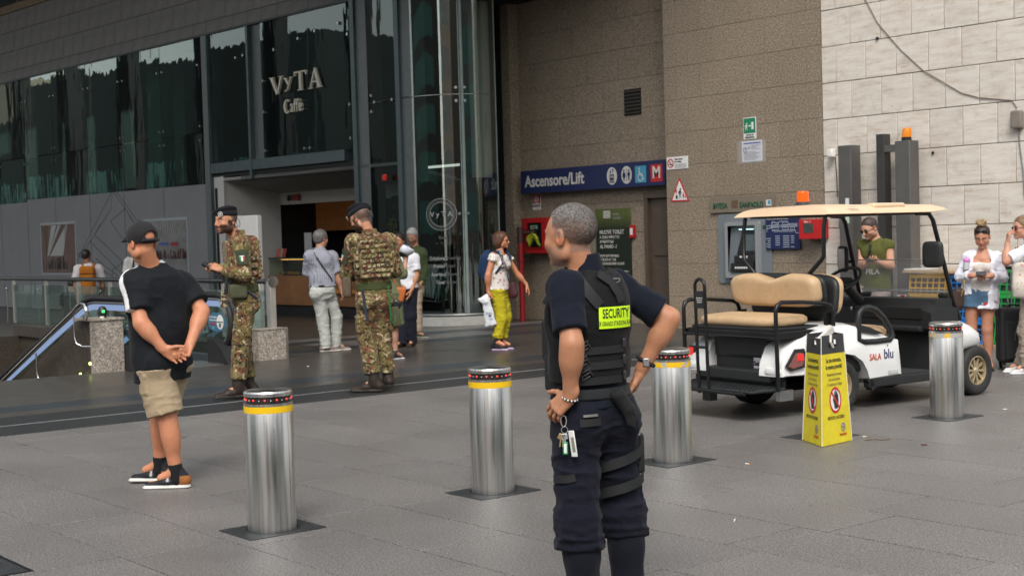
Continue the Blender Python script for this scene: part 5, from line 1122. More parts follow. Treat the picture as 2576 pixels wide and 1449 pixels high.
for z0,z1,dx in ((.93,1.29,0),(.86,1.01,.012)):
    mb=MB(); mb.add([(wsx(z0)+dx,-.53,z0),(wsx(z0)+dx,.53,z0),(wsx(z1)+dx,.53,z1),(wsx(z1)+dx,-.53,z1)],[(0,1,2,3)]); mb.build('windshield',m_hz,ca,0)
for z in (1.29,.985,.90): MB().tube([(wsx(z),-.53,z),(wsx(z),.53,z)],.006,6).build('windshield_edge',M('acrylic_edge',(.45,.46,.46),.3,var=0),ca)
for y in (-.47,.47): MB().rbox((wsx(.94)-.02,y,.95),(.05,.10,.045),.015).build('windshield_clip',m_ck,ca)
MB().box((wsx(.93)-.01,.04,.925),(.004,.11,.045)).build('ws_sticker',mWd,ca); MB().box((wsx(.93)-.014,.02,.925),(.004,.05,.04)).build('ws_sticker_print',mR,ca)
# side lettering
RT=lambda x,z,y=-.625: frame((x,y,z),(1,0,0),(0,0,1),(0,-1,0))
text('SALA',.082,M('cart_letter_orange',(.55,.07,.015),.5,var=0),ca,RT(.40,.462),sx=.8); text('blu',.125,M('cart_letter_blue',(.012,.03,.13),.5,var=0),ca,RT(.575,.478),sx=.85)
MB().box((.56,-.627,.555),(.012,.003,.012)).build('logo_dot',M('cart_letter_blue',(0,)*3),ca); MB().box((.63,-.627,.315),(.13,.003,.03)).build('side_label',M('label_grey',(.55,.55,.55),.5,var=.1,vs=60),ca)
# ================================================================ crates, suitcase
def crate_mesh(mb,w_,d_,h_,nx,ny,bar=.014):
    for s_ in (-1,1):
        mb.b2(-w_/2,w_/2,s_*d_/2-.008,s_*d_/2+.008,h_-.05,h_); mb.b2(-w_/2,w_/2,s_*d_/2-.008,s_*d_/2+.008,0,.04)
        mb.b2(s_*w_/2-.008,s_*w_/2+.008,-d_/2,d_/2,h_-.05,h_); mb.b2(s_*w_/2-.008,s_*w_/2+.008,-d_/2,d_/2,0,.04)
        for k in range(nx+1): x=-w_/2+w_*k/nx; mb.box((x,s_*d_/2,h_/2),(bar,.012,h_-.03),Matrix.Rotation(.12,3,'Y'))
        for k in range(1,ny): z=.04+(h_-.08)*k/ny; mb.b2(-w_/2,w_/2,s_*d_/2-.005,s_*d_/2+.005,z-bar/2,z+bar/2)
        for k in range(nx): y=-d_/2+d_*(k+.5)/nx; mb.b2(s_*w_/2-.005,s_*w_/2+.005,y-bar/2,y+bar/2,.03,h_)
        for k in range(1,ny): z=.04+(h_-.08)*k/ny; mb.b2(s_*w_/2-.004,s_*w_/2+.004,-d_/2,d_/2,z-bar/2,z+bar/2)
    mb.b2(-w_/2,w_/2,-d_/2,d_/2,0,.01); return mb
mcr={'blue':M('crate_blue',(.01,.17,.55),.4,var=.08),'green':M('crate_green',(.01,.33,.05),.4,var=.08),'yellow':M('crate_yellow',(.70,.38,.01),.4,var=.08)}
def crate(x,y,z,c,lab,w_=.56,d_=.38,h_=.30,rz=0):
    t=thing('plastic_crate',lab,'crate',(x,y,z),rz,'plastic crates stacked against the travertine wall'); crate_mesh(MB(),w_,d_,h_,6,3).build('lattice_walls',mcr[c],t,0)
    MB().b2(-w_/2+.02,w_/2-.02,-d_/2+.02,d_/2-.02,.02,h_-.05).build('contents',M('crate_inside',(.02,.03,.04),.8),t)
for k in range(3): crate(-10.95,16.66,.03+.305*k,'blue','blue lattice crate %s the stack behind the woman in shorts'%('at the bottom of','in the middle of','at the top of')[k])
for k in range(3): crate(-10.30,16.66,.03+.33*k,'green','green lattice crate %s the stack behind the black suitcase'%('at the bottom of','in the middle of','at the top of')[k],h_=.325)
for k in range(3): crate(-11.60,16.66,.03+.305*k,'yellow','yellow lattice crate %s the stack behind the cart windshield'%('at the bottom of','in the middle of','at the top of')[k])
for k in range(2): crate(-12.22+.0,16.35,.52+.0+.3*k-.5+.0,'yellow','yellow lattice crate %s the short stack near the steel posts'%('at the bottom of','at the top of')[k],w_=.3)
bd=thing('wooden_pallet','flat wooden pallet under the crates','pallet',(-10.95,16.66,0)); 
for k in range(5): MB().b2(-.98,.98,-.22+.1*k-.03,-.22+.1*k+.03,0,.028).build('plank',M('pallet_wood',(.30,.2,.12),.8,var=.3,vs=7),bd)
tb=thing('cardboard_stack','tan flattened cardboard lying on top of the yellow crates','cardboard',(-11.5,16.6,.955)); MB().rbox((0,0,.02),(.9,.4,.035),.005).build('sheet',M('cardboard',(.45,.32,.2),.8),tb); MB().rbox((-.3,.02,.05),(.35,.3,.02),.005).build('white_pack',m_white,tb)
sc_=thing('black_suitcase','black fabric wheeled suitcase with raised grey handle beside the woman in shorts','suitcase',(-8.80,14.12,0),.75)
msu=M('suitcase_black',(.016,.017,.02),.65,var=.15,bump=.3,bs=200); MB().rbox((0,0,.38),(.42,.26,.60),.045,3).build('shell',msu,sc_)
for x in (-.13,.13): MB().rbox((x,-.132,.37),(.02,.015,.5),.005).build('rib',m_black,sc_)
MB().rbox((0,-.14,.33),(.30,.03,.42),.02).build('front_pocket',msu,sc_); MB().box((-.05,-.16,.38),(.008,.006,.10)).build('zip_pull',m_chrome,sc_)
for x in (-.16,.16):
    for y in (-.09,.09): mb=MB(); mb.cyl((x-.014,y,.035),(x+.014,y,.035),.035,14); mb.b2(x-.02,x+.02,y-.02,y+.02,.05,.085); mb.build('caster',m_black,sc_)
for x in (-.075,-.035): MB().tube([(x+.0,.09,.66),(x,.09,1.10)],.008,8).build('handle_tube',m_steel,sc_,60)
MB().rbox((-.055,.09,1.115),(.10,.035,.04),.012).build('handle_grip',m_black,sc_); MB().tube([(-.1,.0,.68),(-.08,.0,.71),(.08,.0,.71),(.1,0,.68)],.01,6).build('top_grip',m_black,sc_)
# white carton boxes and lattice baskets seen behind the railing
for k,(x,y,h_) in enumerate(((-26.0,11.6,.62),(-27.6,11.4,.62),(-24.6,11.8,.62))):
    t=thing('lattice_basket','pale lattice basket of boxes behind the railing, %s'%('middle one','leftmost one','nearest the orange backpack')[k],'basket',(x,y,0),0,'pale lattice baskets behind the railing'); crate_mesh(MB(),1.1,.5,h_,8,4,.02).build('lattice',M('basket_cream',(.42,.42,.33),.5,var=.1),t,0); MB().b2(-.5,.5,-.22,.22,.02,h_-.1).build('contents',M('crate_inside',(.0,)*3),t)
# litter
for k,(x,y,rz,lab) in enumerate(((-5.76,3.31,.4,'white cigarette butt on the paving left of the nearest bollard'),(-6.9,8.93,1.2,'orange tipped cigarette butt beside the yellow cone box'),(-6.72,7.40,.1,'cigarette butt by the base plate of the bollard near the guard'),(-7.0,11.0,.6,'cigarette butt right of the torn banded bollard'),(-5.45,5.9,2.2,'cigarette butt on the paving right of the guard'),(-16.2,9.5,.3,'tiny pale butt on the dark floor by the granite plinth'))):
    t=thing('cigarette_butt',lab,'cigarette butt',(x,y,.006),rz,'cigarette butts scattered on the ground'); MB().cyl((0,0,0),(.03,0,0),.0045,8).build('paper_tube',m_white,t,60); MB().cyl((.03,0,0),(.045,0,0),.0046,8).build('filter',M('filter_tan',(.6,.25,.08),.7),t,60)
t=thing('dry_leaf','small dark red dry leaf lying right of the yellow cone box','leaf',(-6.35,8.9,.004)); MB().prism([(0,0),(.02,.018),(.05,.012),(.06,0),(.04,-.014),(.015,-.012)],.002).build('blade',M('leaf_red',(.10,.015,.02),.7),t)
t=thing('twig','thin brown twig on the ground beside the yellow cone box','twig',(-6.78,8.80,.006)); MB().tube([(0,0,0),(.05,.06,.003),(.1,.1,0),(.12,.15,.002)],.003,5).build('stem',M('twig_brown',(.10,.05,.03),.8),t)
# ================================================================ people: bodies and clothes grown from signed distance fields
V3=lambda *a: np.array(a,dtype=np.float64)
def nrm(v): v=np.asarray(v,float); return v/(np.linalg.norm(v)+1e-12)
def basis(fwd,up=(0,0,1)):         # columns: right, forward, up
    f=nrm(fwd); u=np.asarray(up,float); r=nrm(np.cross(f,u)); u2=np.cross(r,f); return np.stack([r,f,u2],1)
_rs=np.random.RandomState(5); _LAT=_rs.rand(32,32,32).astype(np.float32)
def vnoise(P,sc,seed=0):
    q=P*sc+seed*7.31; i=np.floor(q).astype(np.int32); f=q-i; f=f*f*(3-2*f); i&=31; j=(i+1)&31
    L=_LAT; x0,y0,z0=i[...,0],i[...,1],i[...,2]; x1,y1,z1=j[...,0],j[...,1],j[...,2]; fx,fy,fz=f[...,0],f[...,1],f[...,2]
    a=L[x0,y0,z0]*(1-fx)+L[x1,y0,z0]*fx; b=L[x0,y1,z0]*(1-fx)+L[x1,y1,z0]*fx; c=L[x0,y0,z1]*(1-fx)+L[x1,y0,z1]*fx; d=L[x0,y1,z1]*(1-fx)+L[x1,y1,z1]*fx
    return (a*(1-fy)+b*fy)*(1-fz)+(c*(1-fy)+d*fy)*fz
def C(a,b,ra,rb=None,k=.02,flat=0,op='+',sq=None):
    a=np.asarray(a,float); b=np.asarray(b,float); return dict(t='C',a=a,b=b,ra=ra,rb=ra if rb is None else rb,k=k,flat=flat,op=op,sq=sq)
def E(c,r,R=None,k=.02,op='+'): return dict(t='E',c=np.asarray(c,float),r=np.asarray(r,float),R=R,k=k,op=op)
def BX(c,h,r,R=None,k=.01,op='+'): return dict(t='B',c=np.asarray(c,float),h=np.asarray(h,float),rr=r,R=R,k=k,op=op)
def CUT(p,n): return dict(t='P',p=np.asarray(p,float),n=nrm(n),op='cut')
def bounds(p):
    if p['t']=='C':
        r=max(p['ra'],p['rb']); return np.minimum(p['a'],p['b'])-r,np.maximum(p['a'],p['b'])+r
    if p['t']=='E': r=max(p['r']) if p['R'] is not None else p['r']; return p['c']-r,p['c']+r
    if p['t']=='B': r=np.linalg.norm(p['h']) if p['R'] is not None else p['h']; return p['c']-r,p['c']+r
def dist(p,X):
    if p['t']=='C':
        a,b=p['a'],p['b']; ab=b-a; L2=ab@ab+1e-12; h=np.clip(((X-a)@ab)/L2,0,1)
        D=X-a-h[...,None]*ab
        if p['sq'] is not None:      # squash along an axis: (axis, factor)
            ax,fc=p['sq']; ax=nrm(ax); D=D+ (D@ax)[...,None]*ax*(1/fc-1)
        d=np.sqrt((D*D).sum(-1))-(p['ra']+(p['rb']-p['ra'])*h)
        if p['flat']:
            u=ab/np.sqrt(L2)
            if p['flat']&1: d=np.maximum(d,(X-b)@u)
            if p['flat']&2: d=np.maximum(d,-(X-a)@u)
        return d
    Y=X-p['c']
    if p['R'] is not None: Y=Y@p['R']
    if p['t']=='E':
        r=p['r']; k0=np.sqrt(((Y/r)**2).sum(-1)); k1=np.sqrt(((Y/(r*r))**2).sum(-1))+1e-9; return k0*(k0-1)/k1
    q=np.abs(Y)-(p['h']-p['rr']); return np.sqrt((np.maximum(q,0)**2).sum(-1))+np.minimum(q.max(-1),0)-p['rr']
def field(prims,lo,n,vox,post=None):
    F=np.full(n,.5,np.float32)
    ax=[lo[i]+vox*np.arange(n[i]) for i in range(3)]
    for p in prims:
        if p['op']=='cut': continue
        a,b=bounds(p); m=p['k']+3*vox
        s=[];ok=True
        for i in range(3):
            i0=max(0,int((a[i]-m-lo[i])/vox)); i1=min(n[i],int((b[i]+m-lo[i])/vox)+2)
            if i1<=i0: ok=False;break
            s.append(slice(i0,i1))
        if not ok: continue
        X=np.stack(np.meshgrid(ax[0][s[0]],ax[1][s[1]],ax[2][s[2]],indexing='ij'),-1)
        d=dist(p,X); f=F[s[0],s[1],s[2]]; k=p['k']
        if p['op']=='+':
            h=np.clip(.5+.5*(d-f)/k,0,1); F[s[0],s[1],s[2]]=d*(1-h)+f*h-k*h*(1-h)
        else:
            h=np.clip(.5-.5*(-d-f)/k,0,1); g=-d; h=np.clip(.5+.5*(g-f)/k,0,1); F[s[0],s[1],s[2]]=f*(1-h)+g*h+k*h*(1-h)
    cuts=[p for p in prims if p['op']=='cut']
    if cuts or post:
        X=np.stack(np.meshgrid(*ax,indexing='ij'),-1)
        for p in cuts: F=np.maximum(F,(X-p['p'])@p['n'])
        if post: 
            m=np.abs(F)<.05; F[m]+=post(X[m]).astype(np.float32)
    return F
_CO=np.array([(0,0,0),(1,0,0),(0,1,0),(1,1,0),(0,0,1),(1,0,1),(0,1,1),(1,1,1)])
_ED=[(0,1),(2,3),(4,5),(6,7),(0,2),(1,3),(4,6),(5,7),(0,4),(1,5),(2,6),(3,7)]
def nets(F,lo,vox):
    S=F<0; n=F.shape
    c=[S[a:n[0]-1+a,b:n[1]-1+b,d:n[2]-1+d] for a,b,d in _CO]
    al=c[0].copy(); an=c[0].copy()
    for q in c[1:]: al&=q; an|=q
    act=an&~al; idx=np.argwhere(act); ids=-np.ones(act.shape,np.int32); ids[act]=np.arange(len(idx))
    vals=np.stack([F[idx[:,0]+a,idx[:,1]+b,idx[:,2]+d] for a,b,d in _CO],1)
    P=np.zeros((len(idx),3)); cnt=np.zeros(len(idx))
    for a,b in _ED:
        va,vb=vals[:,a],vals[:,b]; m=(va<0)!=(vb<0); t=va[m]/(va[m]-vb[m]+1e-12); P[m]+=_CO[a]+(_CO[b]-_CO[a])*t[:,None]; cnt[m]+=1
    V=(idx+P/cnt[:,None])*vox+lo
    Q=[]
    for ax in range(3):
        o=[0,0,0];o[ax]=1; A=S[:n[0]-o[0],:n[1]-o[1],:n[2]-o[2]]; B=S[o[0]:,o[1]:,o[2]:]; m=A!=B
        e=np.argwhere(m); u,v=(ax+1)%3,(ax+2)%3; ok=(e[:,u]>0)&(e[:,v]>0)&(e[:,u]<n[u]-1)&(e[:,v]<n[v]-1); e=e[ok]
        f=A[e[:,0],e[:,1],e[:,2]]
        def cell(du,dv):
            q=e.copy(); q[:,u]-=du; q[:,v]-=dv; return ids[q[:,0],q[:,1],q[:,2]]
        q=np.stack([cell(1,1),cell(0,1),cell(0,0),cell(1,0)],1); q[~f]=q[~f][:,::-1]; Q.append(q)
    return V,np.concatenate(Q)
def grow(prims,vox,fine=(),post=None,pad=None):
    """fine: list of (lo,hi,vox) boxes meshed more finely"""
    bb=[bounds(p) for p in prims if p['op']=='+']; lo=np.min([b[0] for b in bb],0)-3*vox; hi=np.max([b[1] for b in bb],0)+3*vox
    out=[]; jobs=[(lo,hi,vox,None)]+[(np.asarray(a,float),np.asarray(b,float),v,1) for a,b,v in fine]
    for a,b,v,isf in jobs:
        n=tuple(np.maximum(4,np.ceil((b-a)/v).astype(int)+1)); 
        V,Q=nets(field(prims,a,n,v,post),a,v)
        if len(Q)==0: continue
        cen=V[Q].mean(1)
        if isf is None:
            keep=np.ones(len(Q),bool)
            for a2,b2,v2 in fine: keep&=~(((cen>np.asarray(a2)+2*vox)&(cen<np.asarray(b2)-2*vox)).all(1))
        else: keep=((cen>a+1.5*v)&(cen<b-1.5*v)).all(1)
        out.append((V,Q[keep]))
    Vs=[];Qs=[];o=0
    for V,Q in out: Vs.append(V);Qs.append(Q+o);o+=len(V)
    V=np.concatenate(Vs);Q=np.concatenate(Qs); used=np.zeros(len(V),bool); used[Q.ravel()]=True; mp=np.cumsum(used)-1; return V[used],mp[Q]
def mesh_np(name,V,Q,mats,color=None):
    me=bpy.data.meshes.new(name); me.vertices.add(len(V)); me.vertices.foreach_set('co',V.astype(np.float32).ravel()); n=len(Q)
    me.loops.add(n*4); me.loops.foreach_set('vertex_index',Q.astype(np.int32).ravel()); me.polygons.add(n); me.polygons.foreach_set('loop_start',np.arange(0,4*n,4,dtype=np.int32)); me.polygons.foreach_set('loop_total',np.full(n,4,np.int32))
    me.polygons.foreach_set('use_smooth',np.ones(n,bool)); me.update(calc_edges=True); me.validate()
    for m in (mats if isinstance(mats,(list,tuple)) else [mats]): me.materials.append(m)
    if color is not None:
        at=me.color_attributes.new('Col','FLOAT_COLOR','POINT'); col=np.ones((len(V),4),np.float32); col[:,:3]=color(V) if callable(color) else color; at.data.foreach_set('color',col.ravel())
    return me
def skinmat():
    t=NT('skin'); at=t.n('Attribute',attribute_name='Col'); n=t.noise(38,5,.6); n2=t.noise(240,3)
    c=t.mix(t.ramp(n,[(.35,0.),(.7,.35)]),at.outputs['Color'],(.62,.25,.17),'MULTIPLY'); c=t.mix(.6,at.outputs['Color'],c)
    t.col(c); t.set(Roughness=.48,Subsurface_Weight=.08,Specular_IOR_Level=.4); t.b.inputs['Subsurface Radius'].default_value=(.9,.35,.2); t.b.inputs['Subsurface Scale'].default_value=.012; t.bump(t.math('ADD',n2,t.math('MULTIPLY',n,1.2)),.16,.002); return t.m
m_skin=skinmat()
def clothmat(name,bump=.3,rough=.9,weave=260,fold=26,sheen=.04,var=.25):
    t=NT(name); at=t.n('Attribute',attribute_name='Col'); n=t.noise(fold*.5,5,.6); n2=t.noise(weave,2); k=t.math('ADD',t.math('MULTIPLY',n,var*2),1-var); k=t.math('MULTIPLY',k,t.math('ADD',t.math('MULTIPLY',n2,.3),.85))
    x=t.n('VectorMath',operation='SCALE'); t.l(at.outputs['Color'],x.inputs[0]); t.l(k,x.inputs['Scale']); t.col(x.outputs[0]); t.set(Roughness=rough,Sheen_Weight=sheen,Specular_IOR_Level=.25)
    t.bump(t.math('ADD',t.math('MULTIPLY',t.noise(fold,5,.6,dist=.6),1.5),t.math('MULTIPLY',n2,.25)),bump,.008); return t.m
m_cloth=clothmat('woven_cloth'); m_cloth_s=clothmat('smooth_cloth',bump=.18,fold=16,rough=.8); m_shoe=clothmat('shoe_surface',bump=.1,rough=.5,sheen=0,var=.12)
def camomat(name='vegetato_camouflage'):
    t=NT(name); tc=t.tc()
    def blob(sc,seed,dist=1.2,s3=(1,1,1.25)):
        mp=t.n('Mapping'); mp.inputs['Location'].default_value=(seed*3.1,seed*1.7,seed*2.3); mp.inputs['Scale'].default_value=s3; t.l(tc,mp.inputs[0]); 
        # quantised coordinates give the ragged, stepped edge
        sn=t.n('VectorMath',operation='SNAP'); t.l(mp.outputs[0],sn.inputs[0]); sn.inputs[1].default_value=(.006,.006,.006)
        return t.noise(sc,4,.62,vec=sn.outputs[0],dist=dist)
    at=t.n('Attribute',attribute_name='Col')
    c=t.ramp(blob(7,1),[(.40,(.15,.125,.045)),(.52,(.27,.215,.10)),(.60,(.15,.125,.05))],'CONSTANT')
    c=t.mix(t.ramp(blob(11,2),[(.0,0.),(.53,1.)],'CONSTANT'),c,(.15,.055,.032))
    c=t.mix(t.ramp(blob(14,3),[(.0,0.),(.60,1.)],'CONSTANT'),c,(.50,.41,.27))
    c=t.mix(t.ramp(blob(16,4,1.6),[(.0,0.),(.56,1.)],'CONSTANT'),c,(.030,.024,.017))
    c=t.mix(t.ramp(blob(24,5,2.),[(.0,0.),(.65,1.)],'CONSTANT'),c,(.10,.11,.035))
    c=t.mix(1.0,c,at.outputs['Color'],'MULTIPLY')
    t.col(c); t.set(Roughness=.92,Sheen_Weight=.1,Specular_IOR_Level=.2); t.bump(t.math('ADD',t.math('MULTIPLY',t.noise(24,5,.6,dist=.6),1.5),t.math('MULTIPLY',t.noise(260,2),.3)),.35,.008); return t.m
m_camo=camomat()
# ---------------------------------------------------------------- hand, head and body pieces
def hand(wr,fd,pn,ts,curl=(.4,.5,.6,.7),s=1.0,spread=.03,thumb=.5,tc=.3,k=.008):
    """wrist, finger direction, palm normal, thumb side direction, curl of the four fingers (radians per joint)"""
    fd=nrm(fd); pn=nrm(pn-fd*(pn@fd)) if abs(np.dot(pn,fd))<.99 else nrm(np.cross(fd,(0,0,1))); ts=nrm(ts-fd*(ts@fd)-pn*(np.dot(ts,pn))); P=[]
    wr=np.asarray(wr,float)
    P.append(C(wr-fd*.02*s,wr+fd*.03*s,.025*s,.026*s,k=.02,sq=(pn,.72)))
    for i,(L,r) in enumerate(((.073,.0088),(.081,.009),(.075,.0086),(.058,.0078))):
        off=(.031-.0205*i)*s; kn=wr+fd*(.088-.006*abs(i-1))*s+ts*off-pn*.003*s
        P.append(C(wr+fd*.02*s+ts*off*.75,kn,.0145*s,.0118*s,k=.012))
        d=nrm(fd+ts*(spread*(1.5-i)*1.6)); p=kn; c=curl[i]; a=c*.9
        for j,fr in enumerate((.46,.30,.24)):
            ca,sa=math.cos(a),math.sin(a); dd=nrm(d*ca+pn*sa); q=p+dd*L*fr*1.02*s; rr=r*(1-.10*j)*s; P.append(C(p,q,rr*1.04,rr*.95,k=.0045)); p=q; a+=c
    b=wr+fd*.028*s+ts*.024*s+pn*.006*s; d=nrm(fd*(1-thumb*.5)+ts*thumb*1.1+pn*tc); q=b+d*.042*s; P.append(C(b,q,.0155*s,.0115*s,k=.014)); d2=nrm(d+fd*.35+pn*tc*.6); q2=q+d2*.030*s; P.append(C(q,q2,.0108*s,.0098*s,k=.005)); q3=q2+nrm(d2+fd*.25)*.024*s; P.append(C(q2,q3,.0098*s,.0083*s,k=.004))
    return P
def head_prims(c,R,s=1.0,fem=False,nose=1.0,jaw=1.0):
    T=lambda x,y,z: c+R@(V3(x,y,z)*s)
    e=lambda x,y,z,r,k=.02,op='+',RR=None: E(T(x,y,z),V3(*r)*s,R if RR is None else R@RR,k*s,op)
    P=[e(0,-.012,.035,(.074,.094,.082)),e(0,.026,.000,(.068,.068,.078),.03),e(0,.040,-.052,(.054*jaw,.050,.052),.03),e(0,.066,-.088,(.026*jaw,.022,.020),.02)]
    for sx in (-1,1):
        P+=[e(sx*.040,.056,-.026,(.026,.026,.024),.02),e(sx*.052*jaw,.004,-.060,(.020,.032,.030),.025),C(T(sx*.012,.088,.020),T(sx*.044,.074,.022),.0085*s,.007*s,k=.010*s)]
        P.append(e(sx*.030,.096,-.002,(.0165,.013,.0105),.008,'-'))
        P.append(e(sx*.030,.078,-.002,(.0140,.0125,.0125),.003))            # closed-over lid volume the eye sits in
        P.append(C(T(sx*.018,.0895,.0065),T(sx*.043,.082,.0055),.0028*s,.0026*s,k=.003*s))
        RR=np.array(basis((sx*.25,1,0.0)));
        P.append(e(sx*.079,-.012,-.004,(.009,.020,.033),.006,'+',None)); P.append(e(sx*.087,-.006,.000,(.006,.011,.020),.004,'-'))
    P+=[C(T(0,.090,.010),T(0,.109*nose,-.026),.0085*s,.0105*s,k=.010*s),e(0,.106*nose,-.032,(.0125,.0125,.0105),.006)]
    for sx in (-1,1): P.append(e(sx*.0125,.094,-.035,(.0085,.0105,.0085),.005))
    P+=[e(0,.088,-.052,(.022,.012,.012),.010),C(T(-.017,.089,-.0575),T(.017,.089,-.0575),.0052*s,k=.004*s),C(T(-.014,.088,-.068),T(.014,.088,-.068),.0066*s,k=.004*s),C(T(-.020,.099,-.0625),T(.020,.099,-.0625),.0026*s,k=.003*s,op='-')]
    P.append(e(0,.083,-.095,(.017,.014,.013),.008))
    return P
def head_color(V,c,R,s,skin,brow,lip=None,beard=None,stubble=None,scalp=None,scalpf=None):
    L=((V-c)@R)/s; x,y,z=L[:,0],L[:,1],L[:,2]; col=np.tile(np.array(skin,np.float32),(len(V),1))
    near=(np.abs(L)<.2).all(1)
    def put(m,cc,a=1.0):
        m=(m*near*a)[:,None]; col[:]=col*(1-m)+np.array(cc,np.float32)*m
    sm=lambda v,a,b: np.clip((v-a)/(b-a),0,1)
    red=np.array(skin)*np.array([1.05,.72,.66])
    put(np.exp(-((np.abs(x)-.040)/.018)**2-((z+.028)/.016)**2)*(y>.04),red,.55); put(np.exp(-(x/.014)**2-((z+.032)/.014)**2)*(y>.09),red,.6); put(((np.abs(x)>.078)&(np.abs(z)<.04)).astype(float),red,.6)
    lipc=lip or (skin[0]*.85,skin[1]*.45,skin[2]*.42); put(np.exp(-(x/.021)**4-((z+.0625)/.0095)**4)*(y>.07),lipc,.45)
    ax=np.abs(x); bz=.018+.006*np.sin(np.clip((ax-.010)/.04,0,1)*PI)
    put(((ax>.010)&(ax<.050)&(np.abs(z-bz)<.0075)&(y>.05)).astype(float),brow,.85)
    put(np.exp(-((ax-.030)/.015)**2-((z+.003)/.008)**2)*(y>.06),np.array(skin)*.55,.5)
    if beard is not None:
        nz=vnoise(L.astype(np.float32),160)
        m=((z<-.030-.02*sm(y,.05,.0))&(y>-.015)&(z>-.125)).astype(float)*sm(ax,.020,.030)+((z<-.074)&(y>.0)).astype(float)+((z<-.044)&(z>-.057)&(ax<.03)&(y>.06)).astype(float)
        m+=((ax>.055)&(z<.01)&(z>-.10)&(y>-.005)&(y<.035)).astype(float)
        m=np.clip(m,0,1)*np.clip(.7+.6*nz,0,1)*(1-np.exp(-(x/.021)**4-((z+.063)/.008)**4)); put(m,beard,.93)
    if stubble is not None:
        m=((z<-.035)&(y>-.01)&(z>-.12)).astype(float)*(.35+.5*vnoise(L.astype(np.float32),120)); put(m,stubble,.6)
    if scalp is not None: put(scalpf(x,y,z),scalp[:3],scalp[3] if len(scalp)>3 else 1)
    return col
hairline=lambda x,y,z: ((z>.058+.05*np.clip(y/.09,-1,1)*(y>0)-.10*np.clip(-y/.05,0,1)*(y<0))|((y<.03)&(z>-.005)&(np.abs(x)>.05))&~((y>.015)&(z<.03))|((y<-.035)&(z>-.06))).astype(float)
def eyes(parent,c,R,s,iris=(.05,.03,.02),look=(0,0)):
    for sx in (-1,1):
        o=c+R@(V3(sx*.030,.0795,-.0015)*s); mb=MB(); mb.ball(tuple(o),.0118*s,14,10); mb.build('eye',M('eye_white',(.55,.52,.48),.15,var=0),parent,80)
        d=R@nrm(V3(look[0],1,look[1])); q=o+d*.0068*s; mb=MB(); mb.ball(tuple(q),.0058*s,10,8); mb.build('iris',M('iris_dark',iris,.1,var=0),parent,80)
def foot_prims(an,toe,L=.27,w_=.045,h_=.06,sole=.02,zb=0.0,tip=0.0):
    """shoe: ankle point, toe direction (unit, horizontal), heel slightly behind the ankle"""
    t=nrm(V3(toe[0],toe[1],0)); sd=V3(t[1],-t[0],0); heel=V3(an[0],an[1],zb)-t*.055; tp=heel+t*(L-.02)
    P=[C(heel+V3(0,0,h_*.62),heel+t*L*.45+V3(0,0,h_*.62),w_*.85,w_*.80,k=.02),C(heel+t*L*.35+V3(0,0,h_*.5),tp-t*.045+V3(0,0,h_*.36+tip),w_*.86,w_*.66,k=.025,sq=(V3(0,0,1),.72)),C(heel+V3(0,0,h_*.7),V3(an[0],an[1],an[2]+.02),w_*.86,w_*.95,k=.03)]
    S=[C(heel+V3(0,0,sole*.5),tp-t*.04+V3(0,0,sole*.5+tip*.6),w_*.95,w_*.92,k=.01,sq=(V3(0,0,1),.36))]
    return P,S
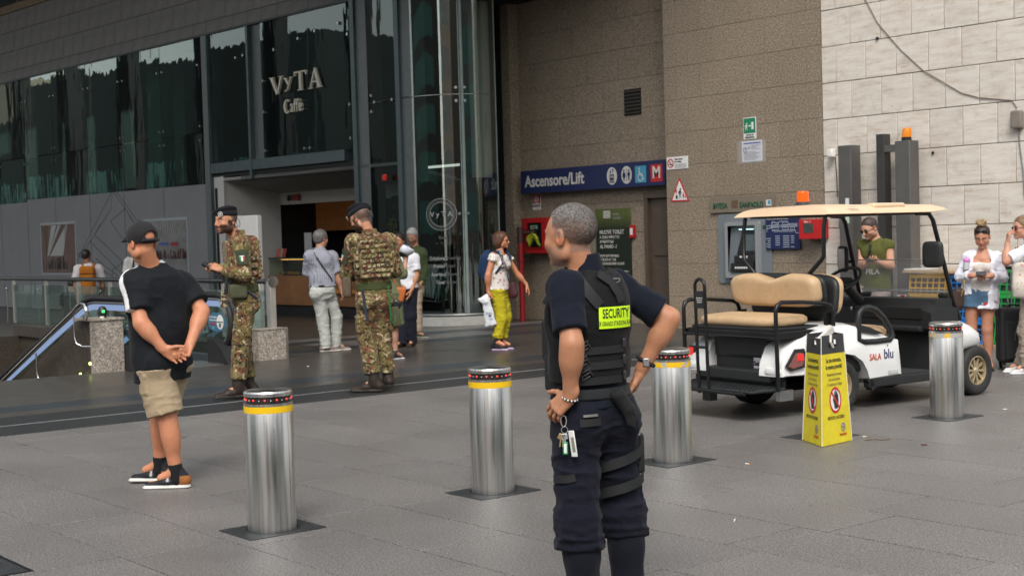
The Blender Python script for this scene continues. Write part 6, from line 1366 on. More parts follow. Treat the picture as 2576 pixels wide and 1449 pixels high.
class Fig:
    def __init__(s,label,J,fwd,H=1.75,loc=(0,0),rz=0,group=None,skin=(.46,.25,.16),vox=.011,hvox=.006,fem=False,hs=1.0,belly=0,build=1.0):
        s.t=thing('person',label,'person',(loc[0],loc[1],0),rz,group); s.J={k:np.array(v,float) for k,v in J.items()}; s.f=nrm(V3(*fwd,0) if len(fwd)==2 else fwd); s.skin=skin; s.vox=vox; s.hvox=hvox; s.k=H/1.75; s.fem=fem; s.hs=hs*s.k; s.belly=belly; s.b=build
        J=s.J; s.up=nrm(J['neck']-J['pel']); r=nrm(np.cross(s.f,s.up)); s.RT=np.stack([r,np.cross(s.up,r),s.up],1); s.r=r; s.ff=s.RT[:,1]
        s.body=[];s.hands={}
        s.fine=[]
    def T(s,base,x,y,z): return s.J[base]+s.RT@V3(x,y,z)*s.k
    def torso(s,infl=0,k=.05):
        J=s.J;K=s.k*s.b;R=s.RT;i=infl; fm=s.fem
        ch=J['pel']+(J['neck']-J['pel'])*.62; wa=J['pel']+(J['neck']-J['pel'])*.30
        P=[E(ch,V3(.150 if fm else .165,.105,.185)*K+i,R,k),E(wa,V3(.125 if fm else .142,.098+s.belly*.5,.15)*K+i,R,k),E(J['pel']+R@V3(0,-.005,.0),V3(.165 if fm else .155,.112,.115)*K+i,R,k)]
        P.append(C(J['shL']*.93+J['shR']*.07,J['shR']*.93+J['shL']*.07,.058*K+i,k=k)); P.append(C(ch+R@V3(0,0,.10)*K,J['neck']-s.up*.02,.10*K+i*.6,.062*K+i*.4,k=k))
        if s.belly: P.append(E(wa+R@V3(0,.05,-.01)*K,V3(.13,.09+s.belly,.14)*K+i,R,k))
        if fm:
            for sx in (-1,1): P.append(E(ch+R@V3(sx*.07,.085,.015)*K,V3(.062,.055,.058)*K+i,R,.03))
        else:
            for sx in (-1,1): P+= [E(ch+R@V3(sx*.075,.055,.06)*K,V3(.075,.05,.06)*K+i,R,.04),E(ch+R@V3(sx*.08,-.06,.06)*K,V3(.07,.045,.09)*K+i,R,.04)]
        for sx,h in ((-1,'hipL'),(1,'hipR')): P.append(E(J[h]+R@V3(sx*-.005,-.055,-.01)*K,V3(.082,.075,.085)*K+i,R,.04))
        return P
    def arm(s,side,infl=0,u=(.052,.043),f=(.043,.028),up_to=1.0,k=.03):
        J=s.J;K=s.k*s.b; a,b,c=J['sh'+side],J['el'+side],J['wr'+side]
        return [E(a,(.062*K+infl,)*3,None,.04),C(a,b,u[0]*K+infl,u[1]*K+infl,k=k),C(b,c,f[0]*K+infl,f[1]*K+infl,k=.02),E(b+(c-b)*.28,V3(.046,.046,.07)*K+infl,basis(np.cross(nrm(c-b),V3(.3,.5,.2)),nrm(c-b)),.03)]
    def leg(s,side,infl=0,k=.04):
        J=s.J;K=s.k*s.b; h,n,a=J['hip'+side],J['kn'+side],J['an'+side]; ax=nrm(a-n); bk=nrm(-s.f-ax*(-s.f@ax))
        return [C(h,n,.085*K+infl,.056*K+infl,k=k),C(n,a,.054*K+infl,.036*K+infl,k=.03),E(n+(a-n)*.30+bk*.018,V3(.050,.050,.105)*K+infl,basis(bk,-ax),.04)]
    def neckhead(s,hfwd,up=(0,0,1),**kw):
        J=s.J; s.hR=basis(hfwd,up); s.hc=J['head']; s.hp=head_prims(s.hc,s.hR,s.hs,s.fem,**kw)
        s.np=[C(J['neck']-s.up*.04,s.hc+s.hR@V3(0,-.022,-.045)*s.hs,.066*s.k*(.84 if s.fem else 1),.052*s.k*(.86 if s.fem else 1),k=.03)]
        s.fine.append((s.hc-.165*s.hs-V3(0,0,.02),s.hc+.165*s.hs,s.hvox))
    def make_body(s,colorf=None,feet=False,legs=True):
        P=s.torso(-.006)+s.np+s.hp
        for sd in 'LR': P+=s.arm(sd)+s.hands.get(sd,[])
        if legs: 
            for sd in 'LR': P+=s.leg(sd)+[C(s.J['an'+sd],s.J['an'+sd]+V3(0,0,-.04)+np.array(s.toe[sd])*.10,.034*s.k,.03*s.k,k=.03)]
        for sd,h in s.hands.items():
            if h:
                b=[bounds(p) for p in h]; s.fine.append((np.min([q[0] for q in b],0)-.012,np.max([q[1] for q in b],0)+.012,min(s.hvox,.0055)))
        V,Q=grow(P,s.vox,s.fine)
        col=colorf or (lambda V: np.tile(s.skin,(len(V),1)))
        s.bm=obj('body',mesh_np('body',V,Q,m_skin,col),s.t); return s.bm
    def garment(s,name,prims,mat,color,vox=None,post=None,label=None,fine=()):
        V,Q=grow(prims,vox or s.vox,fine,post); 
        c=color if callable(color) else (lambda V: np.tile(color,(len(V),1)))
        return obj(name,mesh_np(name,V,Q,mat,c),s.t,label)
    def folds(s,amp=.004,sc=9,seed=0,zs=1.0,fine=.35):
        def f(X): 
            Y=X*np.array([1,1,zs]); a=vnoise(Y,sc,seed); b=vnoise(Y,sc*2.6,seed+3); r=np.clip(1-np.abs(a*2-1)*2.4,0,1)**1.3; r2=np.clip(1-np.abs(b*2-1)*2.2,0,1)
            return -((r-.35)*amp*1.15+(r2-.3)*amp*.45+(a-.5)*amp)
        return f
    def shirt(s,name,mat,color,infl=.014,sleeve=.5,hem=-.10,neckz=.015,rs=(.066,.070),loose=0,amp=.004,seed=0,label=None,extra=(),vox=None,tail=None,necky=0):
        J=s.J;K=s.k; P=s.torso(infl); P=[p for p in P]
        hp=J['pel']+s.up*hem*K; P.append(C(J['pel']+s.up*.16*K,hp-s.up*.05,.145*K*s.b+infl+loose,.155*K*s.b+infl+loose,k=.05,sq=(s.ff,.72)))
        for sd in 'LR':
            a,b,c=J['sh'+sd],J['el'+sd],J['wr'+sd]
            if sleeve<=0: continue
            P.append(E(a,(rs[0]*K*s.b,)*3,None,.05))
            if sleeve<=1: P.append(C(a,a+(b-a)*sleeve,rs[0]*K*s.b,rs[1]*K*s.b,k=.035,flat=1))
            else: P+=[C(a,b,rs[0]*K*s.b,rs[1]*.86*K*s.b,k=.03),C(b,b+(c-b)*(sleeve-1),rs[1]*.86*K*s.b,rs[1]*.62*K*s.b,k=.03,flat=1)]
        P=P+list(extra)
        P+= [CUT(J['neck']+s.up*neckz*K+s.ff*necky,nrm(s.up+s.ff*.35)),CUT(hp,-s.up)]
        return s.garment(name,P,mat,color,vox,s.folds(amp,9,seed,.8),label)
    def trousers(s,name,mat,color,infl=.012,rt=(.098,.074,.066),hemz=.04,waist=.10,amp=.006,seed=2,label=None,vox=None,short=None,extra=()):
        J=s.J;K=s.k*s.b; P=[E(J['pel']+s.RT@V3(0,-.004,.0),V3(.162,.118,.12)*K+infl,s.RT,.05)]
        for sx,sd in ((-1,'L'),(1,'R')):
            h,n,a=J['hip'+sd],J['kn'+sd],J['an'+sd]; P.append(E(h+s.RT@V3(0,-.05,-.01)*K,V3(.086,.08,.09)*K+infl,s.RT,.04))
            if short is not None:
                e=h+(n-h)*short; P.append(C(h,e,rt[0]*K,rt[1]*K,k=.035,flat=1))
            else:
                P.append(C(h,n,rt[0]*K,rt[1]*K,k=.04)); d=nrm(a-n); e=n+d*((n[2]-hemz)/max(.05,-d[2]) if d[2]<0 else .4); P.append(C(n,e,rt[1]*K,rt[2]*K,k=.03,flat=1))
        P+=list(extra)+[CUT(J['pel']+s.up*waist*s.k,s.up)]
        f1=s.folds(amp*.8,8,seed,2.3)
        return s.garment(name,P,mat,color,vox,f1,label)
    def shoes(s,color,sole=(.7,.7,.68),L=.275,h_=.062,tip=0,boot=0,vox=.007,w_=.045,zb={}):
        for sd in 'LR':
            an=s.J['an'+sd]; z0=zb.get(sd,0.0); P,S=foot_prims(an,s.toe[sd],L*s.k,w_*s.k,h_,zb=z0,tip=tip)
            if boot: P.append(C(an+V3(0,0,-.01),an+V3(0,0,boot),.050*s.k,.052*s.k,k=.03,flat=1))
            V,Q=grow(P+S+[CUT((0,0,z0+.001),(0,0,-1))],vox)
            def colf(V,z0=z0):
                m=(V[:,2]<z0+.026)[:,None]; return np.where(m,np.array(sole),np.array(color(V) if callable(color) else np.tile(color,(len(V),1))))
            obj('shoe' if not boot else 'boot',mesh_np('shoe',V,Q,m_shoe,colf),s.t)
    def strip(s,name,pts,wd,th,mat,nrmf=None,n=5):
        """flat strap following points; each point (pos,normal)"""
        mb=MB(); vs=[]
        m=len(pts)
        for i,(p,nn) in enumerate(pts):
            p=np.asarray(p,float); a=np.asarray(pts[max(0,i-1)][0],float); b=np.asarray(pts[min(m-1,i+1)][0],float); d=nrm(b-a); nn=nrm(nn); sdv=nrm(np.cross(d,nn))
            for u,v in ((-.5,0),(.5,0),(.5,1),(-.5,1)): vs.append(tuple(p+sdv*u*wd+nn*v*th))
        fs=[(i*4+k,i*4+(k+1)%4,(i+1)*4+(k+1)%4,(i+1)*4+k) for i in range(m-1) for k in range(4)]+[(3,2,1,0),(m*4-4,m*4-3,m*4-2,m*4-1)]
        mb.add(vs,fs); return mb.build(name,mat,s.t,50)
def surf_pts(prims,origins,dirs,maxd=.5,off=.004):
    """march points from outside onto a garment's distance field; returns positions and normals"""
    X=np.array(origins,float); D=np.array(dirs,float); D/=np.linalg.norm(D,axis=1)[:,None]
    def fld(X):
        F=np.full(len(X),.5)
        for p in prims:
            if p['op']=='+':
                d=dist(p,X); k=p['k']; h=np.clip(.5+.5*(d-F)/k,0,1); F=d*(1-h)+F*h-k*h*(1-h)
        return F
    t=np.zeros(len(X))
    for _ in range(40): f=fld(X+D*t[:,None])-off; t+=np.clip(f,-.02,.05)*.8
    P=X+D*t[:,None]; e=1e-3; N=np.stack([fld(P+np.eye(3)[i]*e)-fld(P-np.eye(3)[i]*e) for i in range(3)],1); N/=np.linalg.norm(N,axis=1)[:,None]+1e-9
    return P,N
def drape_mesh(me,T,prims,dirv,off):
    """project a flat mesh onto the garment along dirv"""
    me.transform(T); P=np.array([v.co[:] for v in me.vertices]); Q,N=surf_pts(prims,P,np.tile(dirv,(len(P),1)),off=off)
    for v,q in zip(me.vertices,Q): v.co=q
    return me
def hair_strands(parent,c,R,s,n,lmin,lmax,region,colr,rad=(.0765,.097,.0855),cen=(0,-.012,.035),lay=.5,seed=1,wd=.0011,name='hair',mat=None,comb=(0,-1,0)):
    rg=np.random.RandomState(seed); D=rg.randn(n*3,3); D/=np.linalg.norm(D,axis=1)[:,None]; P=D*np.array(rad)+np.array(cen); keep=region(P[:,0],P[:,1],P[:,2])>.5; P=P[keep][:n]; D=D[keep][:n]
    N=D/np.array(rad); N/=np.linalg.norm(N,axis=1)[:,None]; tang=np.array(comb,float)+rg.randn(len(P),3)*.35; tang-=N*(tang*N).sum(1)[:,None]; tang/=np.linalg.norm(tang,axis=1)[:,None]+1e-9
    L=rg.uniform(lmin,lmax,len(P))[:,None]; side=np.cross(N,tang); W=wd
    p0=P-N*.001; p1=P+(N*(1-lay)+tang*lay)*L*.5; p2=P+(N*(1-lay)*.8+tang*lay*1.3)*L
    V=np.stack([p0-side*W,p0+side*W,p1+side*W*.8,p1-side*W*.8,p2],1).reshape(-1,3); V=(c+(V*s)@R.T)
    k=np.arange(len(P))*5; fs=[(a,a+1,a+2,a+3) for a in k]+[(a+3,a+2,a+4) for a in k]
    me=bpy.data.meshes.new(name); me.from_pydata(V.tolist(),[],[tuple(int(q) for q in f) for f in fs]); me.materials.append(mat)
    at=me.color_attributes.new('Col','FLOAT_COLOR','POINT'); base=np.array([colr[i] for i in rg.randint(0,len(colr),len(P))]); col=np.ones((len(V),4),np.float32); col[:,:3]=np.repeat(base,5,0); at.data.foreach_set('color',col.ravel())
    return obj(name,me,parent)
t=NT('hair_strand'); at=t.n('Attribute',attribute_name='Col'); t.col(at.outputs['Color']); t.set(Roughness=.45); m_hair=t.m
def hair_shell(f,prims,color,name='hair',vox=None,amp=.003,sc=60,seed=1):
    V,Q=grow(prims,vox or f.hvox,(),lambda X: -(vnoise(X*np.array([1,1,.5]),sc,seed)-.35)*amp*2)
    return obj(name,mesh_np(name,V,Q,m_hairs,color if callable(color) else (lambda V: np.tile(color,(len(V),1))*(.55+.9*vnoise(V*np.array([1,1,.3]),120,seed))[:,None])),f.t)
t=NT('hair_mass'); at=t.n('Attribute',attribute_name='Col'); n=t.noise(1,4,.6,sc3=(220,220,30)); k=t.math('ADD',t.math('MULTIPLY',n,.9),.55); x=t.n('VectorMath',operation='SCALE'); t.l(at.outputs['Color'],x.inputs[0]); t.l(k,x.inputs['Scale']); t.col(x.outputs[0]); t.set(Roughness=.5); t.bump(n,.6,.004); m_hairs=t.m
def short_hair(f,color,th=.008,top=.006,clipface=True,**kw):
    c,R,s=f.hc,f.hR,f.hs; T=lambda x,y,z: c+R@(V3(x,y,z)*s)
    P=[E(T(0,-.014,.037),V3(.076+th,.095+th,.084+top)*s,R,.01),E(T(0,-.045,-.02),V3(.062+th*.5,.055+th*.5,.05)*s,R,.02)]
    P+=[CUT(T(0,.066,.066),R@nrm(V3(0,.80,-.62))),CUT(T(0,.02,.01),R@nrm(V3(0,.72,-.70))),CUT(T(0,0,-.062),R@V3(0,0,-1))]
    return hair_shell(f,P,color,**kw)
def sunglasses(f,on_head=False,col=(.012,.012,.014)):
    c,R,s=f.hc,f.hR,f.hs; y0,z0=(.098,.0) if not on_head else (.075,.092); T=lambda x,y,z: tuple(c+R@(V3(x,y+y0-.0,z+z0)*s))
    g=MB(); ml=M('lens_dark',col,.06,var=0); mf=M('glasses_frame',(.015,.013,.012),.25,var=0)
    for sx in (-1,1):
        pts=[(sx*.033+.024*math.cos(a),.0-.006*abs(math.cos(a)),.018*math.sin(a)) for a in [2*PI*i/20 for i in range(20)]]
        vs=[T(*p) for p in pts]+[T(p[0],p[1]-.003,p[2]) for p in pts]; MB().add(vs,[tuple(range(20)),tuple(range(39,19,-1))]+[(i,(i+1)%20,20+(i+1)%20,20+i) for i in range(20)]).build('sunglass_lens',ml,f.t,0)
        MB().tube([T(*p) for p in pts],.0026*s,6,closed=True).build('glasses_rim',mf,f.t,60)
        MB().tube([T(sx*.057,-.002,.006),T(sx*.074,-.03,.008),T(sx*.080,-.10,.006)],.0028*s,6).build('glasses_arm',mf,f.t,60)
    MB().tube([T(-.011,.001,.004),T(0,.003,.006),T(.011,.001,.004)],.0026*s,6).build('glasses_bridge',mf,f.t,60)
# ================================================================ security guard, seen from behind
SK1=(.47,.225,.125)
g=Fig('grey haired security guard in navy polo and black tactical vest, hands on hips',dict(head=(-0.096, -0.02, 1.622),neck=(-0.040, 0.0, 1.462),pel=(-0.030, 0.0, 0.935),shL=(-0.122, -0.13, 1.415),shR=(0.095, 0.13, 1.40),elL=(-0.098, -0.235, 1.205),wrL=(-0.112, -0.19, 0.998),elR=(0.300, 0.12, 1.272),wrR=(0.182, 0.12, 1.065),hipL=(-0.095, -0.05, 0.89),hipR=(0.045, 0.06, 0.88),knL=(-0.098, -0.08, 0.493),knR=(0.084, 0.1, 0.48),anL=(-0.068, -0.05, 0.09),anR=(0.110, 0.1, 0.09)),(-.64,.77),1.76,(-4.320,3.889),0.8378,vox=.0065,hvox=.0032,hs=1.09,skin=SK1)
g.toe=dict(L=(-.75,.66,0),R=(-.45,.9,0))
g.neckhead((-.80,.60,-.02))
scalp_g=lambda x,y,z: hairline(x,y,z)
hl=g.J['wrL']; hr=g.J['wrR']
g.hands['L']=hand(hl,(-.62,.30,-.62),(.60,.62,-.15),(.55,-.1,.75),curl=(.35,.38,.42,.5),s=1.0,spread=.05,thumb=.9,tc=.15)
g.hands['R']=hand(hr,(-.42,.35,-.80),(-.72,-.1,.2),(-.35,-.85,.1),curl=(.3,.35,.4,.45),s=1.0,thumb=.7,tc=.2)
g.make_body(lambda V: head_color(V,g.hc,g.hR,g.hs,SK1,(.12,.09,.07),stubble=(.24,.17,.14),scalp=(.27,.17,.13,.75),scalpf=hairline))
eyes(g.t,g.hc,g.hR,g.hs)
gr=[(.09,.08,.075),(.16,.145,.135),(.27,.25,.235),(.38,.36,.34),(.055,.05,.045)]
hair_strands(g.t,g.hc,g.hR,g.hs,11000,.005,.010,lambda x,y,z: hairline(x,y,z)*((z>-.052)),gr,lay=.55,seed=3,mat=m_hair,name='hair',wd=.0007)
hair_strands(g.t,g.hc,g.hR,g.hs,5000,.007,.013,lambda x,y,z: (z+.03*np.sin(x*300)*np.sin(y*260)>.055).astype(float)*hairline(x,y,z),gr,lay=.6,seed=4,mat=m_hair,name='hair_top',comb=(0,1,.3),wd=.0008)
navy=(.0045,.007,.015)
polo=g.shirt('polo_shirt',m_cloth,navy,infl=.008,sleeve=.80,hem=-.0,neckz=.055,rs=(.064,.069),amp=.006,seed=2,vox=.0065)
# collar
cN=g.J['neck']; 
V,Q=grow([C(cN-g.up*.0+V3(0,0,-.02),cN+g.up*.085+V3(-.012,0,0),.088,.072,k=.01,flat=1),C(cN-V3(0,0,.05),cN+g.up*.14+V3(-.02,0,.0),.074,.064,k=.008,op='-'),CUT(cN+g.RT@V3(0,0,.075),nrm(g.up+g.ff*.55))],.005); obj('collar',mesh_np('collar',V,Q,m_cloth,np.tile(navy,(len(V),1))),g.t)
# vest
K=1.0; J=g.J; RT=g.RT
vest=[p for p in g.torso(.030)]
vest=[E(p['c'],p['r'],p['R'],p['k']) if p['t']=='E' else p for p in vest[:2]]+[C(J['pel']+g.up*.16,J['pel']+g.up*.10,.165,.165,k=.06,sq=(g.ff,.76)),C(J['shL']*.70+J['shR']*.30,J['shR']*.70+J['shL']*.30,.088,k=.05),E(J['pel']+(J['neck']-J['pel'])*.72+RT@V3(0,-.015,0),V3(.170,.135,.185),RT,.05)]
for sx in (-1,1): vest.append(C(J['sh'+('L' if sx<0 else 'R')]+RT@V3(-sx*.035,0,.065),J['sh'+('L' if sx<0 else 'R')]+RT@V3(sx*.01,0,-.17),.088,.085,k=.03,op='-')) if False else None
armcut=[C(J['shL']+RT@V3(-.01,0,.08),J['shL']+RT@V3(-.035,0,-.13),.082,.075,k=.03,op='-'),C(J['shR']+RT@V3(.01,0,.08),J['shR']+RT@V3(.035,0,-.13),.082,.075,k=.03,op='-')]
vest+=armcut+[C(J['neck']+g.up*.10,J['neck']-g.up*.005,.10,.085,k=.02,op='-'),CUT(J['pel']+g.up*.105,-g.up)]
m_vest=clothmat('nylon_vest',bump=.35,rough=.75,weave=320,fold=18,sheen=.05,var=.2)
g.garment('tactical_vest',vest,m_vest,(.004,.0045,.005),.0055,g.folds(.0022,10,5,1.2))
m_strap=clothmat('webbing',bump=.2,rough=.8,weave=420,fold=20,sheen=0,var=.12); m_strap2=M('grey_webbing',(.011,.013,.014),.8,var=.15,bump=.3,bs=260); m_blk=M('black_nylon',(.0075,.008,.009),.7,var=.2,bump=.4,bs=240); m_buck=M('buckle_plastic',(.022,.023,.024),.35,var=.05)
view=V3(0,1,0)
def on_vest(pts,off=.004,dirv=(0,1,0),start=-.6,prims=None):
    P,N=surf_pts(prims or vest,[V3(x,start,z) for x,z in pts],np.tile(nrm(dirv),(len(pts),1)),off=off); return [(p,n) for p,n in zip(P,N)]
def interp(pts,n):
    out=[]
    for (a,b) in zip(pts[:-1],pts[1:]):
        for i in range(n): t=i/n; out.append((a[0]+(b[0]-a[0])*t,a[1]+(b[1]-a[1])*t))
    out.append(pts[-1]); return out
for pts,wd in (([(-.105,1.455),(-.06,1.44),(-.01,1.375),(.015,1.345)],.044),([(.01,1.47),(.06,1.435),(.09,1.385),(.098,1.355)],.044)):
    g.strip('shoulder_strap',on_vest(interp(pts,5),.006),wd,.006,m_blk)
for z,x0,x1 in ((1.165,-.115,.105),(1.105,-.125,.10),(1.045,-.12,.095)):
    g.strip('vest_strap',on_vest(interp([(x0,z),(x1,z+.004)],9),.005),.030,.004,m_strap2 if False else m_blk)
for x,z in ((-.052,1.185),(-.058,1.125),(-.046,1.075)):
    (p,n),=on_vest([(x,z)],.010); R=Matrix([[*np.cross(nrm(n),V3(0,0,1))],[*(-nrm(n))],[0,0,1]]).transposed()
    for dz in (-.015,0,.015): MB().rbox(tuple(p+V3(0,0,dz)),(.040,.010,.007),.002,R=R@Matrix.Rotation(.5,3,'Y')).build('buckle_bar',m_buck,g.t)
    for dx in (-.018,.018): MB().rbox(tuple(p+np.array(R@Vector((dx,0,-dx*.6)))),(.006,.012,.036),.002,R=R@Matrix.Rotation(.5,3,'Y')).build('buckle_side',m_buck,g.t)
for z in (1.19,1.125,1.06):
    (p,n),=on_vest([(.108,z)],.006); MB().rbox(tuple(p),(.014,.03,.038),.004).build('buckle',m_buck,g.t)
for x,z in ((-.075,1.462),(.082,1.452)):
    (p,n),=on_vest([(x,z)],.010); MB().tube([tuple(p+V3(.016*math.cos(a),-.004,.012*math.sin(a)-.008)) for a in [PI+PI*i/8 for i in range(9)]]+[tuple(p+V3(.016,-.004,-.004)),tuple(p+V3(-.016,-.004,-.004))],.0022,6,closed=True).build('d_ring',m_steel,g.t,60)
# high visibility panel
P0=interp([(.010,0),(.135,0)],10); pz=[1.253+.0855*i/5 for i in range(6)]; pts=[(x+(.004 if True else 0)*(z-1.25),z) for z in pz for x,_ in P0]; q=on_vest(pts,.008); m_=len(P0)
mb=MB(); mb.add([tuple(p) for p,n in q],[(j*m_+i,j*m_+i+1,(j+1)*m_+i+1,(j+1)*m_+i) for j in range(5) for i in range(m_-1)])
t=NT('hi_vis_yellow'); t.col((.62,.95,.01)); t.set(Roughness=.55,Emission_Color=(.6,1,.0,1),Emission_Strength=.0); m_hv=t.m
mb.build('security_panel',m_hv,g.t,80)
for s_,x,z,sz,sx_,of in (('SECURITY',.078,1.311,.040,.60,.016),('PER GRANDI STAZIONI RAIL',.073,1.272,.0195,.58,.002)):
    me=text_mesh(s_,sz,extrude=0,sx=sx_,offset=of); me.transform(Matrix.Scale(1.28,4,(0,1,0)))
    bm=bmesh.new(); bm.from_mesh(me); bmesh.ops.triangulate(bm,faces=bm.faces); bmesh.ops.subdivide_edges(bm,edges=[e for e in bm.edges if e.calc_length()>.012],cuts=1); bm.to_mesh(me); bm.free()
    drape_mesh(me,frame((x,-.6,z),(1,0,0),(0,0,1),(0,-1,0)),vest,(0,1,0),.0098); me.materials.clear(); me.materials.append(mK); obj('lettering',me,g.t)
# front pouches on the left, shoulder torch, bracelet, watch
MB().rbox((-.180,.02,1.20),(.06,.09,.17),.015,R=Matrix.Rotation(.7,3,'Z')).build('chest_pouch',m_blk,g.t); MB().rbox((-.175,-.005,1.07),(.05,.09,.15),.015,R=Matrix.Rotation(.7,3,'Z')).build('chest_pouch',m_blk,g.t)
tl=[(-.178,-.03,1.375),(-.150,-.035,1.445)]; MB().cyl(tl[0],tl[1],.017,16).build('torch_body',M('torch_silver',(.42,.42,.42),.3,.5,var=.05),g.t,60); MB().cyl(tl[1],(-.142,-.036,1.468),.020,16).build('torch_head',m_blk,g.t,60); MB().rbox((-.188,-.03,1.362),(.05,.04,.035),.006,R=Matrix.Rotation(.4,3,'Y')).build('torch_clip',m_blk,g.t)
w=J['wrL']; d=nrm(J['wrL']-J['elL']); br=MB(); 
ax_=nrm(np.cross(d,V3(1,0,0))); bx_=nrm(np.cross(d,ax_))
ringp=[w+d*.012+(ax_*math.cos(a)*.034+bx_*math.sin(a)*.030)+V3(0,0,.004*math.sin(a)) for a in [2*PI*i/26 for i in range(26)]]
bw=MB();bk=MB()
for i,p in enumerate(ringp): (bw if i%2 else bk).ball(tuple(p),.0042,7,5)
o=bw.build('bracelet_beads',m_white,g.t,80); o['kind']='stuff'; o=bk.build('bracelet_beads',m_black,g.t,80); o['kind']='stuff'
w=J['wrR']-nrm(J['wrR']-J['elR'])*.035; d=nrm(J['wrR']-J['elR']); ax_=nrm(np.cross(d,V3(0,1,0))); bx_=nrm(np.cross(d,ax_))
MB().tube([tuple(w+(ax_*math.cos(a)*.036+bx_*math.sin(a)*.031)) for a in [2*PI*i/24 for i in range(24)]],.009,8,closed=True).build('watch_strap',m_blk,g.t,60)
MB().rbox(tuple(w+bx_*.036*(1 if bx_[1]<0 else -1)),(.028,.010,.034),.004).build('watch_case',m_steel,g.t)
# trousers with bloused knees, belt, shafts
bl=[]
for sd,kz in (('L',.455),('R',.475)):
    kn=J['kn'+sd]; an=J['an'+sd]; d=nrm(an-kn)
    for dz,r in ((.05,.084),(.01,.094),(-.03,.088),(-.062,.097)):
        p=kn+d*(kn[2]-(kz+dz-.02)); bl.append(E(p,V3(r,r*.98,.024),None,.03))
tr=g.trousers('trousers',m_cloth,(.0048,.0062,.014),infl=.012,rt=(.102,.086,.086),hemz=.395,waist=.085,amp=.010,seed=9,vox=.0065,extra=bl)
sh=[]
for sd in 'LR':
    kn=J['kn'+sd]; an=J['an'+sd]; sh+=[C(kn+(an-kn)*.12,an+V3(0,0,-.02),.070,.066,k=.03),E(kn+(an-kn)*.35+g.RT@V3(0,-.012,0),V3(.072,.072,.10),None,.03)]
g.garment('lower_trouser_shafts',sh,m_cloth,(.005,.0065,.013),.0065,g.folds(.005,8,4,.4))
hipP=[E(J['pel']+RT@V3(0,-.004,.0),V3(.162,.118,.12)+.014,RT,.05)]
bt=[C(J['pel']+g.up*.035,J['pel']+g.up*.078,.182,.176,k=.01,flat=3,sq=(g.ff,.76)),]
g.garment('duty_belt',bt,m_vest,(.018,.020,.022),.006)
allp=vest+hipP+bt
def on_leg(sd,z0,z1,n=14,r=.108,name='thigh_strap'):
    h,kn=J['hip'+sd],J['kn'+sd]; pts=[]
    for i in range(n+1):
        a=-PI*.05-PI*.95*i/n; t=i/n; z=z0+(z1-z0)*t; f_=(h[2]-z)/(h[2]-kn[2]); c=h+(kn-h)*f_; rr=.104+(.086-.104)*f_+.013; n_=V3(math.cos(a),math.sin(a),0); pts.append((c+n_*rr,n_))
    g.strip(name,pts,.040,.004,m_strap2)
on_leg('R',.745,.645); on_leg('R',.630,.545)
MB().rbox((.165,.10,.72),(.035,.09,.16),.012).build('holster',m_blk,g.t); MB().rbox((.160,.08,.815),(.018,.04,.055),.008).build('badge_clip',m_chrome,g.t)
# gloves hanging from the belt, pocket with phone, keys
GP=[C(V3(.085,-.10,.975),V3(.118,-.10,.925),.030,.026,k=.02),C(V3(.118,-.10,.925),V3(.135,-.105,.86),.022,.009,k=.01),C(V3(.112,-.105,.925),V3(.118,-.112,.868),.018,.008,k=.01),C(V3(.128,-.095,.93),V3(.150,-.095,.878),.016,.008,k=.01),C(V3(.075,-.105,.99),V3(.060,-.11,.985),.02,.015,k=.02)]
V,Q=grow(GP,.004); obj('gloves',mesh_np('gloves',V,Q,m_vest,np.tile((.010,.010,.011),(len(V),1))),g.t)
trp=[E(J['pel']+RT@V3(0,-.004,.0),V3(.176,.132,.134),RT,.05),E(J['hipL']+RT@V3(0,-.05,-.01),V3(.10,.094,.104),RT,.04),E(J['hipR']+RT@V3(0,-.05,-.01),V3(.10,.094,.104),RT,.04),C(J['hipL'],J['knL'],.104,.086,k=.04),C(J['hipR'],J['knR'],.104,.086,k=.04)]
g.strip('back_pocket_flap',on_vest(interp([(-.075,.885),(.005,.888)],6),.005,prims=trp),.030,.004,m_blk)
g.strip('phone_edge',on_vest(interp([(-.062,.912),(-.008,.914)],3),.004,prims=trp),.010,.008,M('phone_grey',(.20,.19,.18),.3,.4,var=0))
g.strip('cargo_flap',on_vest(interp([(-.185,.655),(-.13,.66),(-.10,.668)],4),.006,prims=trp),.030,.005,m_blk)
cg_=[C(V3(-.165,-.12,.755),V3(-.160,-.12,.66),.055,.050,k=.02)]
kx=-.140
(p,n),=on_vest([(kx,.86)],.012,prims=trp); kp=p
mk=M('key_steel',(.6,.6,.58),.25,.9,var=.1)
MB().tube([tuple(kp+V3(.011*math.sin(a),-.004,.022*math.cos(a)+.035)) for a in [2*PI*i/16 for i in range(16)]],.0028,6,closed=True).build('carabiner',mk,g.t,60)
MB().tube([tuple(kp+V3(.013*math.cos(a)+.003,-.006,.013*math.sin(a))) for a in [2*PI*i/16 for i in range(16)]],.0016,6,closed=True).build('key_ring',mk,g.t,60)
for dx,c_,ang in ((-.014,M('key_brass',(.5,.35,.16),.3,.8),.5),(-.004,mk,.15),(.004,mk,-.1)):
    MB().rbox(tuple(kp+V3(dx,-.010,-.026)),(.020,.003,.022),.008,R=Matrix.Rotation(ang,3,'Y')).build('key_bow',c_,g.t); MB().rbox(tuple(kp+V3(dx-.003*ang,-.010,-.050)),(.006,.0025,.034),.001,R=Matrix.Rotation(ang*.3,3,'Y')).build('key_blade',c_,g.t)
MB().rbox(tuple(kp+V3(.004,-.012,-.072)),(.020,.006,.050),.007).build('green_tag',M('tag_green',(.01,.30,.07),.35,var=0),g.t); MB().rbox(tuple(kp+V3(.004,-.0155,-.072)),(.011,.002,.038),.002).build('tag_paper',mWd,g.t)
